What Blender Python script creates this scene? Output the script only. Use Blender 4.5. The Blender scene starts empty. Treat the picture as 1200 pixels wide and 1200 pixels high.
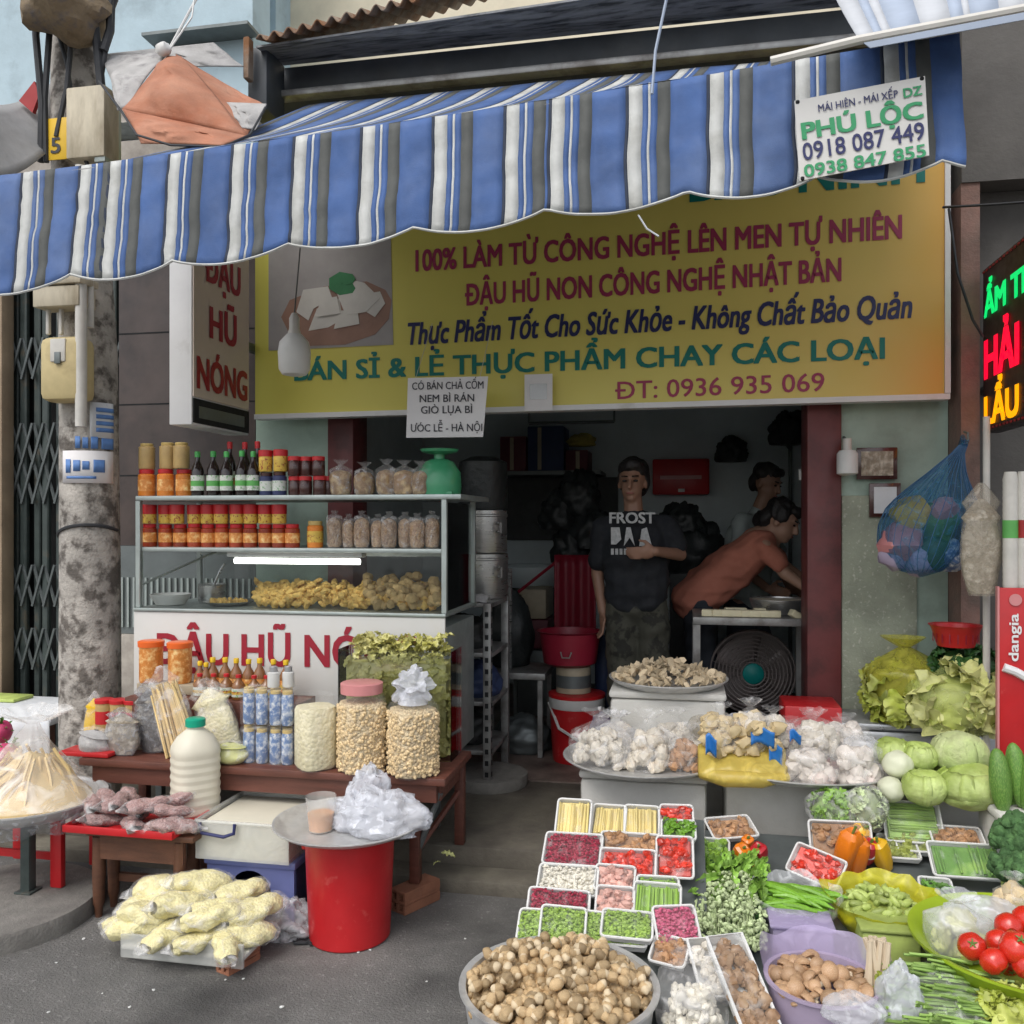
import bpy, bmesh, math, random
import numpy as np
from mathutils import Vector as V, Matrix, Euler, noise as MN
sc = bpy.context.scene
COL = sc.collection
rad = math.radians
RN = random.Random(11)
# ------------------------------------------------------------ camera, sky, sun, exposure
FPX, YAW, CH, HZ = 1039.0, rad(11), 1.5, 610.0
cam = bpy.data.objects.new('camera', bpy.data.cameras.new('camera'))
COL.objects.link(cam); sc.camera = cam
cam.location = (0, 0, CH); cam.rotation_euler = (rad(90), 0, YAW)
cam.data.sensor_width = 36; cam.data.lens = 36 * FPX / 1200; cam.data.shift_y = (HZ - 600) / 1200
cam.data.clip_start = .05; cam.data.clip_end = 600
w = bpy.data.worlds.new("World"); sc.world = w; w.use_nodes = True
nt = w.node_tree
sky = nt.nodes.new('ShaderNodeTexSky'); sky.sky_type = 'NISHITA'; sky.sun_disc = False
sky.sun_elevation = rad(52); sky.sun_rotation = rad(205); sky.air_density = 1.0; sky.dust_density = 3.0
hs = nt.nodes.new('ShaderNodeHueSaturation'); hs.inputs['Saturation'].default_value = .35
nt.links.new(sky.outputs[0], hs.inputs['Color']); nt.links.new(hs.outputs[0], nt.nodes['Background'].inputs[0])
nt.nodes['Background'].inputs[1].default_value = .15
sun = bpy.data.objects.new('sun', bpy.data.lights.new('sun', 'SUN')); COL.objects.link(sun)
sun.data.energy = .75; sun.data.angle = rad(35); sun.data.color = (1, .97, .92)
# light comes from behind the camera and a little to the left
sd = V((-.25, -.62, .95)).normalized()
sun.rotation_euler = sd.to_track_quat('Z', 'Y').to_euler(); sun.location = (0, -5, 12)
sky.sun_elevation = math.asin(sd.z); sky.sun_rotation = math.atan2(sd.x, sd.y)
sc.view_settings.view_transform = 'Standard'; sc.view_settings.look = 'None'
sc.view_settings.gamma = 1; sc.view_settings.exposure = 0.5
sc.cycles.transparent_max_bounces = 16; sc.cycles.max_bounces = 8; sc.cycles.use_denoising = True
sc.cycles.sample_clamp_indirect = 4
# ------------------------------------------------------------ picture ray -> place in metres
_s, _c = math.sin(YAW), math.cos(YAW)
def ray(px, py):
    u = px - 600
    return V((-_s * FPX + _c * u, _c * FPX + _s * u, HZ - py))
def P(px, py, Y): d = ray(px, py); return V((0, 0, CH)) + d * (Y / d.y)
def G(px, py, z): d = ray(px, py); return V((0, 0, CH)) + d * ((z - CH) / d.z)
def X(px, Y): d = ray(px, HZ); return d.x / d.y * Y
def S(px, py, lift=0., right=None):               # the sloping display of the vegetable stall
    d = ray(px, py); a, b = (.18 - .36 * 2.6 + lift, .36) if (px < 815 if right is None else not right) else (.13 - .13 * 2.5 + lift, .13)
    t = (a - CH) / (d.z - b * d.y); return V((0, 0, CH)) + d * t
def dep(p): return -_s * p[0] + _c * p[1]
def m_(n, p): return n * dep(p) / FPX  # n photo pixels at point p, in metres
# ------------------------------------------------------------ materials
MATS = {}
def pm(name, col, rough=.6, var=.18, vs=6., bump=0., bs=60., metal=0., isl=0., objr=0., sp=(1, 1, 1), c2=None, c2s=2., c2t=.55,
       c2w=.08, emit=0., trans=0., sss=0., coat=0., spec=.5, vor=None, alpha=1., c3=None, c3s=1., c3t=.55, c3w=.1):
    m = bpy.data.materials.new(name); MATS[name] = m; m.use_nodes = True
    n = m.node_tree; N = n.nodes; L = n.links; b = N['Principled BSDF']
    def new(t, **k):
        x = N.new(t)
        for a, v in k.items(): setattr(x, a, v)
        return x
    tc = new('ShaderNodeTexCoord'); mp = new('ShaderNodeMapping'); mp.inputs['Scale'].default_value = sp
    L.new(tc.outputs['Object'], mp.inputs[0])
    def noise(scale, det=5):
        x = new('ShaderNodeTexNoise'); x.inputs['Scale'].default_value = scale; x.inputs['Detail'].default_value = det
        x.inputs['Roughness'].default_value = .62; L.new(mp.outputs[0], x.inputs[0]); return x.outputs['Fac']
    def rng(s, a, b_, c, d):
        x = new('ShaderNodeMapRange'); L.new(s, x.inputs[0])
        for i, v in zip((1, 2, 3, 4), (a, b_, c, d)): x.inputs[i].default_value = v
        return x.outputs[0]
    def mix(fac, a, b_, bl='MIX'):
        x = new('ShaderNodeMixRGB', blend_type=bl)
        for i, v in enumerate((fac, a, b_)):
            if isinstance(v, (int, float)): x.inputs[i].default_value = v
            elif isinstance(v, tuple): x.inputs[i].default_value = (*v[:3], 1)
            else: L.new(v, x.inputs[i])
        return x.outputs[0]
    c = col
    h = None
    if vor:                                   # cellular grain: (scale, second colour, bump)
        vt = new('ShaderNodeTexVoronoi'); vt.inputs['Scale'].default_value = vor[0]; L.new(mp.outputs[0], vt.inputs[0])
        sx = new('ShaderNodeSeparateColor'); L.new(vt.outputs['Color'], sx.inputs[0])
        c = mix(sx.outputs[0], c, vor[1]); h = (vt.outputs['Distance'], vor[2])
    if c2: c = mix(rng(noise(c2s, 7), c2t - c2w, c2t + c2w, 0, 1), c, c2)
    if c3: c = mix(rng(noise(c3s, 9), c3t - c3w, c3t + c3w, 0, 1), c, c3)
    if var: c = mix(1., c, rng(noise(vs), .3, .7, 1 - var, 1 + var), 'MULTIPLY')
    if isl:
        g = new('ShaderNodeNewGeometry'); c = mix(1., c, rng(g.outputs['Random Per Island'], 0, 1, 1 - isl, 1 + isl), 'MULTIPLY')
    if objr:
        g = new('ShaderNodeObjectInfo'); c = mix(1., c, rng(g.outputs['Random'], 0, 1, 1 - objr, 1 + objr), 'MULTIPLY')
    if isinstance(c, tuple): b.inputs['Base Color'].default_value = (*c[:3], 1)
    else: L.new(c, b.inputs['Base Color'])
    b.inputs['Metallic'].default_value = metal; b.inputs['Specular IOR Level'].default_value = spec
    L.new(rng(noise(vs * 2.3), .3, .7, max(.04, rough - .1), min(1, rough + .1)), b.inputs['Roughness'])
    if bump or h:
        bp = new('ShaderNodeBump'); bp.inputs['Distance'].default_value = .01
        if h: bp.inputs['Strength'].default_value = h[1]; bp.invert = True; L.new(h[0], bp.inputs['Height'])
        else: bp.inputs['Strength'].default_value = bump; L.new(noise(bs), bp.inputs['Height'])
        L.new(bp.outputs[0], b.inputs['Normal'])
    if emit:
        b.inputs['Emission Strength'].default_value = emit; b.inputs['Emission Color'].default_value = (*col, 1)
    b.inputs['Transmission Weight'].default_value = trans; b.inputs['Coat Weight'].default_value = coat
    b.inputs['Subsurface Weight'].default_value = sss; b.inputs['Subsurface Radius'].default_value = (.02, .015, .01)
    b.inputs['Alpha'].default_value = alpha
    return m
def film(name, col, body=.09, wr=.42, scale=16., rough=.18, tint=(1, 1, 1)):     # thin plastic film: see-through with milky folds and glints
    m = bpy.data.materials.new(name); MATS[name] = m; m.use_nodes = True
    n = m.node_tree; N = n.nodes; L = n.links; b = N['Principled BSDF']
    b.inputs['Base Color'].default_value = (*col, 1); b.inputs['Roughness'].default_value = rough
    tr = N.new('ShaderNodeBsdfTransparent'); tr.inputs[0].default_value = (*tint, 1)
    tc = N.new('ShaderNodeTexCoord'); ns = N.new('ShaderNodeTexNoise'); ns.inputs['Scale'].default_value = scale
    ns.inputs['Detail'].default_value = 6; ns.inputs['Distortion'].default_value = 1.2; L.new(tc.outputs['Object'], ns.inputs[0])
    mr = N.new('ShaderNodeMapRange'); L.new(ns.outputs['Fac'], mr.inputs[0])
    for i, v in zip((1, 2, 3, 4), (.5, .72, body, min(1, body + wr))): mr.inputs[i].default_value = v
    bp = N.new('ShaderNodeBump'); bp.inputs['Strength'].default_value = .7; bp.inputs['Distance'].default_value = .01
    L.new(ns.outputs['Fac'], bp.inputs['Height']); L.new(bp.outputs[0], b.inputs['Normal'])
    mx = N.new('ShaderNodeMixShader'); L.new(mr.outputs[0], mx.inputs[0]); L.new(tr.outputs[0], mx.inputs[1]); L.new(b.outputs[0], mx.inputs[2])
    L.new(mx.outputs[0], N['Material Output'].inputs[0]); return m
def glass(name, tint=(.93, .98, .96), refl=.10):
    m = bpy.data.materials.new(name); MATS[name] = m; m.use_nodes = True
    n = m.node_tree; N = n.nodes; L = n.links; N.remove(N['Principled BSDF'])
    tr = N.new('ShaderNodeBsdfTransparent'); tr.inputs[0].default_value = (*tint, 1)
    gl = N.new('ShaderNodeBsdfGlossy'); gl.inputs['Roughness'].default_value = .05
    fr = N.new('ShaderNodeFresnel'); fr.inputs[0].default_value = 1.45
    mx = N.new('ShaderNodeMixShader'); L.new(fr.outputs[0], mx.inputs[0]); L.new(tr.outputs[0], mx.inputs[1]); L.new(gl.outputs[0], mx.inputs[2])
    L.new(mx.outputs[0], N['Material Output'].inputs[0]); return m
# ------------------------------------------------------------ mesh building
def T(loc=(0, 0, 0), rot=(0, 0, 0), s=1.):
    s = (s, s, s) if isinstance(s, (int, float)) else s
    return Matrix.LocRotScale(V(loc), Euler(rot), V(s))
def sph(seg=10, ring=7, amp=0., fr=1.6, seed=0):
    v = [(0, 0, -1)]; f = []
    for i in range(1, ring):
        a = -math.pi / 2 + math.pi * i / ring
        v += [(math.cos(a) * math.cos(2 * math.pi * j / seg), math.cos(a) * math.sin(2 * math.pi * j / seg), math.sin(a)) for j in range(seg)]
    v.append((0, 0, 1))
    for j in range(seg): f.append((0, 1 + (j + 1) % seg, 1 + j))
    for i in range(ring - 2):
        for j in range(seg):
            a = 1 + i * seg; k = (j + 1) % seg; f.append((a + j, a + k, a + seg + k, a + seg + j))
    a = 1 + (ring - 2) * seg
    for j in range(seg): f.append((a + j, a + (j + 1) % seg, len(v) - 1))
    if amp: v = [tuple(V(p) * (1 + amp * MN.noise(V(p) * fr + V((seed * 7.3, seed * 1.7, 3))))) for p in v]
    return np.array(v, float), f
def lathe(prof, seg=20, cap0=True, cap1=True, fn=None):
    v = []; f = []
    for (r, z) in prof:
        for j in range(seg):
            a = 2 * math.pi * j / seg; k = fn(a, z) if fn else 1.
            v.append((r * k * math.cos(a), r * k * math.sin(a), z))
    for i in range(len(prof) - 1):
        for j in range(seg):
            k = (j + 1) % seg; f.append((i * seg + j, i * seg + k, i * seg + seg + k, i * seg + seg + j))
    if cap0: f.append(tuple(range(seg))[::-1])
    if cap1: f.append(tuple(range((len(prof) - 1) * seg, len(prof) * seg)))
    return np.array(v, float), f
def tube(pts, r=.01, seg=8, cap=True):
    pts = [V(p) for p in pts]; n = len(pts); rr = r if isinstance(r, (list, tuple)) else [r] * n
    v = []; f = []; up = None
    for i, p in enumerate(pts):
        t = (pts[min(i + 1, n - 1)] - pts[max(i - 1, 0)]).normalized()
        if up is None: up = V((0, 0, 1)) if abs(t.z) < .9 else V((0, 1, 0))
        a = t.cross(up).normalized(); b = a.cross(t).normalized(); up = b
        for j in range(seg):
            q = 2 * math.pi * j / seg; v.append(tuple(p + (a * math.cos(q) + b * math.sin(q)) * rr[i]))
    for i in range(n - 1):
        for j in range(seg):
            k = (j + 1) % seg; f.append((i * seg + j, i * seg + k, i * seg + seg + k, i * seg + seg + j))
    if cap: f.append(tuple(range(seg))[::-1]); f.append(tuple(range((n - 1) * seg, n * seg)))
    return np.array(v, float), f
def bx(sx, sy, sz, bev=0., seg=2, c=(0, 0, 0)):         # box centred on c
    b = bmesh.new(); bmesh.ops.create_cube(b, size=1, matrix=T(c, s=(sx, sy, sz)))
    if bev: bmesh.ops.bevel(b, geom=b.edges[:], offset=min(bev, .49 * min(sx, sy, sz)), segments=seg, affect='EDGES', profile=.5)
    v = np.array([p.co[:] for p in b.verts], float); b.verts.index_update()
    f = [tuple(q.index for q in g.verts) for g in b.faces]; b.free(); return v, f
def bb(x0, x1, y0, y1, z0, z1, bev=0.): return bx(x1 - x0, y1 - y0, z1 - z0, bev, 2, ((x0 + x1) / 2, (y0 + y1) / 2, (z0 + z1) / 2))
def grid(fn, nu, nv, wrap=False):
    v = [tuple(fn(i / (nu if wrap else nu - 1), j / (nv - 1))) for j in range(nv) for i in range(nu)]; f = []
    for j in range(nv - 1):
        for i in range(nu if wrap else nu - 1):
            k = (i + 1) % nu; f.append((j * nu + i, j * nu + k, j * nu + nu + k, j * nu + nu + i))
    return np.array(v, float), f
def prism(poly, n):                                     # flat polygon of points given thickness vector n
    k = len(poly); v = [tuple(V(p)) for p in poly] + [tuple(V(p) + V(n)) for p in poly]
    f = [tuple(range(k))[::-1], tuple(range(k, 2 * k))] + [(i, (i + 1) % k, k + (i + 1) % k, k + i) for i in range(k)]
    return np.array(v, float), f
class MB:
    def __init__(s, *sh):
        s.v = []; s.f = []; s.m = []; s.n = 0
        for x in sh: s.add(x)
    def add(s, sh, M=None, mi=0):
        v, f = sh
        if M is not None:
            A = np.array(M); v = v @ A[:3, :3].T + A[:3, 3]
        s.v.append(v); n = s.n; s.f += [tuple(i + n for i in q) for q in f]; s.m += [mi] * len(f); s.n += len(v); return s
    def mesh(s, name, org, mats, sharp=38):
        me = bpy.data.meshes.new(name); vv = np.concatenate(s.v) - np.array(org)
        me.from_pydata(vv.tolist(), [], s.f)
        for m in mats: me.materials.append(MATS[m] if isinstance(m, str) else m)
        if len(mats) > 1: me.polygons.foreach_set('material_index', s.m)
        me.polygons.foreach_set('use_smooth', [True] * len(me.polygons)); me.set_sharp_from_angle(angle=rad(sharp)); me.update(); return me
ORG = {}; ROOT = {}
def tag(o, label=None, cat=None, group=None, kind=None):
    for k, v in (('label', label), ('category', cat), ('group', group), ('kind', kind)):
        if v: o[k] = v
def thing(name, label, cat, loc, group=None):
    o = bpy.data.objects.new(name, None); COL.objects.link(o); o.location = loc; o.empty_display_size = .05
    ORG[o.name] = V(loc); tag(o, label, cat, group); return o
def obj(name, mb, mats, parent=None, label=None, cat=None, group=None, kind=None, sharp=38, solid=0., org=None):
    if not isinstance(mb, MB): mb = MB(mb)
    if not isinstance(mats, (list, tuple)): mats = [mats]
    if parent is not None: og = ORG[parent.name]
    elif org is not None: og = V(org)
    else:
        a = np.concatenate(mb.v); lo, hi = a.min(0), a.max(0); og = V(((lo[0] + hi[0]) / 2, (lo[1] + hi[1]) / 2, lo[2]))
    o = bpy.data.objects.new(name, mb.mesh(name, og, mats, sharp)); COL.objects.link(o); ORG[o.name] = og
    if parent is not None: o.parent = parent
    else: o.location = og
    tag(o, label, cat, group, kind)
    if solid:
        md = o.modifiers.new('thickness', 'SOLIDIFY'); md.thickness = solid; md.offset = 0
    return o
KIDS = {}
def kids(o): return [c for c in o.children]
def dup(o, loc=None, rot=None, s=None, label=None, group=None, parent=None):
    c = o.copy(); COL.objects.link(c)
    if parent is not None: c.parent = parent
    for ch in o.children: dup(ch, parent=c)
    if parent is None:
        if loc is not None: c.location = loc
        c.rotation_euler = rot if rot is not None else o.rotation_euler
        if s is not None: c.scale = (s, s, s) if isinstance(s, (int, float)) else s
    if label: c['label'] = label
    if group: c['group'] = group
    return c
class Proto:                                            # first placing moves the original, later ones copy it
    def __init__(s, o): s.o = o; s.used = False
    def put(s, loc, rot=(0, 0, 0), sc_=1., label=None, group=None):
        if s.used: return dup(s.o, loc, rot, sc_, label, group)
        s.used = True; o = s.o; o.location = loc; o.rotation_euler = rot
        o.scale = (sc_,) * 3 if isinstance(sc_, (int, float)) else sc_
        if label: o['label'] = label
        if group: o['group'] = group
        return o
def text(body, p0, xd, up, width, cap, mat, parent, bold=0., shear=0., name='lettering', lift=.003, ctr=False, ext=.0012, parent_label=None):
    cu = bpy.data.curves.new('t', 'FONT'); cu.body = body; cu.size = 1; cu.extrude = 0;  cu.shear = shear; cu.resolution_u = 3
    o = bpy.data.objects.new('t', cu); COL.objects.link(o); dg = bpy.context.evaluated_depsgraph_get()
    me = bpy.data.meshes.new_from_object(o.evaluated_get(dg)); bpy.data.objects.remove(o); bpy.data.curves.remove(cu)
    a = np.array([q.co[:] for q in me.vertices]); f0 = [tuple(q.vertices) for q in me.polygons]; bpy.data.meshes.remove(me)
    f = list(f0); dz = np.zeros(len(a))
    bold = max(bold, .006)
    if bold:                                            # heavier strokes: the glyphs laid again a hair's breadth to each side
        a0 = a; n0 = len(a0); al = [a0]; dl = [dz]
        for i, (ox, oy) in enumerate(((-1, -.6), (1, .6), (-1, .6), (1, -.6), (0, 0))):
            if i == 4: continue
            al.append(a0 + np.array((ox * bold, oy * bold, 0))); dl.append(np.full(n0, .0002 * (i + 1))); f += [tuple(q + n0 * (i + 1) for q in t) for t in f0]
        a = np.concatenate(al); dz = np.concatenate(dl)
    x0, x1 = a[:, 0].min(), a[:, 0].max(); sx = width / (x1 - x0) if width else cap / .73; sy = cap / .73
    xd, up = V(xd).normalized(), V(up).normalized(); nn = xd.cross(up)
    w_ = sx * (x1 - x0); off = -w_ / 2 if ctr else 0
    pts = np.array([tuple(V(p0) + xd * ((q[0] - x0) * sx + off) + up * (q[1] * sy) + nn * (lift + float(e))) for q, e in zip(a, dz)])
    return obj(name, (pts, f), mat, parent)
def ptext(body, pl, pr, Y, capx, mat, parent, **k):     # baseline from photo point pl to pr on plane Y
    a, b = P(*pl, Y), P(*pr, Y); d = b - a; return text(body, a, d, (0, 0, 1), d.length, m_(capx, (a + b) / 2), mat, parent, **k)
# ------------------------------------------------------------ palette
pm('asphalt', (.158, .153, .145), .88, .4, 1.6, 1., 110, c2=(.27, .265, .25), c2s=55, c2t=.62, c2w=.05, c3=(.085, .083, .08), c3s=1.1, c3t=.57, c3w=.07)
pm('pavement', (.15, .135, .105), .85, .3, 3, .5, 60, c2=(.07, .06, .05), c2s=2.2, c2t=.56, c2w=.12)
pm('kerb', (.17, .155, .12), .85, .3, 4, .5, 60, c2=(.07, .06, .05), c2s=3, c2w=.15)
pm('floor_tile', (.22, .17, .145), .6, .3, 3, .2, 40, c2=(.05, .035, .03), c2s=4, c2w=.2)
pm('slab', (.25, .24, .215), .85, .25, 7, .5, 80, c2=(.14, .13, .12), c2s=5, c2w=.2)
pm('green_plaster', (.36, .47, .40), .75, .15, 3, .15, 40, c2=(.24, .30, .25), c2s=3.5, c2t=.6, c2w=.12)
pm('stone_render', (.30, .325, .25), .85, .35, 3, .6, 70, c2=(.50, .50, .42), c2s=46, c2t=.62, c2w=.05)
pm('maroon', (.15, .035, .035), .5, .2, 4, c2=(.07, .02, .02), c2s=4)
pm('inner_wall', (.68, .76, .78), .8, .1, 2, c2=(.58, .65, .66), c2s=2.4, c2w=.2)
pm('brown_tile', (.065, .046, .04), .4, .25, 4, c2=(.04, .029, .027), c2s=3)
pm('ledge_tile', (.42, .38, .33), .6, .2, 6, c2=(.25, .22, .19), c2s=7, c2w=.15)
pm('red_render', (.27, .16, .13), .9, .2, 6, .5, 60, c2=(.16, .12, .10), c2s=5, c2w=.15)
pm('grey_render', (.115, .108, .10), .9, .2, 3, .3, 50, c2=(.085, .08, .075), c2s=2, c2w=.2)
pm('blue_render', (.44, .56, .62), .85, .1, 3, .2, 40, c2=(.30, .38, .42), c2s=2.5, c2t=.62, c2w=.1)
pm('cream_render', (.70, .63, .48), .85, .12, 3)
pm('dark_steel', (.06, .068, .078), .55, .25, 4, c2=(.07, .075, .08), c2s=5, c2t=.6)
pm('sheet_under', (.26, .27, .28), .6, .25, 6, sp=(1, 6, 1), c2=(.05, .055, .06), c2s=5)
pm('rust_sheet', (.26, .20, .15), .8, .3, 9, .3, 50, c2=(.2, .09, .035), c2s=8, c2t=.5, c2w=.1)
pm('aw_blue', (.060, .125, .315), .75, .2, 5, .25, 300, c2=(.045, .095, .24), c2s=3, c2w=.2, c3=(.11, .17, .33), c3s=1.7, c3t=.6, c3w=.12)
pm('aw_white', (.54, .55, .53), .75, .14, 9, .25, 300, c2=(.36, .36, .33), c2s=5, c2t=.6, c2w=.12)
pm('aw_grey', (.095, .10, .095), .8, .12, 9, .25, 300)
pm('aw_navy', (.025, .035, .06), .8, .1, 9)
pm('grey_tarp', (.30, .30, .30), .7, .2, 4, .3, 20)
pm('orange_cloth', (.40, .15, .08), .85, .22, 6, .3, 90, c2=(.45, .24, .16), c2s=4, c2w=.2)
pm('pale_cloth', (.42, .41, .40), .85, .2, 8, .3, 90, c2=(.25, .24, .24), c2s=9, c2t=.6)
pm('pole_concrete', (.42, .39, .35), .9, .35, 7, 1., 40, c2=(.13, .115, .10), c2s=11, c2t=.53, c2w=.06)
pm('cable_black', (.03, .032, .036), .6, .2, 8)
pm('junk_brown', (.24, .18, .11), .85, .35, 12, .6, 40, c2=(.1, .09, .09), c2s=12)
pm('box_cream', (.55, .49, .37), .6, .2, 7, .1, 40, c2=(.30, .25, .17), c2s=9, c2t=.58, c2w=.12, sp=(1, 1, .3))
pm('meter_yellow', (.60, .49, .25), .55, .15, 6, c2=(.36, .28, .14), c2s=6, c2t=.6, c2w=.1)
pm('tag_yellow', (.72, .45, .02), .5, .08)
pm('pvc', (.62, .60, .55), .45, .12, 10)
pm('gate_green', (.05, .066, .062), .5, .25, 12, c2=(.085, .07, .05), c2s=12, c2t=.64)
pm('tan_post', (.32, .24, .16), .8, .2, 5)
pm('void', (.012, .013, .014), .9, 0)
pm('white_paint', (.74, .74, .74), .5, .06, 4, c2=(.6, .59, .57), c2s=5, c2t=.64)
pm('panel_white', (.64, .63, .60), .4, .05, 3, c2=(.6, .58, .52), c2s=3, c2t=.64)
pm('paper', (.78, .76, .76), .8, .04, 9)
pm('box_pink', (.66, .57, .50), .5, .05, 3)
pm('txt_red', (.34, .012, .03), .5, .05); pm('txt_magenta', (.36, .035, .10), .5, .05); pm('txt_navy', (.02, .025, .11), .5, .05)
pm('txt_teal', (.0, .19, .155), .5, .05); pm('txt_green', (.03, .30, .12), .5, .05); pm('txt_black', (.04, .04, .05), .6, .05)
pm('tee_white', (.42, .43, .43), .8, .25, 60); pm('txt_white', (.75, .75, .75), .6, .05); pm('txt_blue', (.10, .22, .50), .6, .2, 20)
pm('led_green', (.0, .7, .16), emit=.75, var=0); pm('led_red', (.85, .0, .03), emit=.9, var=0); pm('led_amber', (.95, .36, .0), emit=.85, var=0)
pm('led_board', (.02, .012, .014), .5, .1); pm('red_trim', (.35, .02, .02), .5, .1)
# sign print: yellow that turns to orange at its right edge (printed colour)
m = pm('sign_yellow', (.50, .41, .045), .45, .06, 2); n = m.node_tree
b_ = n.nodes['Principled BSDF']; tc = n.nodes.new('ShaderNodeTexCoord'); sx = n.nodes.new('ShaderNodeSeparateXYZ'); cr = n.nodes.new('ShaderNodeValToRGB')
n.links.new(tc.outputs['Generated'], sx.inputs[0]); n.links.new(sx.outputs[0], cr.inputs[0]); n.links.new(cr.outputs[0], b_.inputs['Base Color'])
e = cr.color_ramp.elements; e[0].position = 0; e[0].color = (.72, .66, .12, 1); e[1].position = 1; e[1].color = (.68, .38, .07, 1)
x = e.new(.62); x.color = (.75, .65, .16, 1); x = e.new(.9); x.color = (.72, .54, .13, 1); x = e.new(.06); x.color = (.70, .64, .12, 1)
pm('photo_grey', (.36, .34, .33), .5, .1); pm('photo_tofu', (.62, .60, .55), .5, .1); pm('photo_bowl', (.30, .17, .12), .5, .2); pm('photo_leaf', (.03, .2, .07), .5, .2)
pm('alu', (.42, .47, .45), .4, .12, 9, metal=.6); pm('alu_dark', (.16, .18, .18), .5, .15, metal=.5)
pm('steel', (.50, .50, .49), .32, .15, 5, metal=.85, sp=(1, 1, 8)); pm('tray_steel', (.62, .62, .61), .4, .12, 10, .1, 80, metal=.45, c2=(.46, .45, .44), c2s=9, c2t=.6)
pm('steel_dull', (.34, .34, .33), .5, .2, 8, metal=.6, c2=(.2, .19, .18), c2s=6)
glass('glass', (.98, .995, .99)); pm('lamp_on', (1, 1, .94), emit=3.5, var=0)
pm('red_plastic', (.50, .014, .018), .42, .12, 5, coat=.1, c2=(.56, .06, .055), c2s=16, c2t=.66, c2w=.04); pm('maroon_plastic', (.26, .012, .03), .45, .12); pm('blue_plastic', (.16, .19, .42), .45, .1)
pm('navy_plastic', (.04, .05, .13), .5, .1); pm('lilac_plastic', (.40, .33, .45), .45, .12, c2=(.33, .27, .39), c2s=5); pm('green_plastic', (.30, .42, .02), .4, .1)
pm('scale_green', (.05, .30, .14), .4, .12, coat=.3); pm('white_plastic', (.64, .64, .62), .4, .06); pm('foam', (.68, .68, .66), .8, .05, 9, .15, 220)
pm('box_foam', (.60, .59, .55), .75, .12, 4, .2, 120, c2=(.42, .40, .36), c2s=4, c2t=.62, c2w=.12)
pm('wood_red', (.13, .045, .03), .5, .3, 4, .2, 60, sp=(1, 8, 8)); pm('wood_brown', (.12, .05, .026), .55, .3, 4, .3, 60, sp=(2, 9, 9)); pm('brick', (.33, .14, .08), .9, .25, 9, .5, 90)
pm('cloth_white', (.66, .68, .70), .85, .1, 5, .2, 60, c2=(.4, .46, .58), c2s=11, c2t=.68, c2w=.04)
film('film', (.93, .92, .91)); film('film_tent', (.92, .9, .86), .2, .5, 9, .2); film('film_milky', (.82, .83, .86), .3, .45, 16); film('film_white', (.78, .80, .86), .42, .42, 22, .3); film('film_yellow_soft', (.70, .55, .13), .5, .35, 14, .3, (1, .95, .7)); film('film_yellow', (.62, .58, .02), .62, .35, 14, .3, (1, .97, .5))
film('film_green', (.55, .60, .22), .30, .4, 10, .25, (.95, 1, .8)); film('film_yellow_thin', (.52, .50, .08), .45, .35, 14, .2, (1, .97, .6)); film('film_blue', (.04, .19, .32), .24, .42, 26, .3, (.72, .86, 1)); film('film_lilac', (.55, .48, .68), .55, .3, 12, .3, (.9, .85, 1))
film('film_dark', (.42, .43, .45), .22, .6, 26, .12); film('film_brown', (.5, .45, .36), .3, .4, 18, .2); film('wrap', (.95, .97, .95), .035, .25, 12, .08); film('tub_clear', (.75, .76, .72), .35, .12, 6, .25)
film('jar_clear', (.9, .92, .9), .06, .1, 5, .06)
# food
pm('tofu', (.72, .66, .45), .6, .06); pm('fried', (.78, .52, .15), .7, .2, 30, .4, 90, objr=.22, c2=(.40, .20, .04), c2s=24, c2t=.6); pm('ball_brown', (.62, .44, .20), .75, .25, 30, .5, 90, objr=.3)
pm('straw_top', (.45, .31, .16), .6, .25, 20, .4, 80, objr=.42, c2=(.58, .44, .26), c2s=26, c2t=.55); pm('straw_heap', (.42, .29, .15), .6, .22, 20, isl=.35, c2=(.56, .43, .26), c2s=26, c2t=.55); pm('straw_cut', (.62, .50, .33), .65, .15, 20, objr=.1); pm('oyster', (.60, .49, .33), .65, .25, 14, objr=.3, c2=(.36, .26, .15), c2s=22, c2t=.58)
pm('brown_cap', (.40, .24, .13), .5, .2, 16, objr=.25, c2=(.52, .36, .22), c2s=12); pm('stem_pale', (.66, .55, .40), .7, .12)
pm('pale_mush', (.66, .60, .50), .65, .18, 20, isl=.18, c2=(.48, .39, .28), c2s=20, c2t=.6); pm('white_mush', (.66, .61, .52), .6, .12, 20, isl=.14, c2=(.58, .50, .40), c2s=16, c2t=.63)
pm('garlic', (.66, .60, .54), .6, .1, 14, isl=.12, c2=(.6, .46, .42), c2s=9, c2t=.62); pm('pink_root', (.62, .40, .38), .6, .15, isl=.2); pm('ginger', (.62, .49, .28), .7, .2, isl=.2)
pm('cabbage', (.35, .46, .09), .5, .3, 9, .9, 22, sss=.05, objr=.16, c2=(.50, .58, .24), c2s=4, c2w=.15); pm('cauli', (.52, .58, .28), .7, .15, 20, .9, 40, c2=(.46, .56, .22), c2s=5); pm('kohl', (.66, .68, .50), .5, .1, 6, objr=.1)
pm('lettuce', (.36, .42, .05), .5, .25, 9, isl=.3, sss=.05, c2=(.55, .56, .20), c2s=6, c2w=.15); pm('lettuce_pale', (.55, .56, .22), .5, .2, 9, isl=.25); pm('leaf_green', (.10, .24, .03), .5, .3, 12, isl=.4); pm('leaf_dark', (.04, .12, .03), .5, .3, 12, isl=.4)
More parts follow.
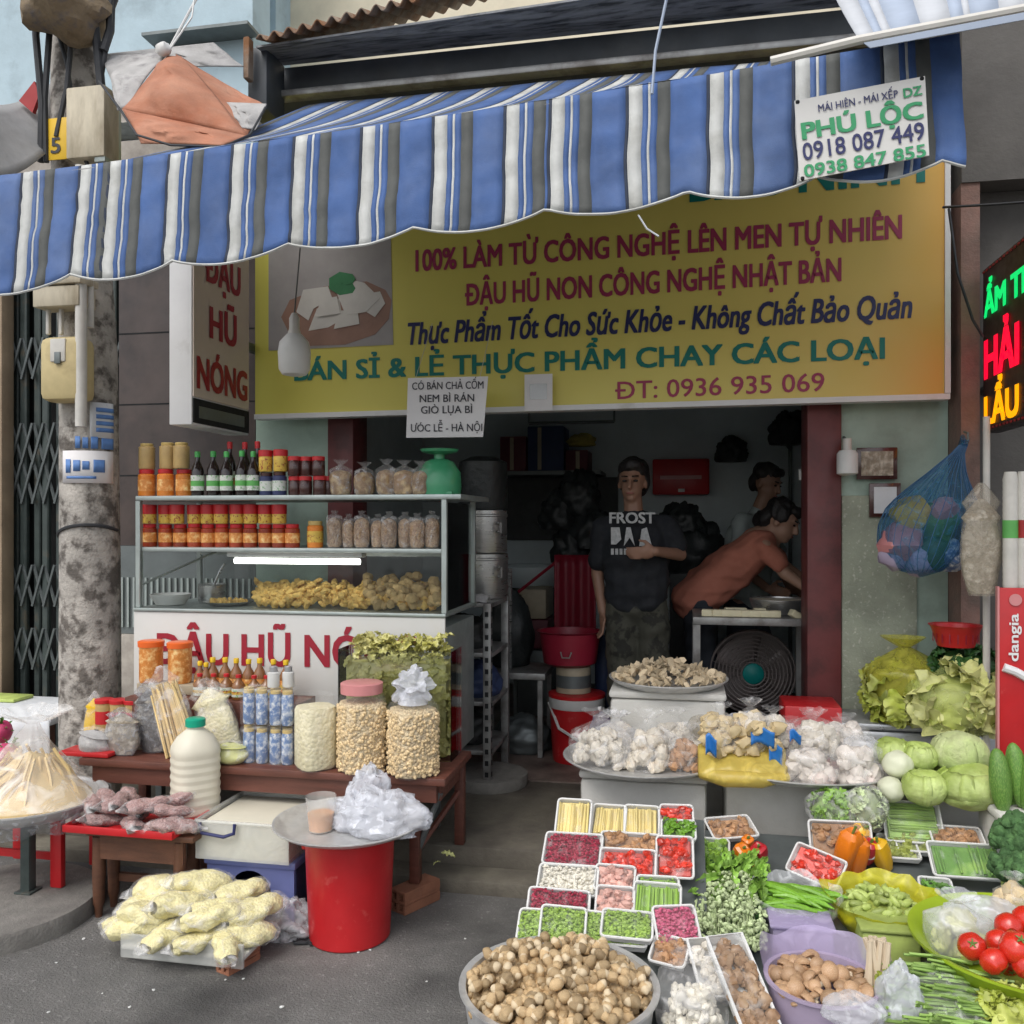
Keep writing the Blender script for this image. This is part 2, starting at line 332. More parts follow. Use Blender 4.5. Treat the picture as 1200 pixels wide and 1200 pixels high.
pm('broccoli', (.06, .14, .045), .85, .3, 26, 1., 70, c2=(.1, .21, .07), c2s=30); pm('cuke', (.11, .25, .04), .4, .25, 9, .2, 60, objr=.2, c2=(.22, .36, .08), c2s=12)
pm('pod', (.16, .34, .03), .4, .2, 12, objr=.35, coat=.2); pm('pod_pale', (.36, .44, .12), .5, .2, 12, objr=.3); pm('bean', (.26, .40, .10), .5, .15, isl=.35); pm('leaf_bright', (.22, .40, .06), .5, .25, 12, isl=.35); pm('pepcorn', (.42, .50, .27), .6, .2, 40, isl=.4)
pm('tomato', (.62, .03, .015), .25, .1, 6, objr=.18, coat=.4); pm('calyx', (.12, .2, .04), .6, .2); pm('pep_orange', (.78, .20, .01), .3, .1, coat=.4); pm('pep_yellow', (.75, .42, .01), .3, .1, coat=.4); pm('pep_red', (.45, .012, .02), .3, .1, coat=.4)
pm('corn', (.68, .55, .20), .5, .15, isl=.2); pm('chilli', (.60, .04, .02), .35, .15, isl=.3, coat=.3); pm('beet', (.32, .02, .05), .45, .2, 30, isl=.25); pm('shallot', (.62, .36, .30), .5, .2, isl=.3)
pm('pea', (.28, .42, .08), .5, .2, isl=.3); pm('okra', (.24, .42, .05), .5, .15, isl=.25); pm('pinkmeat', (.55, .11, .20), .5, .12, 30, .4, 60); pm('cream_bits', (.72, .68, .58), .6, .12, isl=.2); pm('brownbits', (.40, .22, .11), .6, .2, isl=.3); pm('green_olive', (.26, .30, .06), .5, .2, isl=.3)
pm('noodle', (.70, .52, .24), .6, .15, 9, isl=.25); pm('noodle_pale', (.74, .67, .33), .6, .15, 30, .5, 50, objr=.08, c2=(.80, .74, .40), c2s=34, vor=(110, (.70, .62, .30), .35)); pm('mauve', (.30, .15, .135), .6, .25, 40, .8, 120, objr=.15, vor=(150, (.46, .29, .27), .5))
pm('seed_tan', (.60, .45, .26), .6, .15, 9, vor=(92, (.76, .62, .38), .9)); pm('seed_bead', (.66, .50, .28), .5, .1, 9, isl=.22); pm('seed_pale', (.66, .60, .38), .6, .1, 12, vor=(70, (.74, .68, .48), .4)); pm('pickle', (.50, .48, .13), .4, .2, 12, isl=.2, coat=.3, c2=(.72, .67, .32), c2s=9, c2w=.15)
pm('milk', (.68, .64, .52), .5, .05); pm('snack', (.34, .20, .09), .6, .3, 26, .6, 80, objr=.2, c2=(.52, .38, .2), c2s=28); pm('grain_brown', (.27, .16, .09), .6, .2, 26, .6, 90, objr=.15, vor=(110, (.42, .29, .17), .5)); pm('dark_mush', (.10, .09, .085), .7, .4, 26, .8, 60, c2=(.4, .37, .32), c2s=22, c2t=.58)
pm('mottled', (.33, .28, .21), .7, .3, 30, .8, 70, c2=(.55, .5, .42), c2s=32)
pm('jar_orange', (.70, .22, .03), .3, .15, 20, objr=.2, coat=.3); pm('jar_red', (.34, .045, .015), .3, .2, 20, objr=.25, coat=.3); pm('jar_tan', (.52, .36, .15), .35, .15, 20, coat=.3); pm('jar_dark', (.06, .018, .014), .25, .2, coat=.4)
pm('lid_red', (.52, .02, .025), .4, .1); pm('lid_orange', (.80, .14, .02), .4, .08); pm('lid_gold', (.55, .40, .14), .4, .1); pm('lid_pink', (.60, .24, .24), .4, .08); pm('cap_yellow', (.75, .48, .01), .4, .1); pm('cap_green', (.06, .36, .08), .4, .1); pm('cap_teal', (.0, .33, .2), .4, .1)
pm('soy', (.02, .012, .01), .15, .1, coat=.4); pm('label_white', (.66, .68, .62), .5, .1, c2=(.22, .42, .2), c2s=70, c2t=.58, c2w=.03); pm('label_yellow', (.70, .47, .08), .5, .15, 30, c2=(.34, .06, .03), c2s=75, c2t=.58, c2w=.03); pm('label_green', (.12, .42, .10), .5, .15); pm('label_blue', (.10, .19, .40), .5, .25, 40, c2=(.55, .57, .58), c2s=40); pm('label_orange', (.74, .28, .06), .5, .3, 40, c2=(.78, .52, .22), c2s=40)
pm('sauce', (.24, .10, .03), .25, .2, coat=.4); pm('can_grey', (.42, .43, .44), .35, .2, metal=.5); pm('dragon', (.50, .05, .14), .5, .15); pm('juice', (.60, .24, .05), .3, .1)
# people
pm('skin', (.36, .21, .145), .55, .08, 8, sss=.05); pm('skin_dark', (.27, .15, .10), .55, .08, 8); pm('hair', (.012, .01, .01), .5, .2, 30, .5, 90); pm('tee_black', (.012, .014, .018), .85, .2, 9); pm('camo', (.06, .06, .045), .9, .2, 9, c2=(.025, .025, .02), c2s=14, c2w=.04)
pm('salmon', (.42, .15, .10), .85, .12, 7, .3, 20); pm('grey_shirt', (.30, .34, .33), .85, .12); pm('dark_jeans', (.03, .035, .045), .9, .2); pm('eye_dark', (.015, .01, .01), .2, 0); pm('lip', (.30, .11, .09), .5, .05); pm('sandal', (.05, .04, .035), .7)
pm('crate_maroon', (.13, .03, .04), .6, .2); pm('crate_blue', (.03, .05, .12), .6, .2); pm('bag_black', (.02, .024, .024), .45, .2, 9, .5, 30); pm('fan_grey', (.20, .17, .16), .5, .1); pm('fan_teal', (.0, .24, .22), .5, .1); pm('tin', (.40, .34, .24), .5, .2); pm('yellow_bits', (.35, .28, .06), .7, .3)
# ============================================================ ground
g = MB((np.array([(-80, -40, 0), (80, -40, 0), (80, 90, 0), (-80, 90, 0)], float), [(0, 1, 2, 3)])); obj('ground', g, 'asphalt', kind='structure')
obj('kerb', MB(bb(-8, 6, 3.46, 3.62, -.05, .055, .012)), 'kerb', kind='structure')
obj('pavement', MB(bb(-8, 6, 3.622, 4.6, -.05, .13, .012)), 'pavement', kind='structure')
obj('shop_floor', MB(bb(-2.3, 1.2, 4.602, 7.3, -.05, .134)), 'floor_tile', kind='structure')
# ============================================================ the shop and its neighbours
YW = 4.5
xa, xb, xc, xd_, xe, xf = [X(p, YW) for p in (300, 385, 415, 945, 985, 1111)]
shop = thing('shop_building', 'narrow shop house with pale green plaster front round a dark open doorway', 'building', (-.6, YW, .1))
obj('front_wall', MB(bb(xa, xb, YW, YW + .14, .1, 2.6)), 'green_plaster', shop)
w_ = MB(bb(xe, xf, YW, YW + .14, 1.62, 2.6)); obj('front_wall', w_, 'green_plaster', shop)
obj('stone_panel', MB(bb(xe + .002, xf - .14, YW - .02, YW + .14, .1, 1.62, .008)), 'stone_render', shop)
obj('front_wall', MB(bb(xf - .138, xf, YW, YW + .14, .1, 1.618)), 'green_plaster', shop)
obj('door_post', MB(bb(xb, xc, YW - .015, YW + .2, .1, 2.3, .006)), 'maroon', shop)
obj('door_post', MB(bb(xd_, xe, YW - .03, YW + .2, .1, 2.3, .006)), 'maroon', shop)
obj('facade', MB(bb(xa, xf, YW + .02, YW + .14, 2.602, 3.9)), 'grey_render', shop)
obj('side_wall', MB(bb(-2.35, -2.2, YW + .15, 7.3, .1, 3.0)), 'inner_wall', shop)
obj('side_wall', MB(bb(1.1, 1.25, YW + .15, 7.3, .1, 3.0)), 'inner_wall', shop)
obj('back_wall', MB(bb(-2.35, 1.25, 7.302, 7.42, .1, 3.0)), 'inner_wall', shop)
obj('ceiling', MB(bb(-2.35, 1.25, YW + .15, 7.42, 3.002, 3.1)), 'inner_wall', shop)
nb = thing('tiled_house', 'brown tiled house front with a pale stone plinth between gate and shop', 'building', (-3, 4.5, .1))
obj('wall', MB(bb(-3.14, xa - .003, YW, YW + .2, 1.36, 3.4)), 'brown_tile', nb)
for zz in (1.75, 2.15, 2.55): obj('tile_joint', MB(bb(-3.14, xa - .003, YW - .002, YW + .01, zz, zz + .008)), 'void', nb)
obj('plinth', MB(bb(-3.16, xa - .003, YW - .03, YW + .2, .1, .86, .006)), 'ledge_tile', nb)
obj('vent_grille', MB(bb(-3.14, xa - .003, YW, YW + .2, .862, 1.358)), 'alu_dark', nb)
mb = MB()
for i in range(22): mb.add(bb(-3.12 + i * .037, -3.108 + i * .037, YW - .012, YW, .9, 1.18))
obj('grille_bars', mb, 'alu', nb)
obj('lintel', MB(bb(-7, xa - .2, YW - .05, YW + .3, 3.402, 3.62)), 'ledge_tile', nb)
bh = thing('blue_house', 'pale blue rendered upper storey behind the utility pole', 'building', (-5, 6.5, 0))
obj('wall', MB(bb(-9, X(296, 6.5), 6.5, 6.8, 3.3, 12)), 'blue_render', bh)
obj('ledge', MB(bb(-9, -4.25, 6.2, 6.498, 4.6, 4.78)), 'ledge_tile', bh)
obj('ledge', MB(bb(-4.2, X(290, 6.3), 6.3, 6.498, 5.32, 5.345)), 'alu_dark', bh)
ch_ = thing('cream_house', 'cream rendered house wall rising behind the rusty roof sheet', 'building', (-2, 7.6, 0))
obj('wall', MB(bb(X(322, 7.6), 1.5, 7.6, 7.8, 3.2, 12)), 'cream_render', ch_)
obj('pillar', MB(bb(X(297, 7.3), X(323, 7.3), 7.3, 7.598, 3.2, 12)), 'blue_render', ch_)
rw = thing('pier', 'rough reddish brown pier at the edge of the yellow sign', 'wall', (1.3, 4.2, 0))
obj('wall', MB(bb(xf + .003, 1.303, 4.31, YW + .14, .13, 3.02)), 'red_render', rw)
obj('upper_wall', MB(bb(xf + .003, 6, 4.3, 4.8, 3.02, 6.5)), 'grey_render', rw)
obj('side_wall', MB(bb(1.305, 6, 4.45, 4.8, .13, 3.018)), 'grey_render', rw)
# folding gate
gt = thing('folding_gate', 'dark green folding metal gate with scissor lattice behind the utility pole', 'gate', (-3.6, 4.55, .1))
x0, x1 = X(-60, 4.58), X(146, 4.58)
n_ = 17
for i in range(n_):
    xx = x0 + (x1 - x0) * i / (n_ - 1)
    obj('upright', MB(bx(.045, .035, 3.3, .008, 1, (xx, 4.6 + .012 * (-1) ** i, 1.75))), 'gate_green', gt)
for zc in (.75, 1.12, 1.72, 1.95, 2.45):
    mb = MB()
    for i in range(n_ - 1):
        a = x0 + (x1 - x0) * i / (n_ - 1); b = x0 + (x1 - x0) * (i + 1) / (n_ - 1)
        for s in (-1, 1): mb.add(tube([(a, 4.565 - .006 * s, zc - .12 * s), (b, 4.565 - .006 * s, zc + .12 * s)], .009, 5))
    obj('lattice', mb, 'alu_dark', gt)
obj('backing', MB(bb(x0 - 3, x1, 4.66, 4.7, .1, 3.4)), 'void', gt)
obj('gate_post', MB(bb(X(-30, 4.5), X(11, 4.5), 4.44, 4.54, .1, 3.4, .01)), 'tan_post', gt)
# roof canopy above the awning
cp = thing('canopy', 'dark steel roof canopy with rusty corrugated edge above the striped awning', 'canopy', (-.7, 4.2, 3.6))
xl, xr = X(312, 4.2), X(1060, 4.2)
obj('fascia', MB(bb(xl, xr, 4.24, 4.4, 3.64, 3.82)), 'dark_steel', cp)
obj('rail', MB(bb(xl + .08, xr, 4.16, 4.236, 3.635, 3.67, .008)), 'steel_dull', cp)
a, b = P(300, 46, 3.9), P(770, -75, 3.9)
mb = MB(); cols = 90
def roof(u, v):
    p = a.lerp(b, u) if True else 0
    q = V((p.x, 4.42, 4.0)).lerp(V((p.x, 4.42, 4.62)), u * .5)
    r = p.lerp(q, v); r.z += .018 * math.sin(u * 2 * math.pi * 26) * (1 - .2 * v); return r
mb.add(grid(roof, 240, 4)); obj('roof_sheet', mb, 'rust_sheet', cp, solid=.006)
q0, q1 = P(300, 56, 3.95), P(1050, -60, 3.95)
mb = MB(prism([(q0.x, 3.95, q0.z), (q1.x, 3.95, q0.z + .1), (q1.x, 4.239, 3.832), (q0.x, 4.239, 3.832)], (0, 0, .01))); obj('soffit', mb, 'sheet_under', cp)
mb = MB(bb(X(296, 4.05), X(318, 4.05), 4.0, 4.2, 3.50, P(300, 62, 4.05).z, .006)); obj('end_plate', mb, 'dark_steel', cp)
p = P(291, 70, 3.95); obj('bracket', MB(bx(.03, .05, .2, .004, 1, p)), 'rust_sheet', cp)
# ============================================================ striped awning
aw = thing('awning', 'blue white and grey striped cloth awning with scalloped valance over the shop', 'awning', (-.8, 2.9, 2.4))
YA = 2.9
whites = [-62, 28, 95, 130, 200, 275, 347, 426, 510, 594, 647, 737, 832, 932, 1035, 1150]
cols = []                                          # (x0, x1, material slot)
wx = [X(p, YA) for p in whites]
for i in range(len(wx) - 1):
    s = wx[i]; per = .229; e = min(wx[i + 1], X(1129, YA))
    for (f0, f1, k) in ((0, .19, 1), (.19, .27, 0), (.27, .305, 1), (.305, .40, 0), (.40, .58, 2), (.58, .93, 0), (.93, 1.0, 3)):
        c0 = s + f0 * per; c1 = s + f1 * per
        if k == 3: c0 = e - .011; c1 = e
        elif k == 0 and f1 == .93: c1 = e - .011
        if i == len(wx) - 2 and k == 3: continue
        c1 = min(c1, e)
        if c1 - c0 > .002: cols.append((c0, c1, k))
zx0, zx1 = X(0, YA), X(1130, YA); zt0, zt1 = P(0, 206, YA).z, P(1130, 38, YA).z; zb0, zb1 = P(0, 343, YA).z, P(1130, 196, YA).z
def ztop(x): k = (x - zx0) / (zx1 - zx0); return zt0 + (zt1 - zt0) * k - .02 * math.sin(math.pi * k)
cusp = [X(p, YA) for p in (-40, 95, 210, 345, 490, 642, 805, 955, 1100, 1200)]
def zbot(x):
    k = (x - zx0) / (zx1 - zx0); z = zb0 + (zb1 - zb0) * k + .012 * math.sin(math.pi * k)
    for i in range(len(cusp) - 1):
        if cusp[i] <= x < cusp[i + 1]:
            t = (x - cusp[i]) / (cusp[i + 1] - cusp[i]); z += .042 * (1 - math.sin(math.pi * t) ** .8) - .030
    return z
def fold(x, v): return .003 * math.sin(x * 5.1) * v + .008 * MN.noise(V((x * 3, v * 2, 1))) * (.3 + v) + .007 * MN.noise(V((x * 7 + v * 5, v * 4 - x * 2, 5))) * (.4 + v) + .005 * MN.noise(V((x * 15 + v * 8, v * 9, 9)))
mb = MB()
for (c0, c1, k) in cols:
    nn = max(2, int((c1 - c0) / .022) + 1)
    def fn(u, v, c0=c0, c1=c1):
        x = c0 + (c1 - c0) * u; zt, zb = ztop(x), zbot(x)
        return (x + .012 * v * MN.noise(V((x * 2, v * 3, 7))), YA - .05 * v + fold(x, v), zt + (zb - zt) * v)
    mb.add(grid(fn, nn, 16), None, k)
obj('valance', mb, ['aw_blue', 'aw_white', 'aw_grey', 'aw_navy'], aw, solid=.0025)
mb = MB(); lo, hi = X(152, YA), X(1128, YA)
for (c0, c1, k) in cols:
    c0, c1 = max(c0, lo), min(c1, hi)
    if c1 - c0 < .002: continue
    def fn(u, v, c0=c0, c1=c1):
        x = c0 + (c1 - c0) * u; zt = ztop(x) + .002
        return (x + .16 * v, YA + .004 + 1.2 * v, zt + (3.55 - zt) * v - .03 * math.sin(math.pi * v) + .01 * MN.noise(V((x * 3, v * 3, 2))))
    mb.add(grid(fn, max(2, int((c1 - c0) / .05) + 1), 10), None, k)
obj('top_sheet', mb, ['aw_blue', 'aw_white', 'aw_grey', 'aw_navy'], aw, solid=.0025)
mb = MB(tube([(c, YA - .052 + fold(c, 1), zbot(c)) for c in np.linspace(cols[0][0], cols[-1][1], 170)], .0045, 5)); obj('hem', mb, 'aw_white', aw)
mb = MB(tube([(c, YA + .012, ztop(c) - .014) for c in np.linspace(cols[0][0], cols[-1][1], 30)], .013, 8)); obj('front_bar', mb, 'steel_dull', aw)
for xx in (lo + .03, -.6, hi - .1): mb = MB(tube([(xx, YA + .02, ztop(xx) - .03), (xx + .14, 4.1, 3.36)], .012, 6)); obj('arm', mb, 'steel_dull', aw)
# sign tied to the valance
A, B, C_, D = P(931, 118, 2.8), P(1084, 89, 2.8), P(1089, 182, 2.8), P(937, 212, 2.8)
sg = thing('phone_sign', 'small white sign board with green and black phone numbers tied to the awning valance', 'sign', (A + B + C_ + D) / 4)
pn = obj('board', MB(prism([D, C_, B, A], (0, .006, 0))), 'panel_white', sg)
xd = (B - A).normalized(); up = V((-xd.z, 0, xd.x))
def srow(t, f, f0, f1, cap, mat, bold): text(t, A.lerp(D, f) + (B - A) * f0, xd, up, (B - A).length * (f1 - f0), m_(cap, A), mat, pn, bold=bold)
srow('MÁI HIÊN - MÁI XẾP', .20, .18, .79, 9, 'txt_navy', .01); srow('DZ', .22, .83, .97, 11, 'txt_green', .03)
srow('PHÚ LỘC', .50, .04, .97, 20, 'txt_green', .035); srow('0918 087 449', .76, .04, .97, 21, 'txt_navy', .012); srow('0938 847 855', .97, .04, .97, 15, 'txt_green', .02)
for q in (A, B, D): obj('tie', MB(bx(.012, .014, .012, .003, 1, q + (A + B + C_ + D - 4 * q) * .012 + V((0, .004, 0)))), 'void', sg)
# neighbour's awning corner
na = thing('neighbour_awning', 'pale blue and white striped awning corner jutting out over the shop awning', 'awning', P(1100, 20, 2.7))
a, b, c, d = P(1006, 46, 2.72), P(1260, -2, 2.72), P(1260, -150, 3.5), P(968, -25, 3.5)
mb = MB(); st = [0, .08, .12, .16, .3, .44, .5, .53, .66, .8, .86, .9, 1]; ks = [1, 0, 1, 0, 1, 0, 1, 0, 1, 0, 1, 0]
for i in range(12):
    mb.add(grid(lambda u, v, i=i: a.lerp(b, st[i] + (st[i + 1] - st[i]) * u).lerp(d.lerp(c, st[i] + (st[i + 1] - st[i]) * u), v) + V((0, 0, -.008 * math.sin(math.pi * v))), 3, 8), None, ks[i])
pm('naw_white', (.50, .52, .55), .75, .08, 5); pm('naw_blue', (.36, .42, .52), .75, .08, 5)
obj('cloth', mb, ['naw_blue', 'naw_white'], na, solid=.003)
obj('front_bar', MB(tube([P(903, 72, 2.74), P(1006, 47, 2.72), P(1260, -1, 2.72)], .014, 8)), 'pvc', na)
obj('hem', MB(prism([P(1012, 50, 2.69), P(1260, 3, 2.69), P(1260, 12, 2.69), P(1020, 56, 2.69)], (0, .004, 0))), 'naw_blue', na)
# ============================================================ main yellow sign
YS = 4.36
sg = thing('shop_sign', 'wide yellow shop sign with red blue and teal lettering above the doorway', 'sign', (-.6, YS, 2.0))
A, B = P(299, 489, YS), P(1110, 465, YS); H_ = 1.42
pn = obj('panel', MB(prism([A, B, B + V((0, 0, H_)), A + V((0, 0, H_))], (0, .06, 0))), 'sign_yellow', sg)
fr = V((0, -.012, 0))
obj('frame', MB(prism([A + fr - V((0, 0, .012)), B + fr - V((-.01, 0, .012)), B + fr + V((.01, 0, .014)), A + fr + V((0, 0, .014))], (0, .075, 0))), 'white_paint', sg)
obj('frame', MB(prism([B + fr + V((-.012, 0, .016)), B + fr + V((.012, 0, .016)), B + fr + V((.012, 0, H_)), B + fr + V((-.012, 0, H_))], (0, .075, 0))), 'white_paint', sg)
ptext('BẮC NINH', (808, 236), (1084, 212), YS, 50, 'txt_teal', pn, bold=.035)
ptext('100% LÀM TỪ CÔNG NGHỆ LÊN MEN TỰ NHIÊN', (487, 318), (1057, 279), YS, 27, 'txt_magenta', pn, bold=.03)
ptext('ÐẬU HŨ NON CÔNG NGHỆ NHẬT BẢN', (545, 358), (986, 329), YS, 27, 'txt_magenta', pn, bold=.03)
ptext('Thực Phẩm Tốt Cho Sức Khỏe - Không Chất Bảo Quản', (478, 404), (1069, 372), YS, 28, 'txt_navy', pn, bold=.028, shear=.2)
ptext('BÁN SỈ & LẺ THỰC PHẨM CHAY CÁC LOẠI', (345, 446), (1037, 420), YS, 24, 'txt_teal', pn, bold=.028)
ptext('ÐT: 0936 935 069', (721, 468), (966, 458), YS, 22, 'txt_magenta', pn, bold=.008)
yq = V((0, -.003, 0))
def ppoly(pts, Y, dy): return prism([P(x, y, Y) + V((0, dy, 0)) for x, y in pts], (0, .0015, 0))
pc = obj('picture', MB(ppoly([(315, 411), (461, 404), (458, 270), (315, 275)], YS, -.003)), 'photo_grey', sg)
bowl = [(352, 406), (340, 392), (330, 372), (340, 352), (380, 336), (430, 330), (452, 340), (459, 352), (456, 374), (440, 392), (405, 404)]
obj('printed_bowl', MB(ppoly(bowl[::-1], YS, -.005)), 'photo_bowl', pc)
mb = MB()
for pg in ([(362, 388), (372, 362), (398, 350), (402, 374), (385, 384)], [(348, 366), (356, 340), (385, 336), (390, 350), (368, 362), (362, 376)], [(428, 345), (446, 342), (452, 356), (440, 372), (430, 366)], [(392, 386), (398, 364), (420, 366), (422, 380)], [(396, 345), (402, 326), (428, 332), (446, 350), (430, 366), (406, 370)], [(372, 372), (376, 352), (396, 348), (400, 368)]): mb.add(ppoly(pg[::1], YS, -.0065 - .0012 * mb.n / 10))
obj('printed_tofu', mb, 'photo_tofu', pc)
mb = MB()
for k in range(7):
    q = k * .9; cx, cy = 403 + (9 if k else 0) * math.cos(q), 333 + (7 if k else 0) * math.sin(q); mb.add(ppoly([(cx + 9 * math.cos(t), cy + 7 * math.sin(t)) for t in np.linspace(0, 6.28, 8)[:-1]], YS, -.0115 - k * .0004))
obj('printed_leaf', mb, 'photo_leaf', pc)
# vertical light box
xq = X(225, 3.7); ya, yb = 3.7, 4.24
sg = thing('light_box', 'upright pale light box sign with red lettering standing out beside the yellow sign', 'sign', (xq, 4, 1.9))
obj('casing', MB(bb(xq - .115, xq - .002, ya, yb, 1.94, 3.05, .004)), 'white_paint', sg)
pn = obj('face', MB(bb(xq - .0015, xq + .004, ya + .008, yb - .008, 2.07, 3.04)), 'box_pink', sg)
for t, z, wd_ in (('ÐẬU', 2.63, .34), ('HŨ', 2.37, .26), ('NÓNG', 2.115, .48)): text(t, (xq + .004, (ya + yb) / 2, z), (0, 1, 0), (0, 0, 1), wd_, .15, 'txt_red', pn, bold=.04, ctr=True)
pn = obj('lower_strip', MB(bb(xq - .0014, xq + .005, ya + .008, yb - .008, 1.95, 2.062)), 'void', sg)
obj('strip_print', MB(bb(xq + .0052, xq + .0066, ya + .05, yb - .06, 1.975, 2.03)), 'alu_dark', pn)
obj('mount', MB(bb(xq - .08, xq - .04, yb, 4.5, 2.4, 2.44)), 'alu_dark', sg)
# LED sign
xq = 1.312
sg = thing('led_sign', 'black LED sign board with glowing green red and amber lettering', 'sign', (xq, 3.9, 2))
yA, yB = 4.3, 3.3
pn = obj('casing', MB(bb(xq, xq + .07, yB, yA, 1.89, 2.62, .005)), 'led_board', sg)
for t, z, cp_, mt, wd_ in (('ẨM THỰC', 2.40, .105, 'led_green', .85), ('HẢI SẢN', 2.13, .17, 'led_red', 1.0), ('LẨU BÒ', 1.925, .125, 'led_amber', .8)): text(t, (xq, yA - .03, z), (0, -1, 0), (0, 0, 1), wd_, cp_, mt, pn, bold=.05, lift=.004)
mb = MB()
for i in range(24):
    for z in (1.905, 2.605): mb.add(bx(.004, .018, .009, 0, 1, (xq - .003, yA - .02 - i * .042, z)))
obj('border_light', mb, 'red_trim', pn)
obj('mount', MB(tube([(1.36, 4.31, 2.1), (1.36, 4.45, 2.1)], .02, 8)), 'alu_dark', sg)
# notices hung under the sign
sg = thing('notice', 'white notice sheet with black handwriting hanging below the yellow sign', 'notice', P(525, 480, 4.05))
A, B, C_, D = P(478, 443, 4.05), P(572, 441, 4.05), P(566, 512, 4.05), P(476, 513, 4.05)
pn = obj('sheet', MB(prism([D, C_, B, A], (0, .003, 0))), 'paper', sg)
xd = (B - A).normalized(); up = V((0, 0, 1))
for t, f, f0, f1 in (('CÓ BÁN CHẢ CỐM', .20, .06, .95), ('NEM BÌ RÁN', .41, .16, .84), ('GIÒ LỤA BÌ', .60, .18, .82), ('ƯÓC LỄ - HÀ NỘI', .9, .06, .95)):
    text(t, A.lerp(D, f) + (B - A) * f0, xd, up, (B - A).length * (f1 - f0), m_(9, A), 'txt_black', pn, bold=.01)
obj('string', MB(tube([A.lerp(B, .1), A.lerp(B, .1) + V((0, .28, .32))], .0015, 4)), 'pvc', sg)
obj('string', MB(tube([A.lerp(B, .9), A.lerp(B, .9) + V((0, .28, .32))], .0015, 4)), 'pvc', sg)
A = P(631, 460, 4.3); sg = thing('blank_card', 'small pale grey card fixed to the lower edge of the yellow sign', 'card', A)
obj('sheet', MB(bx(m_(33, A), .004, m_(43, A), 0, 1, A)), 'paper', sg); obj('printed_panel', MB(bx(m_(20, A), .002, m_(18, A), 0, 1, A + V((0, -.0035, .004)))), 'can_grey', sg)
# hanging bulb
A = P(345, 405, 3.6); bu = thing('hanging_bulb', 'big unlit white LED bulb hanging in front of the sign picture', 'lamp', A)
k = m_(1, A)
obj('bulb', MB((lathe([(2 * k, -35 * k), (13 * k, -33 * k), (18 * k, -27 * k), (19 * k, -8 * k), (17 * k, 4 * k), (8 * k, 13 * k), (6 * k, 18 * k)], 24))), 'white_plastic', None) if False else None
mb = MB(); mb.add(lathe([(4 * k, -36 * k), (14 * k, -34 * k), (18 * k, -28 * k), (19 * k, -8 * k), (17 * k, 4 * k), (9 * k, 13 * k)], 24), T(A)); obj('globe', mb, 'white_plastic', bu)
mb = MB(); mb.add(lathe([(8 * k, 13 * k), (6 * k, 20 * k), (6 * k, 32 * k), (3 * k, 38 * k)], 16), T(A)); obj('socket', mb, 'pvc', bu)
obj('cord', MB(tube([A + V((0, 0, 38 * k)), A + V((.01, .05, .5)), A + V((.02, .1, .9))], .003, 5)), 'alu_dark', bu)
# ============================================================ utility pole
YP = 3.75
pl = thing('utility_pole', 'weathered concrete utility pole with meter boxes and torn stickers', 'pole', (X(106, YP), YP, .1))
cx = X(106, YP); r0 = m_(33, P(106, 700, YP)); ct = X(88, YP)
mb = MB(tube([(cx, YP, .1), (cx, YP, 1.2), (cx - .01, YP, 2.3), (ct + .01, YP, 3.3), (ct, YP, 5.2)], [r0 * 1.03, r0, r0 * .95, r0 * .86, r0 * .7], 28)); obj('shaft', mb, 'pole_concrete', pl)
def pbox(name, px0, px1, py0, py1, Y, d, mat, bev=.012, par=None):
    a, b = P(px0, py1, Y), P(px1, py0, Y); return obj(name, MB(bb(a.x, b.x, Y, Y + d, a.z, b.z, bev)), mat, pl)
YB = YP - r0 - .1
pbox('junction_box', 38, 92, 333, 360, YB, .12, 'box_cream', .006); pbox('junction_lid', 36, 94, 322, 334, YB - .01, .13, 'box_cream', .006)
o_ = pbox('meter_box', 44, 92, 392, 470, YB, .13, 'meter_yellow', .035)
pbox('meter_window', 58, 76, 396, 424, YB - .006, .012, 'pvc', .012, o_); pbox('meter_latch', 63, 70, 412, 426, YB - .012, .01, 'alu_dark', .003, o_)
pbox('tall_box', 77, 122, 98, 186, YB + .02, .11, 'box_cream', .008); pbox('tall_box_side', 110, 123, 101, 190, YB + .03, .12, 'alu', .004)
for px in (55, 70): pbox('riser', px - 2, px + 2, 360, 392, YB + .05, .02, 'pvc', .006)
a = P(95, 500, YB + .03); b = P(95, 325, YB + .03)
obj('conduit', MB(tube([a, b, b + V((0, 0, .5))], m_(6.5, a), 12)), 'pvc', pl); a = P(106, 384, YB + .08); obj('conduit', MB(tube([a, P(106, 320, YB + .08)], m_(4, a), 10)), 'pvc', pl)
def curved(name, px0, px1, py0, py1, mat, off=.003):
    rr = r0 * .985 + off; u0 = X(px0, YP - .1) - cx; u1 = X(px1, YP - .1) - cx; a0 = math.asin(max(-.99, u0 / rr)); a1 = math.asin(min(.99, u1 / rr)); z0 = P(px0, py1, YP - r0).z; z1 = P(px0, py0, YP - r0).z
    return obj(name, MB(grid(lambda u, v: (cx + rr * math.sin(a0 + (a1 - a0) * u), YP - rr * math.cos(a0 + (a1 - a0) * u), z0 + (z1 - z0) * v), 8, 2)), mat, pl, solid=.001)
curved('sticker', 107, 124, 470, 512, 'cloth_white', .004); curved('sticker', 78, 122, 528, 566, 'paper', .004); 
for (px0, px1, py0, py1, off) in [(83 + 9 * i, 89 + 9 * i + (i % 2), 538 + (i % 3), 554 - (i * 2) % 5, .006) for i in range(4)] + [(94 + 7 * i, 99 + 7 * i, 511 + i % 2, 525, .005) for i in range(4)] + [(112, 121, 476 + 8 * i, 481 + 8 * i, .007) for i in range(4)] + [(84, 112, 558, 561, .006)]: curved('sticker_print', px0, px1, py0, py1, 'txt_blue', off)
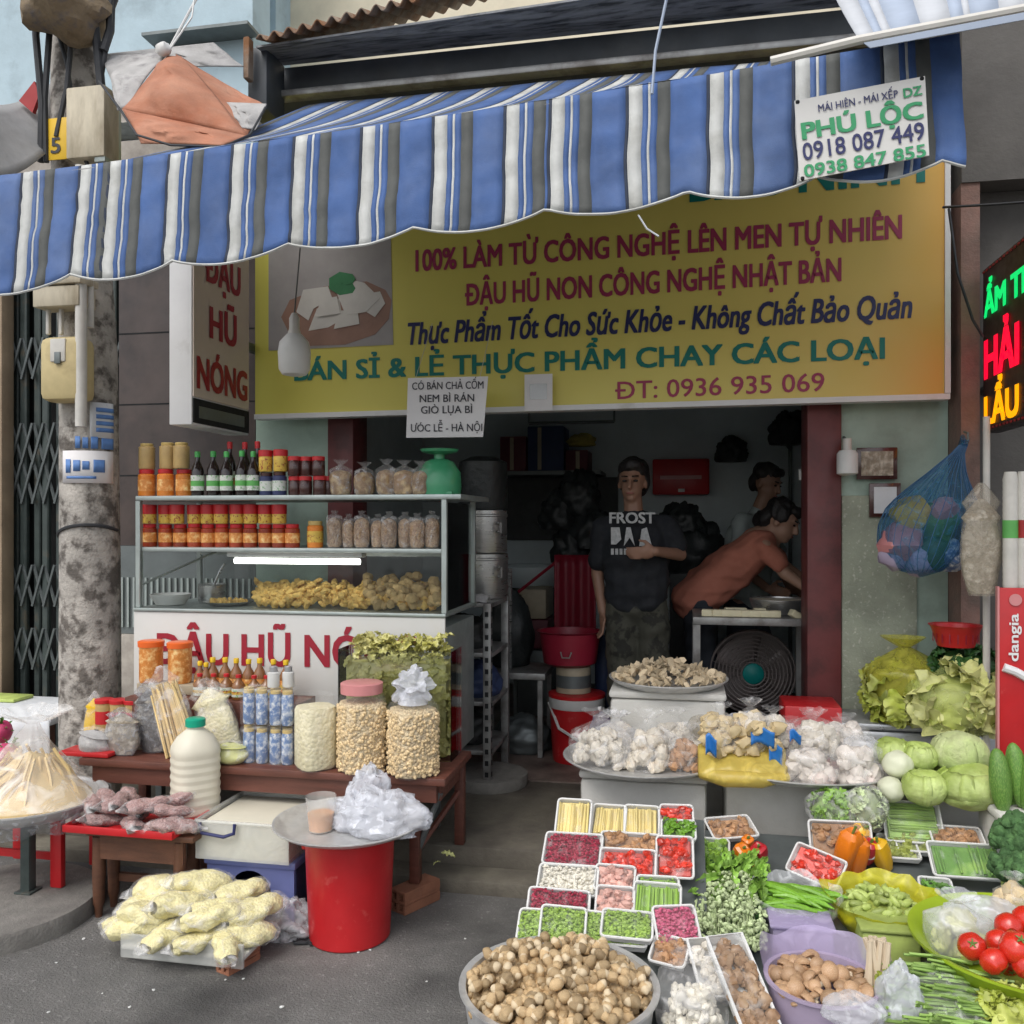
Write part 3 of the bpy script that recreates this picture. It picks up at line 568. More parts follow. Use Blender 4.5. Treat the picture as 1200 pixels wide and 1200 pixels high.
pt = pbox('number_plate', 55, 78, 137, 188, YB + .06, .006, 'tag_yellow', .001)
a = P(60, 180, YB + .06); text('5', a, (1, 0, 0), (0, 0, 1), m_(13, a), m_(19, a), 'txt_black', pl, bold=.02)
mb = MB()
for k, (p0, p1, r) in enumerate([((48, 190), (44, -40), 4), ((54, 190), (56, -60), 3.5), ((118, 170), (112, -60), 5), ((112, 175), (132, -50), 3), ((66, 160), (100, -30), 3), ((104, 200), (60, 10), 2.5), ((121, 60), (140, -20), 5)]):
    a, b = P(*p0, YB + .06), P(*p1, YB + .02 + .02 * k); obj('cable', MB(tube([a, a.lerp(b, .3) + V((.01 * (-1) ** k, 0, 0)), a.lerp(b, .65) + V((-.015 * (-1) ** k, 0, 0)), b], m_(r, a), 8)), 'cable_black', pl)
a = P(78, 12, YB); mb = MB(); mb.add(sph(18, 12, .5, 1.6, 3), T(a, s=(m_(46, a), .16, m_(30, a)))); obj('cable_wrap', mb, 'junk_brown', pl)
mb = MB(prism([P(22, 118, YB + .1), P(40, 95, YB + .1), P(46, 110, YB + .1), P(38, 132, YB + .1)], (0, .02, 0))); obj('red_flag', mb, 'red_trim', pl)
obj('clamp', MB(lathe([(r0 * .91, 0), (r0 * .94, .002), (r0 * .94, .02), (r0 * .91, .022)], 28), ), 'cable_black', pl) if False else None
for z, mt in ((1.43, 'cable_black'), (2.62, 'alu')):
    mb = MB(); mb.add(tube([(cx + (r0 + .004) * math.cos(t), YP + (r0 + .004) * math.sin(t), z + .05 * math.sin(t * 1. + 2.6)) for t in np.linspace(-math.pi, 0.05, 16)], .008, 6)); obj('strap', mb, mt, pl)
# grey tarp and folded orange parasol on the left
a, b, c, d = P(-40, 118, 3.3), P(62, 96, 3.9), P(58, 176, 3.6), P(-40, 205, 3.0)
obj('tarpaulin', MB(grid(lambda u, v: a.lerp(b, u).lerp(d.lerp(c, u), v) + V((0, 0, -.06 * math.sin(math.pi * u))), 14, 8)), 'grey_tarp', label='grey tarpaulin roof sheet sagging behind the pole', cat='tarpaulin', solid=.004)
pr = thing('tied_tarp', 'folded orange and pale cloth tarp gathered up by a white cord', 'tarp', P(215, 120, 3.45))
ap = P(196, 62, 3.6)
def cl(pts, mat, seed, sag=.05, part='cloth'):
    q = [P(x, y, Y) for x, y, Y in pts]
    def fn(u, v):
        p = q[0].lerp(q[1], u).lerp(q[3].lerp(q[2], u), v); k = math.sin(math.pi * u) * math.sin(math.pi * v)
        return p + V((0, -sag * k, 0)) + V((.012, .04, .018)) * MN.noise(V((u * 3.5, v * 3, seed))) * (.3 + k) + V((.004, .02, .008)) * MN.noise(V((u * 9 + v * 3, v * 6, seed + 4))) * k
    obj(part, MB(grid(fn, 26, 20)), mat, pr, solid=.004)
cl([(196, 66, 3.6), (212, 66, 3.6), (292, 160, 3.3), (143, 128, 3.25)], 'orange_cloth', 1, .10)
cl([(143, 128, 3.25), (292, 160, 3.3), (262, 170, 3.12), (165, 168, 3.12)], 'orange_cloth', 5, .04)
cl([(122, 66, 3.65), (196, 62, 3.62), (146, 126, 3.28), (138, 130, 3.28)], 'pale_cloth', 2, .03)
cl([(206, 64, 3.62), (275, 105, 3.7), (313, 124, 3.6), (290, 158, 3.34)], 'orange_cloth', 3, -.03)
cl([(262, 120, 3.50), (313, 122, 3.5), (300, 152, 3.38), (284, 150, 3.36)], 'pale_cloth', 4, .02)
cl([(120, 64, 3.75), (250, 50, 3.9), (285, 78, 3.9), (205, 78, 3.75)], 'pale_cloth', 8, .02)
mb = MB(); mb.add(sph(12, 8, .3, 2, 2), T(ap + V((0, -.03, 0)), s=(.035, .03, .03))); obj('knot', mb, 'white_plastic', pr)
obj('cord', MB(tube([ap, P(205, 45, 3.65), P(240, -20, 3.8)], .006, 6)), 'white_plastic', pr); obj('cord', MB(tube([ap, P(225, 20, 3.65), P(230, -20, 3.75)], .004, 6)), 'white_plastic', pr)
obj('edge_cord', MB(tube([P(116, 95, 3.4), P(142, 130, 3.22), P(160, 158, 3.12), P(200, 170, 3.1), P(262, 172, 3.1), P(293, 158, 3.28), P(312, 124, 3.5)], .005, 6)), 'cable_black', pr)
# ============================================================ display cart
YC = 3.75; YD = 4.3; xl, xr = X(163, YC), X(521, YC)
ct_ = thing('food_cart', 'glass fronted aluminium food cart with red and white lettering panel', 'cart', ((xl + xr) / 2, YC, .13))
pn = obj('front_panel', MB(bb(xl - .02, xr + .005, YC - .012, YC + .004, .42, 1.075, .003)), 'panel_white', ct_)
obj('cabinet', MB(bb(xl, xr, YC + .006, YD, .42, 1.03, .004)), 'alu', ct_)
ptext('ÐẬU HŨ NÓNG', (181, 777), (491, 783), YC - .012, 38, 'txt_red', pn, bold=.028)
obj('counter', MB(bb(xl - .02, xr + .01, YC - .02, YD + .02, 1.077, 1.092, .003)), 'alu', ct_)
ZT, ZM = 1.615, 1.375
obj('top_shelf', MB(bb(xl - .01, X(541, YC) , YC - .015, YD, ZT - .022, ZT, .003)), 'alu', ct_)
obj('middle_shelf', MB(bb(xl + .012, xr - .012, YC + .0, YD - .01, ZM - .02, ZM, .003)), 'alu', ct_)
for x in (xl, xr):
    for y in (YC, YD - .02): obj('post', MB(bx(.024, .024, .5, .002, 1, (x, y + .0, 1.343))), 'alu', ct_)
obj('side_glass', MB(bb(xr - .002, xr + .002, YC + .02, YD - .04, 1.1, 1.58)), 'glass', ct_)
obj('front_glass', MB(bb(xl + .02, xr - .02, YC - .004, YC, 1.1, 1.345)), 'glass', ct_)
obj('back_glass', MB(bb(xl + .02, xr - .02, YD - .006, YD - .002, 1.1, 1.34)), 'glass', ct_)
obj('brace', MB(tube([(xl + .01, YC + .01, 1.20), (xl + .3, YD - .04, 1.42)], .006, 6)), 'alu', ct_)
obj('rail', MB(bb(xl, xr, YD - .03, YD - .01, 1.32, 1.345)), 'alu', ct_)
for x in (xl + .06, xr - .06):
    for y in (YC + .08, YD - .08): obj('leg', MB(bx(.035, .035, .29, .003, 1, (x, y, .275))), 'alu_dark', ct_)
lm = thing('strip_light', 'lit white fluorescent strip light under the cart shelf', 'lamp', P(347, 650, YC + .06))
a, b = P(268, 642, YC + .08), P(426, 646, YC + .08); a.z = b.z = 1.338; obj('housing', MB(bb(a.x, b.x, YC + .06, YC + .12, 1.332, 1.354, .004)), 'white_paint', lm)
obj('tube', MB(tube([(a.x + .03, YC + .085, 1.312), (b.x - .02, YC + .085, 1.312)], .014, 10)), 'lamp_on', lm)
# ---- jars and bottles on the cart
def jar(name, label, cat, r, h, body, lid, lab=None, group=None, neck=.8, lidh=.16, taper=1.):
    t = thing(name, label, cat, (0, 0, 0), group)
    bo = obj('body', MB(lathe([(r * .92, 0), (r, h * .05), (r * taper, h * (.95 - lidh)), (r * neck, h * (1 - lidh))], 16)), body, t)
    obj('lid', MB(lathe([(r * neck * 1.08, h * (1 - lidh)), (r * neck * 1.1, h * .98), (r * neck, h)], 16)), lid, t)
    if lab: obj('label', MB(lathe([(r * 1.012, h * .2), (r * 1.012 * (1 + (taper - 1) * .6), h * .62)], 16, False, False)), lab, bo)
    return Proto(t)
def bottle(name, label, cat, r, h, body, cap, lab, group=None):
    t = thing(name, label, cat, (0, 0, 0), group)
    bo = obj('body', MB(lathe([(r * .92, 0), (r, h * .04), (r, h * .55), (r * .8, h * .65), (r * .38, h * .78), (r * .36, h * .88)], 14)), body, t)
    obj('cap', MB(lathe([(r * .42, h * .87), (r * .44, h * .98), (r * .36, h)], 12)), cap, t)
    obj('label', MB(lathe([(r * 1.015, h * .12), (r * 1.015, h * .46)], 14, False, False)), lab, bo); obj('label_print', MB(lathe([(r * 1.022, h * .22), (r * 1.022, h * .34)], 14, False, False)), 'label_green' if h > .12 and cap == 'cap_green' else 'label_yellow', bo); return Proto(t)
def row(pr, pxs, z, Y, sc_=1., **k):
    for px in pxs: pr.put((X(px + RN.uniform(-1.1, 1.1), Y), Y + RN.uniform(-.012, .012), z), (0, 0, RN.uniform(0, 6)), sc_ * RN.uniform(.98, 1.02), **k)
u = m_(1, P(250, 580, 3.85))
jo = jar('jar', 'squat orange jar with red lid at the end of the cart top shelf', 'jar', 10 * u, 32 * u, 'jar_orange', 'lid_red', 'label_orange', 'orange jars under the tan jars on the cart')
row(jo, (172, 194, 215), ZT, 3.84)
jt = jar('jar', 'tan jar stacked upon an orange jar on the cart top shelf', 'jar', 9.5 * u, 31 * u, 'jar_tan', 'lid_gold', None, 'tan jars stacked on orange jars', .72, .1)
row(jt, (172, 194, 215), ZT + 32.5 * u, 3.84)
bs_ = bottle('bottle', 'dark soy bottle with green cap and white label on the cart top shelf', 'bottle', 7.5 * u, 52 * u, 'soy', 'cap_green', 'label_white', 'green capped soy bottles on the cart')
row(bs_, (233, 249, 265, 281, 298), ZT, 3.82)
br = bottle('bottle', 'taller dark bottle with red cap behind the green capped bottles', 'bottle', 7.5 * u, 66 * u, 'soy', 'lid_red', 'label_white', 'red capped bottles in the second row')
row(br, (269, 285, 301), ZT, 3.95)
jw = jar('jar', 'dark blue jar with white label between the soy bottles and the red lidded jars', 'jar', 8 * u, 27 * u, 'navy_plastic', 'jar_dark', 'label_white', 'white labelled jars on the cart'); row(jw, (313, 329), ZT, 3.82)
jy = jar('jar', 'red lidded jar with yellow label stacked on a white labelled jar', 'jar', 8 * u, 25 * u, 'label_yellow', 'lid_red', None, 'yellow labelled jars on the cart', .95, .3); row(jy, (313, 329), ZT + 27.5 * u, 3.82)
jd = jar('jar', 'small dark sauce jar with red lid stacked in a double row', 'jar', 7.6 * u, 22 * u, 'jar_dark', 'lid_red', None, 'dark jars with red lids on the cart', .9, .22)
row(jd, (346, 359, 373), ZT, 3.82); row(jd, (346, 359, 373), ZT + 22.5 * u, 3.82); row(jd, (385,), ZT, 3.86)
jr = jar('jar', 'red chilli jar with red lid in the lower row on the middle shelf', 'jar', 8.5 * u, 27 * u, 'jar_red', 'lid_red', 'label_orange', 'chilli jars in the lower row'); row(jr, [176 + 16.8 * i for i in range(11)], ZM, 3.85)
jc = jar('jar', 'small jar with yellow label and red lid in the upper row', 'jar', 8.2 * u, 22 * u, 'label_yellow', 'lid_red', None, 'yellow labelled jars in the upper row', .97, .5); row(jc, [176 + 16.8 * i for i in range(10)], ZM + 27.4 * u, 3.85)
jg = jar('jar', 'squat chilli jar with gold lid right of the chilli jar rows', 'jar', 9 * u, 30 * u, 'jar_orange', 'lid_gold', 'label_yellow', None); row(jg, (370,), ZM, 3.85)
# ---- little bags
def bag(name, c, w_, d_, h, seed, inner, label, cat, group=None, filmm='film', fill=.62, neck=.16, tuft=.5, lump=.10, rot=0, parent=None, nu=36, innerfn=None, squash=1.):
    c = V(c); t = thing(name, label, cat, c, group); t.rotation_euler = (0, 0, rot)
    def prof(v):
        if v < .08: return .80 + .18 * v / .08
        if v < fill: return .98 + .06 * math.sin((v - .08) / (fill - .08) * math.pi)
        if v < .86: k = (v - fill) / (.86 - fill); return .98 * (1 - k) ** 1.2 * (1 - neck) + neck
        return neck + tuft * (v - .86) / .14
    def fn(u_, v):
        a = 2 * math.pi * u_; r = prof(v); k = MN.noise(V((math.cos(a) * 1.6, math.sin(a) * 1.6, v * 2.2 + seed * 3.1)))
        r *= 1 + lump * k * 1.3 + (.16 * MN.noise(V((a * 2.6 if u_ < .5 else (2 * math.pi - a) * 2.6, v * 1.4, seed)))) * max(0, v - fill * .6) / .5
        z = h * v + (.05 * h * MN.noise(V((math.cos(a) * 3, math.sin(a) * 3, seed + 9))) if v > .9 else 0)
        lean = .06 * w_ * MN.noise(V((seed, v * 1.5, 4)))
        return c + V((r * math.cos(a) * w_ / 2 + lean * v, r * math.sin(a) * d_ / 2, z))
    mb = MB(grid(fn, nu, 22, True)); mb.add((np.array([tuple(fn(i / nu, 0)) for i in range(nu)]), [tuple(range(nu))[::-1]])); obj('film', mb, filmm, t, sharp=80)
    if inner:
        def fi(u_, v):
            v2 = min(v, 1) ; zz = v2 * fill * .94; a = 2 * math.pi * u_; r = prof(zz) * .93 if v < .72 else prof(zz) * .93 * math.sqrt(max(0, 1 - ((v - .72) / .28) ** 2))
            r *= 1 + lump * 1.4 * MN.noise(V((math.cos(a) * 2.1, math.sin(a) * 2.1, v * 3 + seed)))
            return c + V((r * math.cos(a) * w_ / 2, r * math.sin(a) * d_ / 2, .004 + zz * h))
        obj('contents', MB(grid(fi, 28, 16, True)), inner, t, sharp=80)
    if innerfn: innerfn(t, c)
    return t
def lumps(mat, n, w_, d_, h, sz, seed, name='contents', amp=.35, flat=.8, stuff=True, sh=None):
    def f(t, c):
        rn = random.Random(seed); mb = MB(); shp = sh or [sph(13, 9, amp, 1.8, k) for k in range(6)]
        for i in range(n):
            a = rn.uniform(0, 6.28); r = math.sqrt(rn.random()); z = rn.random()
            rr = r * (1 - .45 * z); s = sz * rn.uniform(.75, 1.25)
            mb.add(rn.choice(shp), T(c + V((rr * math.cos(a) * w_ / 2, rr * math.sin(a) * d_ / 2, s * .6 + z * h)), (rn.uniform(0, 6), rn.uniform(0, 6), rn.uniform(0, 6)), (s, s, s * flat)))
        obj(name, mb, mat, t, kind='stuff' if stuff and n > 100 else None)
    return f
b1 = Proto(bag('snack_bag', (0, 0, 0), 27 * u, 22 * u, 40 * u, 3, 'snack', 'tied clear bag of brown fried snacks on the cart top shelf', 'bag', 'snack bags on the cart top shelf', fill=.74))
for i, px in enumerate((399, 427, 453, 474, 493)): b1.put((X(px, 3.86), 3.86, ZT), (0, 0, i * 1.3), (1, 1, RN.uniform(.86, 1.08)))
b2 = Proto(bag('grain_bag', (0, 0, 0), 18 * u, 16 * u, 41 * u, 5, 'grain_brown', 'slim clear bag of brown grain on the cart middle shelf', 'bag', 'slim grain bags on the cart middle shelf', fill=.86, neck=.2, tuft=.3))
for i, px in enumerate((392, 407, 424, 441, 456, 473, 489, 505)): b2.put((X(px, 3.84), 3.84 + .02 * (i % 2), ZM), (0, 0, i * 1.7), (1, 1, RN.uniform(.93, 1.05)))
# green scale
c = P(515, 578, 3.92); c.z = ZT; s_ = thing('weighing_scale', 'green enamel weighing scale at the end of the cart top shelf', 'scale', c)
mb = MB(); mb.add(lathe([(24 * u, 0), (25 * u, 10 * u), (24 * u, 26 * u), (16 * u, 38 * u), (9 * u, 41 * u)], 20), T(c)); obj('body', mb, 'scale_green', s_)
mb = MB(); mb.add(lathe([(6 * u, 40 * u), (6 * u, 46 * u), (20 * u, 49 * u), (22 * u, 52 * u), (0.001, 52.5 * u)], 20), T(c)); obj('pan', mb, 'scale_green', s_)
obj('foot_plate', MB(bx(40 * u, 40 * u, 4 * u, .004, 2, c + V((0, 0, 2 * u)))), 'scale_green', s_)
# food in the cart
zc = 1.095
tf = []
for k in range(3):
    o = obj('fried_tofu', MB(bx(.036, .026, .018, .006, 2)), 'fried', org=(0, 0, 0), label='golden fried tofu piece in the pile on the cart counter', cat='fried tofu', group='fried tofu pieces piled in the cart'); 
    for v in o.data.vertices: v.co += v.co * .25 * MN.noise(v.co * 60 + V((k, k, k)))
    tf.append(Proto(o))
tb = []
for k in range(3): tb.append(Proto(obj('fried_ball', MB(sph(10, 7, .35, 1.6, k + 2)), 'ball_brown', org=(0, 0, 0), label='brown fried ball in the heap at the glass end of the cart', cat='fried ball', group='fried balls heaped in the cart')))
for i in range(170):
    px = RN.uniform(298, 432); t = RN.random(); hgt = max(0, 1 - abs(px - 375) / 90) * .07 * RN.random(); Y = 3.8 + .3 * t
    RN.choice(tf).put((X(px, Y), Y, zc + .012 + hgt + .07 * t * .6), (RN.uniform(-.6, .6), RN.uniform(-.6, .6), RN.uniform(0, 6)), RN.uniform(.8, 1.15))
for i in range(115):
    px = RN.uniform(428, 514); t = RN.random(); Y = 3.8 + .35 * t
    RN.choice(tb).put((X(px, Y), Y, zc + .015 + .07 * t + .05 * RN.random()), (RN.uniform(0, 6), RN.uniform(0, 6), 0), RN.uniform(.016, .026))
mb = MB()
for i in range(420):
    px = RN.uniform(300, 514); t = RN.random(); Y = 3.82 + .36 * t; mb.add(sph(6, 5, .4, 2, i % 4), T((X(px, Y), Y, zc + .01 + .06 * t + .03 * RN.random()), (RN.uniform(0, 6), RN.uniform(0, 6), 0), (.024, .018, .014)))
obj('fried_heap', mb, 'fried', label='lower layer of golden fried food covering the cart counter', cat='fried food', kind='stuff')
def plate(name, c, r, h, mat, label, cat, sq=1.):
    t = obj(name, (lambda m: m.add(lathe([(r * .7, 0), (r * .95, h * .7), (r, h), (r * .96, h), (r * .9, h * .7), (r * .66, h * .15), (.001, h * .15)], 30, True, False), T(c, s=(1, sq, 1))))(MB()), mat, label=label, cat=cat); return t
plate('basin', (X(200, 3.9), 3.9, zc), .095, .05, 'white_plastic', 'white plastic basin standing on the cart counter', 'basin')
plate('steel_tray', (X(268, 3.93), 3.93, zc), .12, .018, 'steel', 'steel tray with golden crumbs beside the white basin', 'tray')
mb = MB()
for i in range(40): a = RN.uniform(0, 6.3); r = .09 * RN.random() ** .5; mb.add(sph(6, 5, .4, 2, i % 5), T((X(268, 3.93) + r * math.cos(a), 3.93 + r * math.sin(a), zc + .012 + .012 * RN.random()), s=.012))
obj('golden_crumbs', mb, 'fried', label='golden crumbs heaped on the steel tray in the cart', cat='fried food', kind='stuff')
po = thing('ladle_pot', 'small steel pot with a ladle standing in it on the cart counter', 'pot', (X(248, 4.05), 4.05, zc))
c = V((X(248, 4.05), 4.05, zc)); mb = MB(); mb.add(lathe([(.06, 0), (.065, .01), (.065, .085), (.07, .09), (.06, .09), (.058, .02)], 22, True, True), T(c)); obj('pot', mb, 'steel', po); obj('ladle', MB(tube([c + V((0, 0, .06)), c + V((.05, 0, .16)), c + V((.07, 0, .19))], .006, 6)), 'steel', po)
# ============================================================ wooden goods table
ZB = .51; tx0, tx1, ty0, ty1 = X(96, 3.3), X(523, 3.3), 3.28, 3.71
tb_ = thing('low_table', 'low dark red wooden table loaded with jars and packets before the cart', 'table', ((tx0 + tx1) / 2, 3.5, 0))
obj('top', MB(bb(tx0, tx1, ty0, ty1, ZB - .03, ZB, .004)), 'wood_red', tb_); obj('apron', MB(bb(tx0 + .05, tx1 - .04, ty0 + .02, ty0 + .045, ZB - .1, ZB - .032)), 'wood_red', tb_); obj('apron', MB(bb(tx1 - .05, tx1 - .03, ty0 + .05, ty1 - .04, ZB - .1, ZB - .032)), 'wood_red', tb_)
lx = X(487, ty0 + .05)
for (x, y, z0) in ((lx, ty0 + .05, .088), (tx1 - .035, ty1 - .06, .13), (tx0 + .06, ty0 + .05, 0), (tx0 + .06, ty1 - .06, .13)): obj('leg', MB(bb(x - .02, x + .02, y - .02, y + .02, z0, ZB - .032, .003)), 'wood_red', tb_)
obj('brace', MB(tube([(lx, ty0 + .05, .2), (tx1 - .035, ty1 - .06, .36)], .013, 6)), 'wood_red', tb_); obj('brace', MB(tube([(lx - .02, ty0 + .06, .14), (tx1 - .035, ty0 + .06, .44)], .012, 6)), 'alu_dark', tb_)
def brick(loc, rot, label, k_=1.):
    mb = MB(); L_, W_, H2 = .19 * k_, .085 * k_, .085 * k_; Mx = T(loc, (0, 0, rot)); t = .012
    for z in (t / 2, H2 / 2, H2 - t / 2): mb.add(bx(W_, L_, t, .002, 1, (0, 0, z)), Mx)
    for x in (-W_ / 2 + t / 2, 0, W_ / 2 - t / 2):
        for z in (H2 * .27, H2 * .73): mb.add(bx(t, L_, H2 / 2 - t * 1.45, 0, 1, (x, 0, z)), Mx)
    mb.add(bx(W_ - .004, .01, H2 - .004, 0, 1, (0, .06, H2 / 2)), Mx)
    return obj('hollow_brick', mb, 'brick', label=label, cat='brick')
brick((lx, ty0 + .045, 0), -.5, 'orange hollow brick under the front leg of the low table')
# pickle tank
kx0, kx1 = X(396, 3.52), X(529, 3.52); kt = thing('pickle_tank', 'rectangular glass tank heaped with yellow green pickled mustard leaves', 'tank', ((kx0 + kx1) / 2, 3.6, ZB))
kb = [kx0, kx1, 3.52, 3.70, ZB + .001, ZB + .45]
for nm, q in (('pane', (kx0, kx1, 3.52, 3.525)), ('pane', (kx0, kx1, 3.695, 3.70)), ('pane', (kx0, kx0 + .005, 3.526, 3.694)), ('pane', (kx1 - .005, kx1, 3.526, 3.694))): obj(nm, MB(bb(*q, ZB + .001, ZB + .45)), 'glass', kt)
mb = MB(bb(kx0 + .02, kx1 - .026, 3.543, 3.68, ZB + .004, ZB + .40, .02)); mb2 = MB()
LEAF = []
for k in range(5):
    def lf(u_, v, k=k):
        wv = math.sin(math.pi * min(1, u_ * .93 + .07)) ** .7
        return ((u_ - .5) * 2, (v - .5) * 1.1 * wv * (1 + .2 * math.sin(u_ * 17 + k)), .30 * math.sin(u_ * 3.1) + .22 * abs(v - .5) * 2 + .12 * MN.noise(V((u_ * 3, v * 3, k * 5))) + .16 * abs(v - .5) * 2 * math.sin(u_ * 23 + k * 2 + (3 if v > .5 else 0)) * wv)
    LEAF.append(grid(lf, 17, 7))
def leafat(mb, c, s, rn=RN, tilt=1.): mb.add(rn.choice(LEAF), T(c, (rn.uniform(-tilt, tilt), rn.uniform(-tilt, tilt), rn.uniform(0, 6.3)), s))
for i in range(560):
    side = i % 3
    if side == 0: p = (RN.uniform(kx0 + .03, kx1 - .03), 3.532 + .012 * RN.random(), ZB + RN.uniform(.03, .42))
    elif side == 1: p = (kx1 - .018, RN.uniform(3.54, 3.68), ZB + RN.uniform(.03, .42))
    else: p = (RN.uniform(kx0 + .04, kx1 - .04), RN.uniform(3.555, 3.67), ZB + .40 + .09 * RN.random())
    if side == 2: leafat(mb2, p, RN.uniform(.022, .038), tilt=.8)
    else: mb2.add(RN.choice(LEAF), T(p, (RN.uniform(1.2, 1.9), RN.uniform(-1, 1), (0 if side == 0 else 1.57) + RN.uniform(-.2, .2)), (RN.uniform(.02, .034), RN.uniform(.018, .028), .014)))
obj('brine', mb, 'pickle', kt); obj('pickled_leaves', mb2, 'pickle', kt, kind='stuff')
# three big jars
def bigjar(px, pyb, wpx, hpx, Y, mat, label, lid=None, open_=True):
    c = P(px, pyb, Y); c.z = ZB + .001; k = m_(1, c); r = wpx * k / 2; h = hpx * k; t = thing('big_jar', label, 'jar', c)
    sq = lambda a, z: 1 + .07 * math.cos(4 * a)
    mb = MB(); mb.add(lathe([(r * .88, 0), (r * .97, h * .04), (r * .97, h * .8), (r * .85, h * .86), (r * .8, h * .87), (r * .8, h * .93 if not lid else h * .9)], 28, True, False, sq), T(c)); obj('wall', mb, 'jar_clear', t)
    mb = MB(); mb.add(lathe([(r * .84, .004), (r * .93, h * .05), (r * .93, h * .74), (r * .86, h * .78), (.001, h * .80)], 28, True, True, sq), T(c)); obj('contents', mb, mat, t)
    if mat == 'seed_tan':
        mb = MB(); s6 = sph(7, 5)
        for i in range(620):
            a = RN.uniform(0, 6.3); z = RN.uniform(.02, .745) * h; q = r * .935 * sq(a, z); mb.add(s6, T(c + V((q * math.cos(a), q * math.sin(a), z)), (RN.uniform(0, 3), RN.uniform(0, 3), 0), (.0085, .0075, .0065)))
        obj('seeds', mb, 'seed_bead', t, kind='stuff')
    if lid: mb = MB(); mb.add(lathe([(r * .86, h * .88), (r * .87, h * .99), (r * .8, h), (r * .3, h * .995)], 28), T(c)); obj('lid', mb, lid, t)
    return t, c, r, h
bigjar(370, 908, 51, 92, 3.34, 'seed_pale', 'big clear jar packed with pale rice flakes, no lid', None)
bigjar(424, 916, 57, 103, 3.34, 'seed_tan', 'big clear jar of tan lotus seeds with a dull pink lid', 'lid_pink')
t, c, r, h = bigjar(484, 920, 60, 98, 3.33, 'seed_tan', 'big clear jar of tan seeds topped with a knotted white plastic bag', None)
mb = MB(); mb.add(sph(26, 18, .75, 2.6, 4), T(c + V((0, 0, h + r * .18)), s=(r * .72, r * .6, r * .58))); mb.add(lathe([(r * .6, h * .84), (r * .5, h * .95), (r * .3, h * 1.02)], 20), T(c)); obj('knotted_bag', mb, 'film_white', t, sharp=60)
# shrink wrapped cans
k = m_(1, P(315, 905, 3.38))
for tier, (zz, pxs) in enumerate(((ZB, (292, 307, 323, 337)), (ZB + .158, (292, 307, 323, 337)))):
    for j, Y in enumerate((3.36, 3.41)):
        for px in pxs:
            if tier == 0 and j == 0 and px == 292:
                t = thing('canned_drink', 'blue and white can with orange top in the shrink wrapped stack', 'can', (0, 0, 0), 'shrink wrapped cans'); r = 7 * k
                obj('body', MB(lathe([(r * .85, 0), (r, .008), (r, .115), (r * .85, .125)], 14)), 'label_blue', t); obj('top', MB(lathe([(r * .86, .126), (r * .86, .138), (r * .5, .14)], 14)), 'lid_gold', t); cn = Proto(t)
            cn.put((X(px, Y), Y, zz + .002), (0, 0, RN.uniform(0, 6)))
    a, b = X(284, 3.345), X(346, 3.345)
    def wr(u_, v, zz=zz, a=a, b=b):
        x = a + (b - a) * u_; return (x, 3.325 + .006 * MN.noise(V((u_ * 6, v * 5, zz))) + (.10 * (v - .85) / .15 if v > .85 else 0), zz + .004 + .148 * min(v / .85, 1))
    obj('shrink_wrap', MB(grid(wr, 20, 16)), 'wrap', label=('creased shrink wrap film over the lower tier of cans', 'creased shrink wrap film over the upper tier of cans')[tier], cat='plastic film', solid=.001)
# raised back boards with bottles
obj('riser_board', MB(bb(X(150, 3.5), X(352, 3.5), 3.475, 3.66, ZB + .001, .73, .004)), 'wood_red', label='low wooden riser board under the sauce bottles', cat='riser')
sb = bottle('sauce_bottle', 'small brown sauce bottle with yellow cap in the back row by the cart panel', 'bottle', 8 * k, 46 * k, 'sauce', 'cap_yellow', 'label_orange', 'yellow capped sauce bottles'); row(sb, (250, 264, 278, 292, 306, 320, 336), .731, 3.62)
sr = bottle('sauce_bottle', 'small brown sauce bottle with red cap in the front row of the riser', 'bottle', 8 * k, 30 * k, 'sauce', 'lid_red', 'label_white', 'red capped sauce bottles'); row(sr, (236, 250, 265, 281, 297, 312), .731, 3.53)
row(sb, (232, 240), .731, 3.58, .9); 
ss = jar('shaker', 'white plastic shaker on the upper tier of wrapped cans', 'shaker', 7 * k, 24 * k, 'white_plastic', 'can_grey', None, 'white shakers above the cans', .6, .25); row(ss, (322, 336), ZB + .31, 3.38)
oj = jar('snack_jar', 'tall round snack tub with orange lid before the cart lettering', 'jar', 14.5 * k, 52 * k, 'label_orange', 'lid_orange', None, 'orange lidded snack tubs', 1.02, .14); row(oj, (177, 209), .776, 3.6)
obj('carton', MB(bb(X(160, 3.56), X(227, 3.56), 3.561, 3.66, .732, .775, .002)), 'tin', label='flat brown carton under the orange lidded tubs', cat='carton')
rj = jar('paste_jar', 'small brown paste jar with red lid beside the pole', 'jar', 10.5 * k, 38 * k, 'jar_tan', 'lid_red', 'lid_red', 'red lidded paste jars by the pole', 1., .13); row(rj, (124, 140, 155, 172), ZB + .07, 3.5)
obj('carton', MB(bb(X(112, 3.44), X(184, 3.44), 3.44, 3.57, ZB + .002, ZB + .069, .002)), 'tin', label='brown carton lifting the red lidded paste jars', cat='carton')
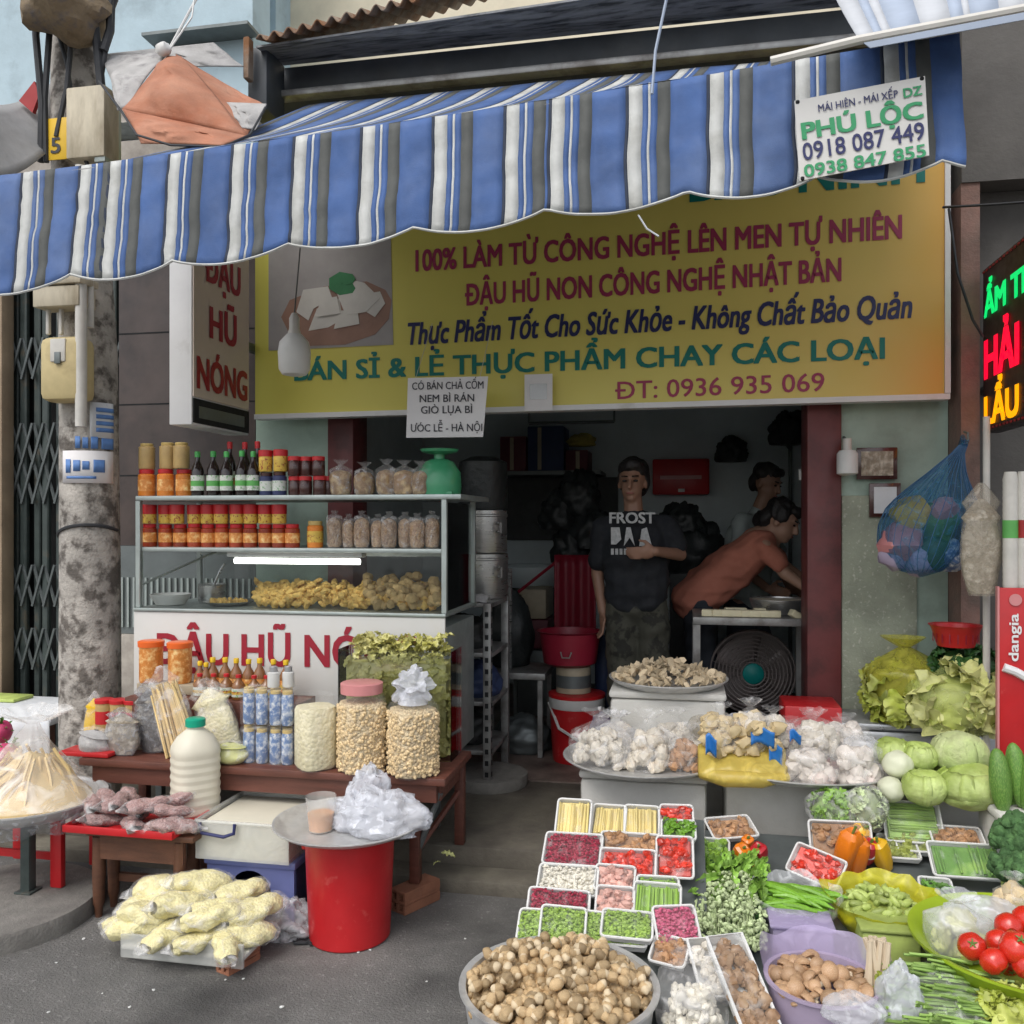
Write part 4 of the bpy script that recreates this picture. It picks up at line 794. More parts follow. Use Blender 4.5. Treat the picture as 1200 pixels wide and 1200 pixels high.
# packets
def packet(px, py, w_, h, Y, lean, mat, fm, label, cat, rz=0., nm='packet', d=.4, sticks=False):
    c = P(px, py, Y); c.z = max(c.z, .3); k = m_(1, c); W, H = w_ * k, h * k; t = thing(nm, label, cat, c)
    Mx = T(c, (0, lean, rz))
    def fn(s, amp, u_, v):
        a = 2 * math.pi * u_; q = math.sin(math.pi * min(1, .12 + v * .95)) ** .45 if v < .8 else max(.1, 1 - (v - .8) / .2 * .85); r = 1 + amp * MN.noise(V((math.cos(a) * 1.5, math.sin(a) * 1.5, v * 3 + px)))
        return Mx @ V((math.cos(a) * W / 2 * q * r * s, math.sin(a) * W / 2 * d * q * r * s, H * (v * (1 if s == 1 else .84) + (0 if s == 1 else .02))))
    obj('film', MB(grid(lambda u_, v: fn(1, .18, u_, v), 30, 18, True)), fm, t, sharp=80)
    if sticks:
        mb = MB()
        for i in range(90):
            x = RN.uniform(-.46, .46) * W; y = RN.uniform(-.3, .3) * W * d; x2 = x * .75 + RN.uniform(-.05, .05) * W
            mb.add(tube([Mx @ V((x, y, .02)), Mx @ V((x2, y, H * RN.uniform(.7, .82)))], .0045, 5))
        obj('noodles', mb, mat, t)
    else: obj('contents', MB(grid(lambda u_, v: fn(.93, .15, u_, v), 26, 16, True)), mat, t, sharp=80)
    return t
zt = P(0, 0, 1)
def onb(px, w_, h, Y, *a, **k): return packet(px, HZ + (CH - ZB - .002) * FPX / dep(P(px, 700, Y)), w_, h, Y, *a, **k)
onb(216, 48, 112, 3.36, -.30, 'noodle', 'film', 'tall packet of tan dried noodle sticks leaning on the jars', 'noodles', nm='noodle_packet', sticks=True)
onb(268, 52, 96, 3.42, -.34, 'seed_pale', 'film', 'pointed clear packet of pale rice sheets with a yellow green band', 'packet')
onb(184, 52, 86, 3.43, -.12, 'dark_mush', 'film_dark', 'glossy clear bag of black dried mushrooms beside the milk bottle', 'bag')
onb(143, 46, 56, 3.36, 0, 'mottled', 'film_dark', 'small clear bag of mottled dried fungus at the table end', 'bag')
onb(108, 40, 34, 3.34, .2, 'pale_cloth', 'film', 'pale pinkish packet lying in the small red tray', 'packet', d=.7)
onb(106, 22, 62, 3.5, .1, 'cap_yellow', 'film', 'small yellow packet standing against the pole', 'packet')
onb(270, 46, 28, 3.33, .0, 'lettuce_pale', 'film', 'flat packet with yellow green label at the pale packet foot', 'packet', d=.6)
obj('red_tray', MB(bb(X(70, 3.30), X(128, 3.30), 3.29, 3.4, ZB + .002, ZB + .022, .006)), 'red_plastic', label='small shallow red plastic tray at the left table end', cat='tray')
# ============================================================ things in front of the table
# bench
ZN = .335; nx0, nx1, ny0, ny1 = X(100, 2.97), X(226, 2.97), 2.97, 3.12
bn = thing('bench', 'low brown wooden bench on turned legs beside the blue stool', 'bench', ((nx0 + nx1) / 2, 3.1, 0)); ub = thing('side_stool', 'small dark wooden stool under the soy milk jug', 'stool', (X(226, 3.2), 3.2, 0)); obj('seat', MB(bb(X(203, 3.14), X(246, 3.14), 3.13, 3.33, ZN - .02, ZN, .004)), 'wood_red', ub)
for x_ in (X(203, 3.14) + .02, X(246, 3.14) - .02):
    for y_ in (3.15, 3.31): obj('leg', MB(bb(x_ - .015, x_ + .015, y_ - .015, y_ + .015, 0, ZN - .021)), 'wood_red', ub)
if 1: pass
obj('seat', MB(bb(nx0, nx1, ny0, ny1, ZN - .022, ZN, .004)), 'wood_brown', bn); obj('apron', MB(bb(nx0 + .05, nx1 - .05, ny0 + .015, ny0 + .03, ZN - .11, ZN - .024)), 'wood_brown', bn); obj('rail', MB(bb(nx0 + .05, nx1 - .05, ny0 + .12, ny0 + .14, .10, .13)), 'wood_brown', bn)
for x in (nx0 + .035, nx1 - .07):
    for y in (ny0 + .03, ny1 - .03): obj('leg', MB((lambda q: q)(tube([(x, y, 0), (x, y, .035), (x, y, .05), (x, y, .17), (x, y, ZN - .03)], [.013, .015, .02, .024, .022], 10))), 'wood_brown', bn)
rt = thing('red_tray', 'flat red plastic tray holding bags of mauve grain on the bench', 'tray', (X(145, 3.0), 3.02, ZN))
a, b = X(78, 2.95), X(206, 2.95); obj('base', MB(bb(a, b, 2.93, 3.2, ZN + .001, ZN + .01, .004)), 'red_plastic', rt)
for q in ((a, b, 2.925, 2.935), (a, b, 3.195, 3.205), (a, a + .01, 2.936, 3.194), (b - .01, b, 2.936, 3.194)): obj('rim', MB(bb(*q, ZN + .002, ZN + .03, .003)), 'red_plastic', rt)
def pillow(name, w_, r, film_, inner, label, cat, group, seed=0):
    t = thing(name, label, cat, (0, 0, 0), group)
    def fn(s, u_, v):
        a = 2 * math.pi * u_; e = abs(v * 2 - 1); q = (1 - e ** 5) ** .6 if e < .8 else None; q = math.sqrt(max(0, 1 - (e / 1.0) ** 2.6)); fl = 1.
        if v > .84: q = max(q * .8, .28); fl = .25 + .75 * (1 - (v - .84) / .16)
        n_ = 1 + .42 * MN.noise(V((math.cos(a) * 1.5, math.sin(a) * 1.5, v * 5 + seed))) + .16 * MN.noise(V((math.cos(a) * 4, math.sin(a) * 4, v * 13 + seed)))
        return ((v - .5) * w_ * (1 if s == 1 else .88), math.cos(a) * r * q * n_ * s, r * .75 + math.sin(a) * r * .68 * q * n_ * fl * s)
    obj('film', MB(grid(lambda u_, v: fn(1, u_, v), 22, 18, True)), film_, t, sharp=80); obj('contents', MB(grid(lambda u_, v: fn(.94, u_, min(v, .87)), 20, 16, True)), inner, t, sharp=80); return Proto(t)
mv = [pillow('grain_bag', .20, .035, 'film', 'mauve', 'small clear bag of mauve grain heaped over the red tray', 'bag', 'mauve grain bags on the red tray', s) for s in (1, 5)]
for i, (px, py, Y, z, rz) in enumerate([(108, 940, 3.05, .05, -1.0), (126, 930, 3.1, .06, -.7), (150, 925, 3.14, .06, -.9), (138, 948, 3.04, .05, -2.3), (165, 945, 3.05, .03, -.9), (190, 930, 3.12, .05, -2.7), (200, 925, 3.10, .06, -2.5), (188, 958, 2.98, .02, -2.6), (206, 958, 2.97, .02, .5), (198, 945, 3.02, .06, -2.4), (140, 935, 3.02, .085, -1.2), (170, 940, 3.0, .08, -2.2), (118, 955, 2.99, .02, -2.2), (155, 962, 2.97, .015, -.8)]):
    mv[i % 2].put((X(px, Y), Y, ZN + z - .01), (RN.uniform(-.2, .2), RN.uniform(-.25, .25), rz), RN.uniform(.9, 1.1))
# milk bottle
c = P(229, 956, 3.23); c.z = ZN + .002; k = m_(1, c); mk_ = thing('jug', 'big clear plastic jug of soy milk with a green cap', 'bottle', c); r = 28.5 * k
pf = [(r * .9, 0), (r, .012)]
for i in range(7): z = .02 + i * .032; pf += [(r, z), (r * .965, z + .012), (r * .965, z + .018), (r, z + .03)]
pf += [(r * .97, .265), (r * .72, .305), (r * .33, .335), (r * .31, .352)]
mb = MB(); mb.add(lathe(pf, 30, fn=lambda a, z: 1 + (.05 * math.cos(4 * a) if z < .27 else 0)), T(c)); obj('body', mb, 'milk', mk_)
mb = MB(); mb.add(lathe([(r * .40, .345), (r * .40, .372), (r * .34, .376)], 20), T(c)); obj('cap', mb, 'cap_teal', mk_)
# blue stool and tofu tub
sx0, sx1, sy0, sy1 = X(238, 3.06), X(346, 3.06), 3.06, 3.36; ZS = .235
st_ = thing('plastic_stool', 'pale blue plastic stool with an arched opening under the tofu tub', 'stool', ((sx0 + sx1) / 2, 3.2, 0))
obj('seat', MB(bb(sx0, sx1, sy0, sy1, ZS - .03, ZS, .008)), 'blue_plastic', st_)
arch = lambda y0, y1: None
def archpanel(xa_, xb_, y, th, mat):
    xm = (xa_ + xb_) / 2; rr = (xb_ - xa_) * .24; n_ = 12; outer = [(xa_, 0), (xa_, ZS - .031), (xb_, ZS - .031), (xb_, 0)]
    pts = [(xa_, 0), (xa_, ZS - .031), (xb_, ZS - .031), (xb_, 0), (xm + rr, 0)] + [(xm + rr * math.cos(t), .105 + rr * math.sin(t)) for t in np.linspace(0, math.pi, n_)] + [(xm - rr, 0)]
    return prism([(x, y, z) for x, z in pts], (0, th, 0))
obj('front_side', MB(archpanel(sx0 + .01, sx1 - .01, sy0 + .012, .008, 0)), 'blue_plastic', st_)
obj('back_side', MB(archpanel(sx0 + .01, sx1 - .01, sy1 - .02, .008, 0)), 'navy_plastic', st_)
for x in (sx0 + .006, sx1 - .014): obj('side', MB(bb(x, x + .008, sy0 + .021, sy1 - .021, 0, ZS - .031)), 'navy_plastic', st_)
a, b = X(229, 3.03), X(338, 3.03)
tt = thing('tofu_tub', 'clear plastic tub with blue handle holding white tofu curd', 'tub', ((a + b) / 2, 3.2, ZS))
z0, z1 = ZS + .002, ZS + .142; y0, y1 = 3.03, 3.40
for nm, q in (('wall', (a, b, y0, y0 + .004)), ('wall', (a, b, y1 - .004, y1)), ('wall', (a, a + .004, y0 + .005, y1 - .005)), ('wall', (b - .004, b, y0 + .005, y1 - .005))): obj(nm, MB(bb(*q, z0, z1)), 'tub_clear', tt)
obj('rim', MB(tube([(a, y0, z1), (b, y0, z1), (b, y1, z1), (a, y1, z1), (a, y0, z1)], .007, 6)), 'tub_clear', tt)
obj('tofu_curd', MB(bb(a + .006, b - .006, y0 + .006, y1 - .006, z0 + .003, z1 - .012, .01)), 'milk', tt)
k = m_(1, P(280, 980, y0)); obj('handle', MB(tube([P(234, 964, y0 - .012), P(236, 976, y0 - .016), P(262, 981, y0 - .018), P(274, 977, y0 - .016), P(275, 966, y0 - .012)], .0065, 8)), 'txt_navy', tt); MATS['txt_navy']
# red bucket with tray
c = P(410, 1094, 3.04); c.z = 0; k = m_(1, c)
bk = thing('red_bucket', 'red plastic bucket turned into a stand for the round tray', 'bucket', c)
mb = MB(); mb.add(lathe([(45 * k, 0), (47 * k, .006), (52 * k, .365), (55 * k, .37), (55 * k, .385), (50 * k, .385)], 36), T(c)); obj('body', mb, 'red_plastic', bk)
obj('handle_lug', MB(bx(.03, .035, .05, .008, 2, c + V((-54 * k, 0, .325)))), 'red_plastic', bk)
def tray(name, c, r, h, mat, label, cat='tray', sq=1.):
    mb = MB(); mb.add(lathe([(r * .78, 0), (r * .93, h * .55), (r, h), (r * 1.0, h * 1.12), (r * .965, h * 1.1), (r * .9, h * .6), (r * .76, h * .16), (.001, h * .14)], 48, True, False), T(c, s=(1, sq, 1))); return obj(name, mb, mat, label=label, cat=cat)
cz = V((c.x - .002, c.y, .387)); tray('round_tray', cz, 88 * k, .03, 'tray_steel', 'round steel tray on the red bucket with plastic bags on it')
q = P(376, 962, 2.98); q.z = .395; cu_ = thing('cup', 'clear cup of orange sauce on the round steel tray', 'cup', q); kk = m_(1, q)
mb = MB(); mb.add(lathe([(14 * kk, 0), (18 * kk, 40 * kk)], 20, True, False), T(q)); obj('wall', mb, 'tub_clear', cu_); mb = MB(); mb.add(lathe([(13.5 * kk, .003), (15.3 * kk, 20 * kk)], 20), T(q)); obj('sauce', mb, 'juice', cu_)
def crumple(name, c, s, seed, mat, label, cat='plastic bag', amp=.75, fr=2.3):
    mb = MB(); v, f = sph(44, 30); out = []
    for p in v:
        q = V(p); n1 = MN.noise(q * fr + V((seed * 5.1, seed, 2))); n2 = 1 - 2 * abs(MN.noise(q * fr * 2.2 + V((seed, 3, seed * 2.2)))); q = q * (1 + amp * .55 * n1 + amp * .22 * n2); q.z = max(q.z, -.55); out.append(tuple(q))
    mb.add((np.array(out), f), T(V(c) + V((0, 0, s[2] * .55)), s=s)); return obj(name, mb, mat, label=label, cat=cat, sharp=70)
for i, (px, py, Y, s, lb) in enumerate([(412, 965, 3.05, (.075, .07, .07), 'small crumpled white plastic bag beside the sauce cup'), (450, 962, 3.02, (.14, .10, .085), 'big crumpled white plastic bag spilling over the round steel tray'), (432, 960, 3.15, (.08, .07, .11), 'upright bunch of white plastic bags at the back of the round tray')]):
    p = P(px, py, Y); p.z = .395; crumple('plastic_bag', p, s, i + 3, 'film_white', lb)
p = P(336, 1108, 3.0); p.z = 0; crumple('plastic_bag', p, (.10, .07, .075), 11, 'film_milky', 'dirty crumpled clear plastic bag on the asphalt beside the red bucket')
p = P(360, 1108, 2.95); p.z = 0.004; mb = MB()
for i in range(9): a = RN.uniform(0, 6.3); mb.add(tube([p + V((RN.uniform(-.05, .05), RN.uniform(-.03, .03), .004)) for _ in range(4)], .004, 5))
obj('rubber_straps', mb, 'cable_black', label='tangle of black rubber straps at the red bucket foot', cat='strap')
# yellow bags
c = P(222, 1112, 2.80); c.z = 0
ft = thing('foam_tray', 'shallow pale plastic tray under the yellow bags', 'tray', c); a, b = X(146, 2.72), X(302, 2.80)
obj('base', MB(bb(a, b, 2.70, 3.0, .045, .06, .004)), 'box_foam', ft); obj('rim', MB(bb(a, b, 2.695, 2.71, .02, .10, .004)), 'tub_clear', ft); obj('rim', MB(bb(a, b, 3.0, 3.012, .02, .10, .004)), 'tub_clear', ft)
obj('foot', MB(bb(a + .02, b - .1, 2.74, 2.95, 0, .044)), 'box_foam', ft)
brick((X(276, 2.74), 2.76, -.004), -.35, 'orange hollow brick propping the tray of yellow bags', .72)
yb_ = [pillow('noodle_bag', .26, .054, 'film', 'noodle_pale', 'clear bag stuffed with pale yellow noodles in the heap on the pale tray', 'bag', 'pale yellow noodle bags', s) for s in (2, 7, 9)]
for i, (px, py, Y, z, rz) in enumerate([(165, 1085, 2.76, .06, .5), (195, 1092, 2.72, .06, -1.9), (230, 1095, 2.70, .06, -2.4), (262, 1098, 2.70, .06, -.9), (285, 1085, 2.78, .06, -2.5), (180, 1060, 2.86, .10, .45), (215, 1062, 2.84, .12, -2.7), (250, 1070, 2.80, .12, -2.5), (275, 1070, 2.86, .10, -2.2), (190, 1045, 2.92, .13, -2.75), (232, 1042, 2.93, .15, -2.6), (296, 1060, 2.84, .11, -2.3), (262, 1052, 2.95, .11, -2.2), (172, 1072, 2.78, .10, .2), (245, 1082, 2.74, .12, -2.6), (208, 1075, 2.78, .13, -2.2), (152, 1090, 2.78, .05, .35), (280, 1052, 2.92, .14, -2.4)]):
    yb_[i % 3].put((X(px, Y), Y, z), (RN.uniform(-.25, .25), RN.uniform(-.2, .2), rz), RN.uniform(.86, 1.05))
# left corner: concrete disc, red stool, noodle tray, cloth table, dragon fruit
c = G(-4, 1052, .07); c.z = 0; rr = m_(112, c); mb = MB(); mb.add(lathe([(rr, 0), (rr, .055), (rr * .985, .068), (rr * .4, .07), (.001, .07)], 48), T(c)); obj('concrete_disc', mb, 'slab', label='round grey concrete slab on the asphalt under the red stool', cat='slab')
rs = thing('plastic_stool', 'red plastic stool half hidden under the big noodle bag tray', 'stool', (c.x + .05, c.y + .03, .07))
a, b = X(4, 3.18), X(88, 3.14); zt_ = .36
obj('seat', MB(bb(a - .06, b + .02, 3.02, 3.32, zt_ - .03, zt_, .01)), 'red_plastic', rs)
for (x, y) in ((a, 3.06), (b, 3.06), (a, 3.29), (b, 3.29)): obj('leg', MB(bx(.05, .03, zt_ - .10, .006, 2, (x - .015, y, .07 + (zt_ - .10) / 2))), 'red_plastic', rs)
obj('rail', MB(bb(a, b - .02, 3.065, 3.075, .17, .2)), 'red_plastic', rs)
pp = thing('tray_stand', 'dark metal post stand carrying the wide noodle tray', 'stand', (X(33, 3.0), 3.0, .07)); x = X(33, 3.0); obj('post', MB(bb(x - .02, x + .02, 2.98, 3.02, .07, .36, .004)), 'gate_green', pp); obj('foot', MB(bb(x - .035, x + .035, 2.965, 3.035, .07, .078, .002)), 'gate_green', pp)
c = P(35, 950, 3.06); c.z = .363; k = m_(1, c); tray('round_tray', c, 84 * k, .05, 'tray_steel', 'wide dull steel tray holding the tied bag of noodles')
rn_ = 76 * k
def nood(t, c):
    mb = MB()
    for i in range(170):
        a = RN.uniform(0, 6.3); r = rn_ * .88 * math.sqrt(RN.random()); q = c + V((r * math.cos(a), r * math.sin(a), .015)); e = c + V((r * .4 * math.cos(a + .3), r * .4 * math.sin(a + .3), .05 + .17 * RN.random()))
        mb.add(tube([q, q.lerp(e, .5) + V((0, 0, .03)), e], .006, 5))
    obj('noodles', mb, 'noodle', t)
    obj('noodle_mass', MB((lambda s_: (s_[0] + np.array(c), s_[1]))(lathe([(rn_ * .9, .0), (rn_ * .84, .04), (rn_ * .5, .12), (rn_ * .2, .19), (.001, .21)], 30, True, False, lambda a, z: 1 + .12 * MN.noise(V((math.cos(a) * 3, math.sin(a) * 3, z * 20)))))), 'noodle', t)
bag('noodle_bag', c + V((0, 0, .02)), rn_ * 2.05, rn_ * 1.75, 112 * k, 6, None, 'large knotted clear bag of tan dried noodles on the wide steel tray', 'bag', innerfn=nood, fill=.12, neck=.09, tuft=.45, nu=60, filmm='film_tent')
mb = MB(); 
def skirt(u_, v):
    a = 2 * math.pi * u_; r = 84 * k * (1.02 + .05 * MN.noise(V((math.cos(a) * 4, math.sin(a) * 4, v))) - .1 * v * v); return c + V((r * math.cos(a), r * math.sin(a), .055 - .085 * v + .02 * MN.noise(V((math.cos(a) * 5, math.sin(a) * 5, 3 + v)))))
obj('plastic_sheet', MB(grid(skirt, 70, 8, True)), 'film_dark', label='crinkled clear plastic sheet hanging over the rim of the wide noodle tray', cat='plastic sheet', sharp=80)
wt = thing('cloth_table', 'table under a white printed cloth by the folding gate', 'table', (X(10, 4.0), 4.0, 0))
a, b = X(-80, 3.95), X(84, 3.95); obj('tablecloth', MB(bb(a, b, 3.8, 4.25, .50, .545, .012)), 'cloth_white', wt); obj('cloth_drop', MB(grid(lambda u_, v: (a + (b - a) * u_, 3.79 + .012 * math.sin(u_ * 40) * v, .53 - .28 * v), 50, 6)), 'cloth_white', wt, solid=.003)
for x in (a + .05, b - .06):
    for y in (3.86, 4.2): obj('leg', MB(bb(x - .02, x + .02, y - .02, y + .02, 0 if y < 3.6 else .13, .5)), 'wood_red', wt)
mb = MB(); a = P(0, 815, 4.1); obj('green_tray', MB(bb(X(-60, 4.1), X(24, 4.1), 4.05, 4.2, .547, .565, .006)), 'pod_pale', label='thin green tray at the back of the white cloth table', cat='tray')
DF = None
def dfruit():
    t = thing('dragon_fruit', 'round pink dragon fruit at the edge of the white cloth table', 'fruit', (0, 0, 0), 'dragon fruits by the cloth table')
    obj('flesh', MB((lambda s: s)(sph(16, 12, .1, 1.5, 2))), 'dragon', t); mb = MB()
    for i in range(16):
        a = i * 2.4; z = -.6 + i * .1; r = math.sqrt(max(.05, 1 - z * z)); mb.add(LEAF[i % 5], T((r * .98 * math.cos(a), r * .98 * math.sin(a), z + .1), (0, -.9, a), (.26, .22, .3)))
    for i in range(5): mb.add(LEAF[i], T((.1 * math.cos(i * 1.26), .1 * math.sin(i * 1.26), 1.15), (0, -1.3, i * 1.26), (.4, .2, .3)))
    obj('scales', mb, 'leaf_green', t); return Proto(t)
df = dfruit()
for px, py, Y in ((0, 858, 3.65), (8, 885, 3.55), (-16, 890, 3.5)): p = P(px, py, Y); df.put(p, (.3, .4, px), .055)
obj('fruit_crate', MB(bb(X(-60, 3.5), X(24, 3.5), 3.44, 3.78, .30, P(5, 905, 3.55).z - .01, .006)), 'tin', label='low brown carton under the dragon fruits', cat='carton')
# litter
mb_ = None
for i, (px, py) in enumerate([(66, 1128), (57, 1186), (120, 1164), (292, 1126), (285, 1147), (264, 1148), (434, 1113), (420, 1116), (152, 1180), (545, 1100), (330, 1180), (98, 1100), (180, 1160), (500, 1150)]):
    p = G(px, py, .003); s = RN.uniform(.004, .009)
    if mb_ is None: mb_ = Proto(obj('paper_scrap', MB(sph(7, 5, .6, 2, 3)), 'foam', org=(0, 0, 0), label='tiny white scrap lying on the asphalt', cat='scrap', group='white scraps on the asphalt'))
    mb_.put(p, (0, 0, i), (s * .9, s * .6, s * .35))
for i, (px, py, s) in enumerate(((525, 1003, .03), (540, 968, .022), (512, 1012, .016))):
    p = G(px, py, .14); mb = MB(); mb.add(LEAF[i], T(p, (.3, .2, i * 2.), (s, s * .8, s))); obj('leaf_scrap', mb, 'lettuce_pale', label=('largest yellow green leaf scrap on the step by the low table', 'pale leaf scrap near the rear leg of the low table', 'smallest leaf scrap at the step edge')[i], cat='leaf')
# strings
obj('cyan_string', MB(tube([P(785, -20, 2.86), P(768, 60, 2.85), P(764, 110, 2.84)], .005, 5)), 'naw_blue', label='pale blue string hanging down over the striped awning', cat='string')
obj('loose_string', MB(tube([P(748, 252, 2.83), P(758, 268, 2.83), P(772, 277, 2.82)], .003, 5)), 'naw_white', label='thin white loose thread dangling from the awning hem', cat='string')
obj('wall_cable', MB(tube([P(1112, 245, 4.2), P(1122, 320, 4.03), P(1140, 375, 4.02), P(1152, 395, 4.02)], .006, 5)), 'cable_black', label='thin black cable running down the reddish pier', cat='cable')
obj('wall_cable', MB(tube([P(1105, 243, 4.25), P(1160, 240, 4.1), P(1215, 236, 4.0)], .006, 5)), 'cable_black', label='thin black cable stretched level across the dark grey wall', cat='cable')
# ============================================================ inside the shop
ZF = .135
rk = thing('steel_rack', 'grey slotted steel rack standing beside the food cart', 'rack', (-1.1, 4.5, .13))
x1 = X(577, 4.42); x0 = X(523, 4.42)
for (x, y) in ((x1 - .02, 4.40), (x1 - .02, 4.85), (x0 - .1, 4.40), (x0 - .1, 4.85)): obj('upright', MB(bb(x - .02, x + .02, y - .02, y + .02, .13, 1.08, .002)), 'steel_dull', rk)
mb = MB()
for i in range(15): mb.add(bb(x1 + .0005, x1 + .0015, 4.39, 4.41, .2 + i * .058, .225 + i * .058)); mb.add(bb(x1 - .03, x1 - .012, 4.3785, 4.3795, .2 + i * .058, .225 + i * .058))
obj('slot_pattern', mb, 'void', rk)
for z in (.3, .55, .8, 1.055): obj('shelf', MB(bb(x0 - .12, x1 - .002, 4.422, 4.87, z, z + .022, .002)), 'steel_dull', rk)
for i, (x, z, m) in enumerate(((x0 + .05, .32, 'bag_black'), (x1 - .14, .57, 'crate_blue'), (x0 + .03, .82, 'bag_black'))): crumple('black_bag', (x, 4.62, z), (.13, .14, .11), i + 20, m, ('dark bag on the lowest shelf of the steel rack', 'dark blue bag on the second shelf of the steel rack', 'dark bag on the third shelf of the steel rack')[i], 'bag', .4)
obj('rag', MB(grid(lambda u, v: (x1 - .16 + .13 * u, 4.42 + .1 * v, 1.082 + .035 * math.sin(2.5 * u) * math.sin(3 * v) + .01 * MN.noise(V((u * 5, v * 5, 0)))), 14, 10)), 'pale_cloth', label='pale grey rag lying upon the steel rack', cat='rag', solid=.006)
c = V((X(566, 4.75), 4.75, 1.079)); r = m_(29, c)
for i, (z, h, rr) in enumerate(((0, .24, r), (.245, .23, r * .97))):
    t = thing('steel_drum', ('tall stainless steel drum standing on the steel rack', 'second stainless drum stacked upon the tall drum')[i], 'drum', c + V((0, 0, z)))
    mb = MB(); mb.add(lathe([(rr * .97, .001), (rr, .01), (rr, h * .85), (rr * 1.03, h * .87), (rr * 1.03, h * .9), (rr, h * .92), (rr, h)], 30), T(c + V((0, 0, z)))); obj('shell', mb, 'steel', t)
    obj('handle', MB(tube([c + V((rr * .8, -rr * .7, z + h * .5)), c + V((rr * .95, -rr * .95, z + h * .5)), c + V((rr * .95, -rr * .95, z + h * .7)), c + V((rr * .8, -rr * .7, z + h * .7))], .008, 6)), 'steel_dull', t)
mb = MB(); mb.add(lathe([(r * .95, .48), (r, .5), (r * .98, .74), (r * .5, .77)], 26), T(c)); obj('mesh_drum', mb, 'bag_black', label='dark mesh drum on top of the stainless drums', cat='drum')
# stone disc by the ramp
c = G(572, 915, .14); c.z = .131; rr = m_(46, c); mb = MB(); mb.add(lathe([(rr, 0), (rr * 1.02, .03), (rr, .055), (.001, .058)], 36), T(c)); obj('stone_disc', mb, 'slab', label='round low stone slab on the ramp before the shop door', cat='slab')
# steel stand
q = thing('metal_stand', 'low dull metal stand in the dark left part of the shop', 'stand', (X(610, 5.2), 5.2, ZF)); x0, x1 = X(582, 5.2), X(638, 5.2)
for x in (x0, x1):
    for y in (5.05, 5.4): obj('leg', MB(bb(x - .014, x + .014, y - .014, y + .014, ZF, .58)), 'steel_dull', q)
obj('top', MB(bb(x0 - .03, x1 + .03, 5.03, 5.43, .582, .62, .004)), 'steel_dull', q)
obj('tall_upright', MB(bb(X(601, 5.2) - .01, X(601, 5.2) + .01, 5.1, 5.12, .622, 1.22)), 'steel', q)
crumple('dark_bundle', (X(592, 5.3), 5.3, .622), (.16, .14, .3), 31, 'bag_black', 'tall dark bundle standing on the low metal stand', 'bundle', .25)
crumple('grey_sack', (X(612, 5.2), 5.2, ZF), (.17, .14, .13), 32, 'alu_dark', 'dim grey sack lying under the low metal stand', 'sack', .35)
# buckets
def pail(px, pyb, w_, h_, Y, mat, rim, label, z=None, handle=True):
    c = P(px, pyb, Y); c.z = z if z is not None else ZF; k = m_(1, c); t = thing('pail', label, 'bucket', c); r = w_ * k / 2; h = h_ * k
    mb = MB(); mb.add(lathe([(r * .84, 0), (r * .86, .01), (r * .96, h * .8)], 28, True, False), T(c)); obj('body', mb, mat, t)
    mb = MB(); mb.add(lathe([(r * .97, h * .8), (r, h * .82), (r * 1.0, h * .95), (r * .96, h * .96)], 28, False, False), T(c)); obj('rim', mb, rim, t)
    mb = MB(); mb.add(lathe([(r * 1.01, h * .955), (r * 1.01, h * 1.0), (r * .9, h * 1.01), (.001, h * 1.01)], 28, True, False), T(c)); obj('lid', mb, mat, t)
    if handle: obj('handle', MB(tube([c + V((-r * .97, -.03, h * .85)), c + V((-r * .5, -r * 1.0, h * .55)), c + V((r * .35, -r * 1.1, h * .35)), c + V((r * .8, -r * .75, h * .5))], .009, 6)), 'white_plastic', t)
    return c, r, h
c, r, h = pail(676, 868, 66, 78, 5.05, 'red_plastic', 'white_plastic', 'red paint pail with white rim and handle inside the shop door')
crumple('grey_bag', c + V((r * 1.0, -.1, h * .35)), (.09, .06, .10), 41, 'lilac_plastic', 'dim lilac plastic bag hanging against the red paint pail', 'bag', .4)
c2 = c + V((-.02, .0, h * 1.02)); mb = MB(); rr = r * .62; mb.add(lathe([(rr, 0), (rr, .14), (rr * .98, .145)], 22), T(c2)); t = thing('tin', 'beige tin standing on the lid of the red paint pail', 'tin', c2); obj('body', mb, 'tin', t); mb = MB(); mb.add(lathe([(rr * 1.01, .03), (rr * 1.01, .1)], 22, False, False), T(c2)); obj('label', mb, 'alu_dark', t)
c3 = c2 + V((-.02, 0, .147)); mb = MB(); mb.add(lathe([(.11, 0), (.15, .02), (.175, .19), (.19, .2), (.17, .2), (.14, .03)], 28), T(c3)); t = thing('red_basin', 'deep dark red basin balanced upon the beige tin', 'basin', c3); obj('bowl', mb, 'maroon_plastic', t); obj('handle', MB(tube([c3 + V((-.03, -.172, .1)), c3 + V((-.02, -.185, .07)), c3 + V((.02, -.185, .07)), c3 + V((.03, -.172, .1))], .004, 5)), 'alu', t)
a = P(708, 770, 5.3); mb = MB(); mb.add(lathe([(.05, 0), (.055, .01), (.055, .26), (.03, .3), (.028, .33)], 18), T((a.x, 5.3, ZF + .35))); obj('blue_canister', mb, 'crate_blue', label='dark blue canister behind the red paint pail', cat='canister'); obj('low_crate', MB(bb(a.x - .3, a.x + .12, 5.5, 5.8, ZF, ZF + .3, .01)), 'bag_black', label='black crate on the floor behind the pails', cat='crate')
obj('canister_block', MB(bb(a.x - .08, a.x + .08, 5.2, 5.4, ZF, ZF + .348, .01)), 'crate_blue', label='dark blue box carrying the blue canister', cat='box')
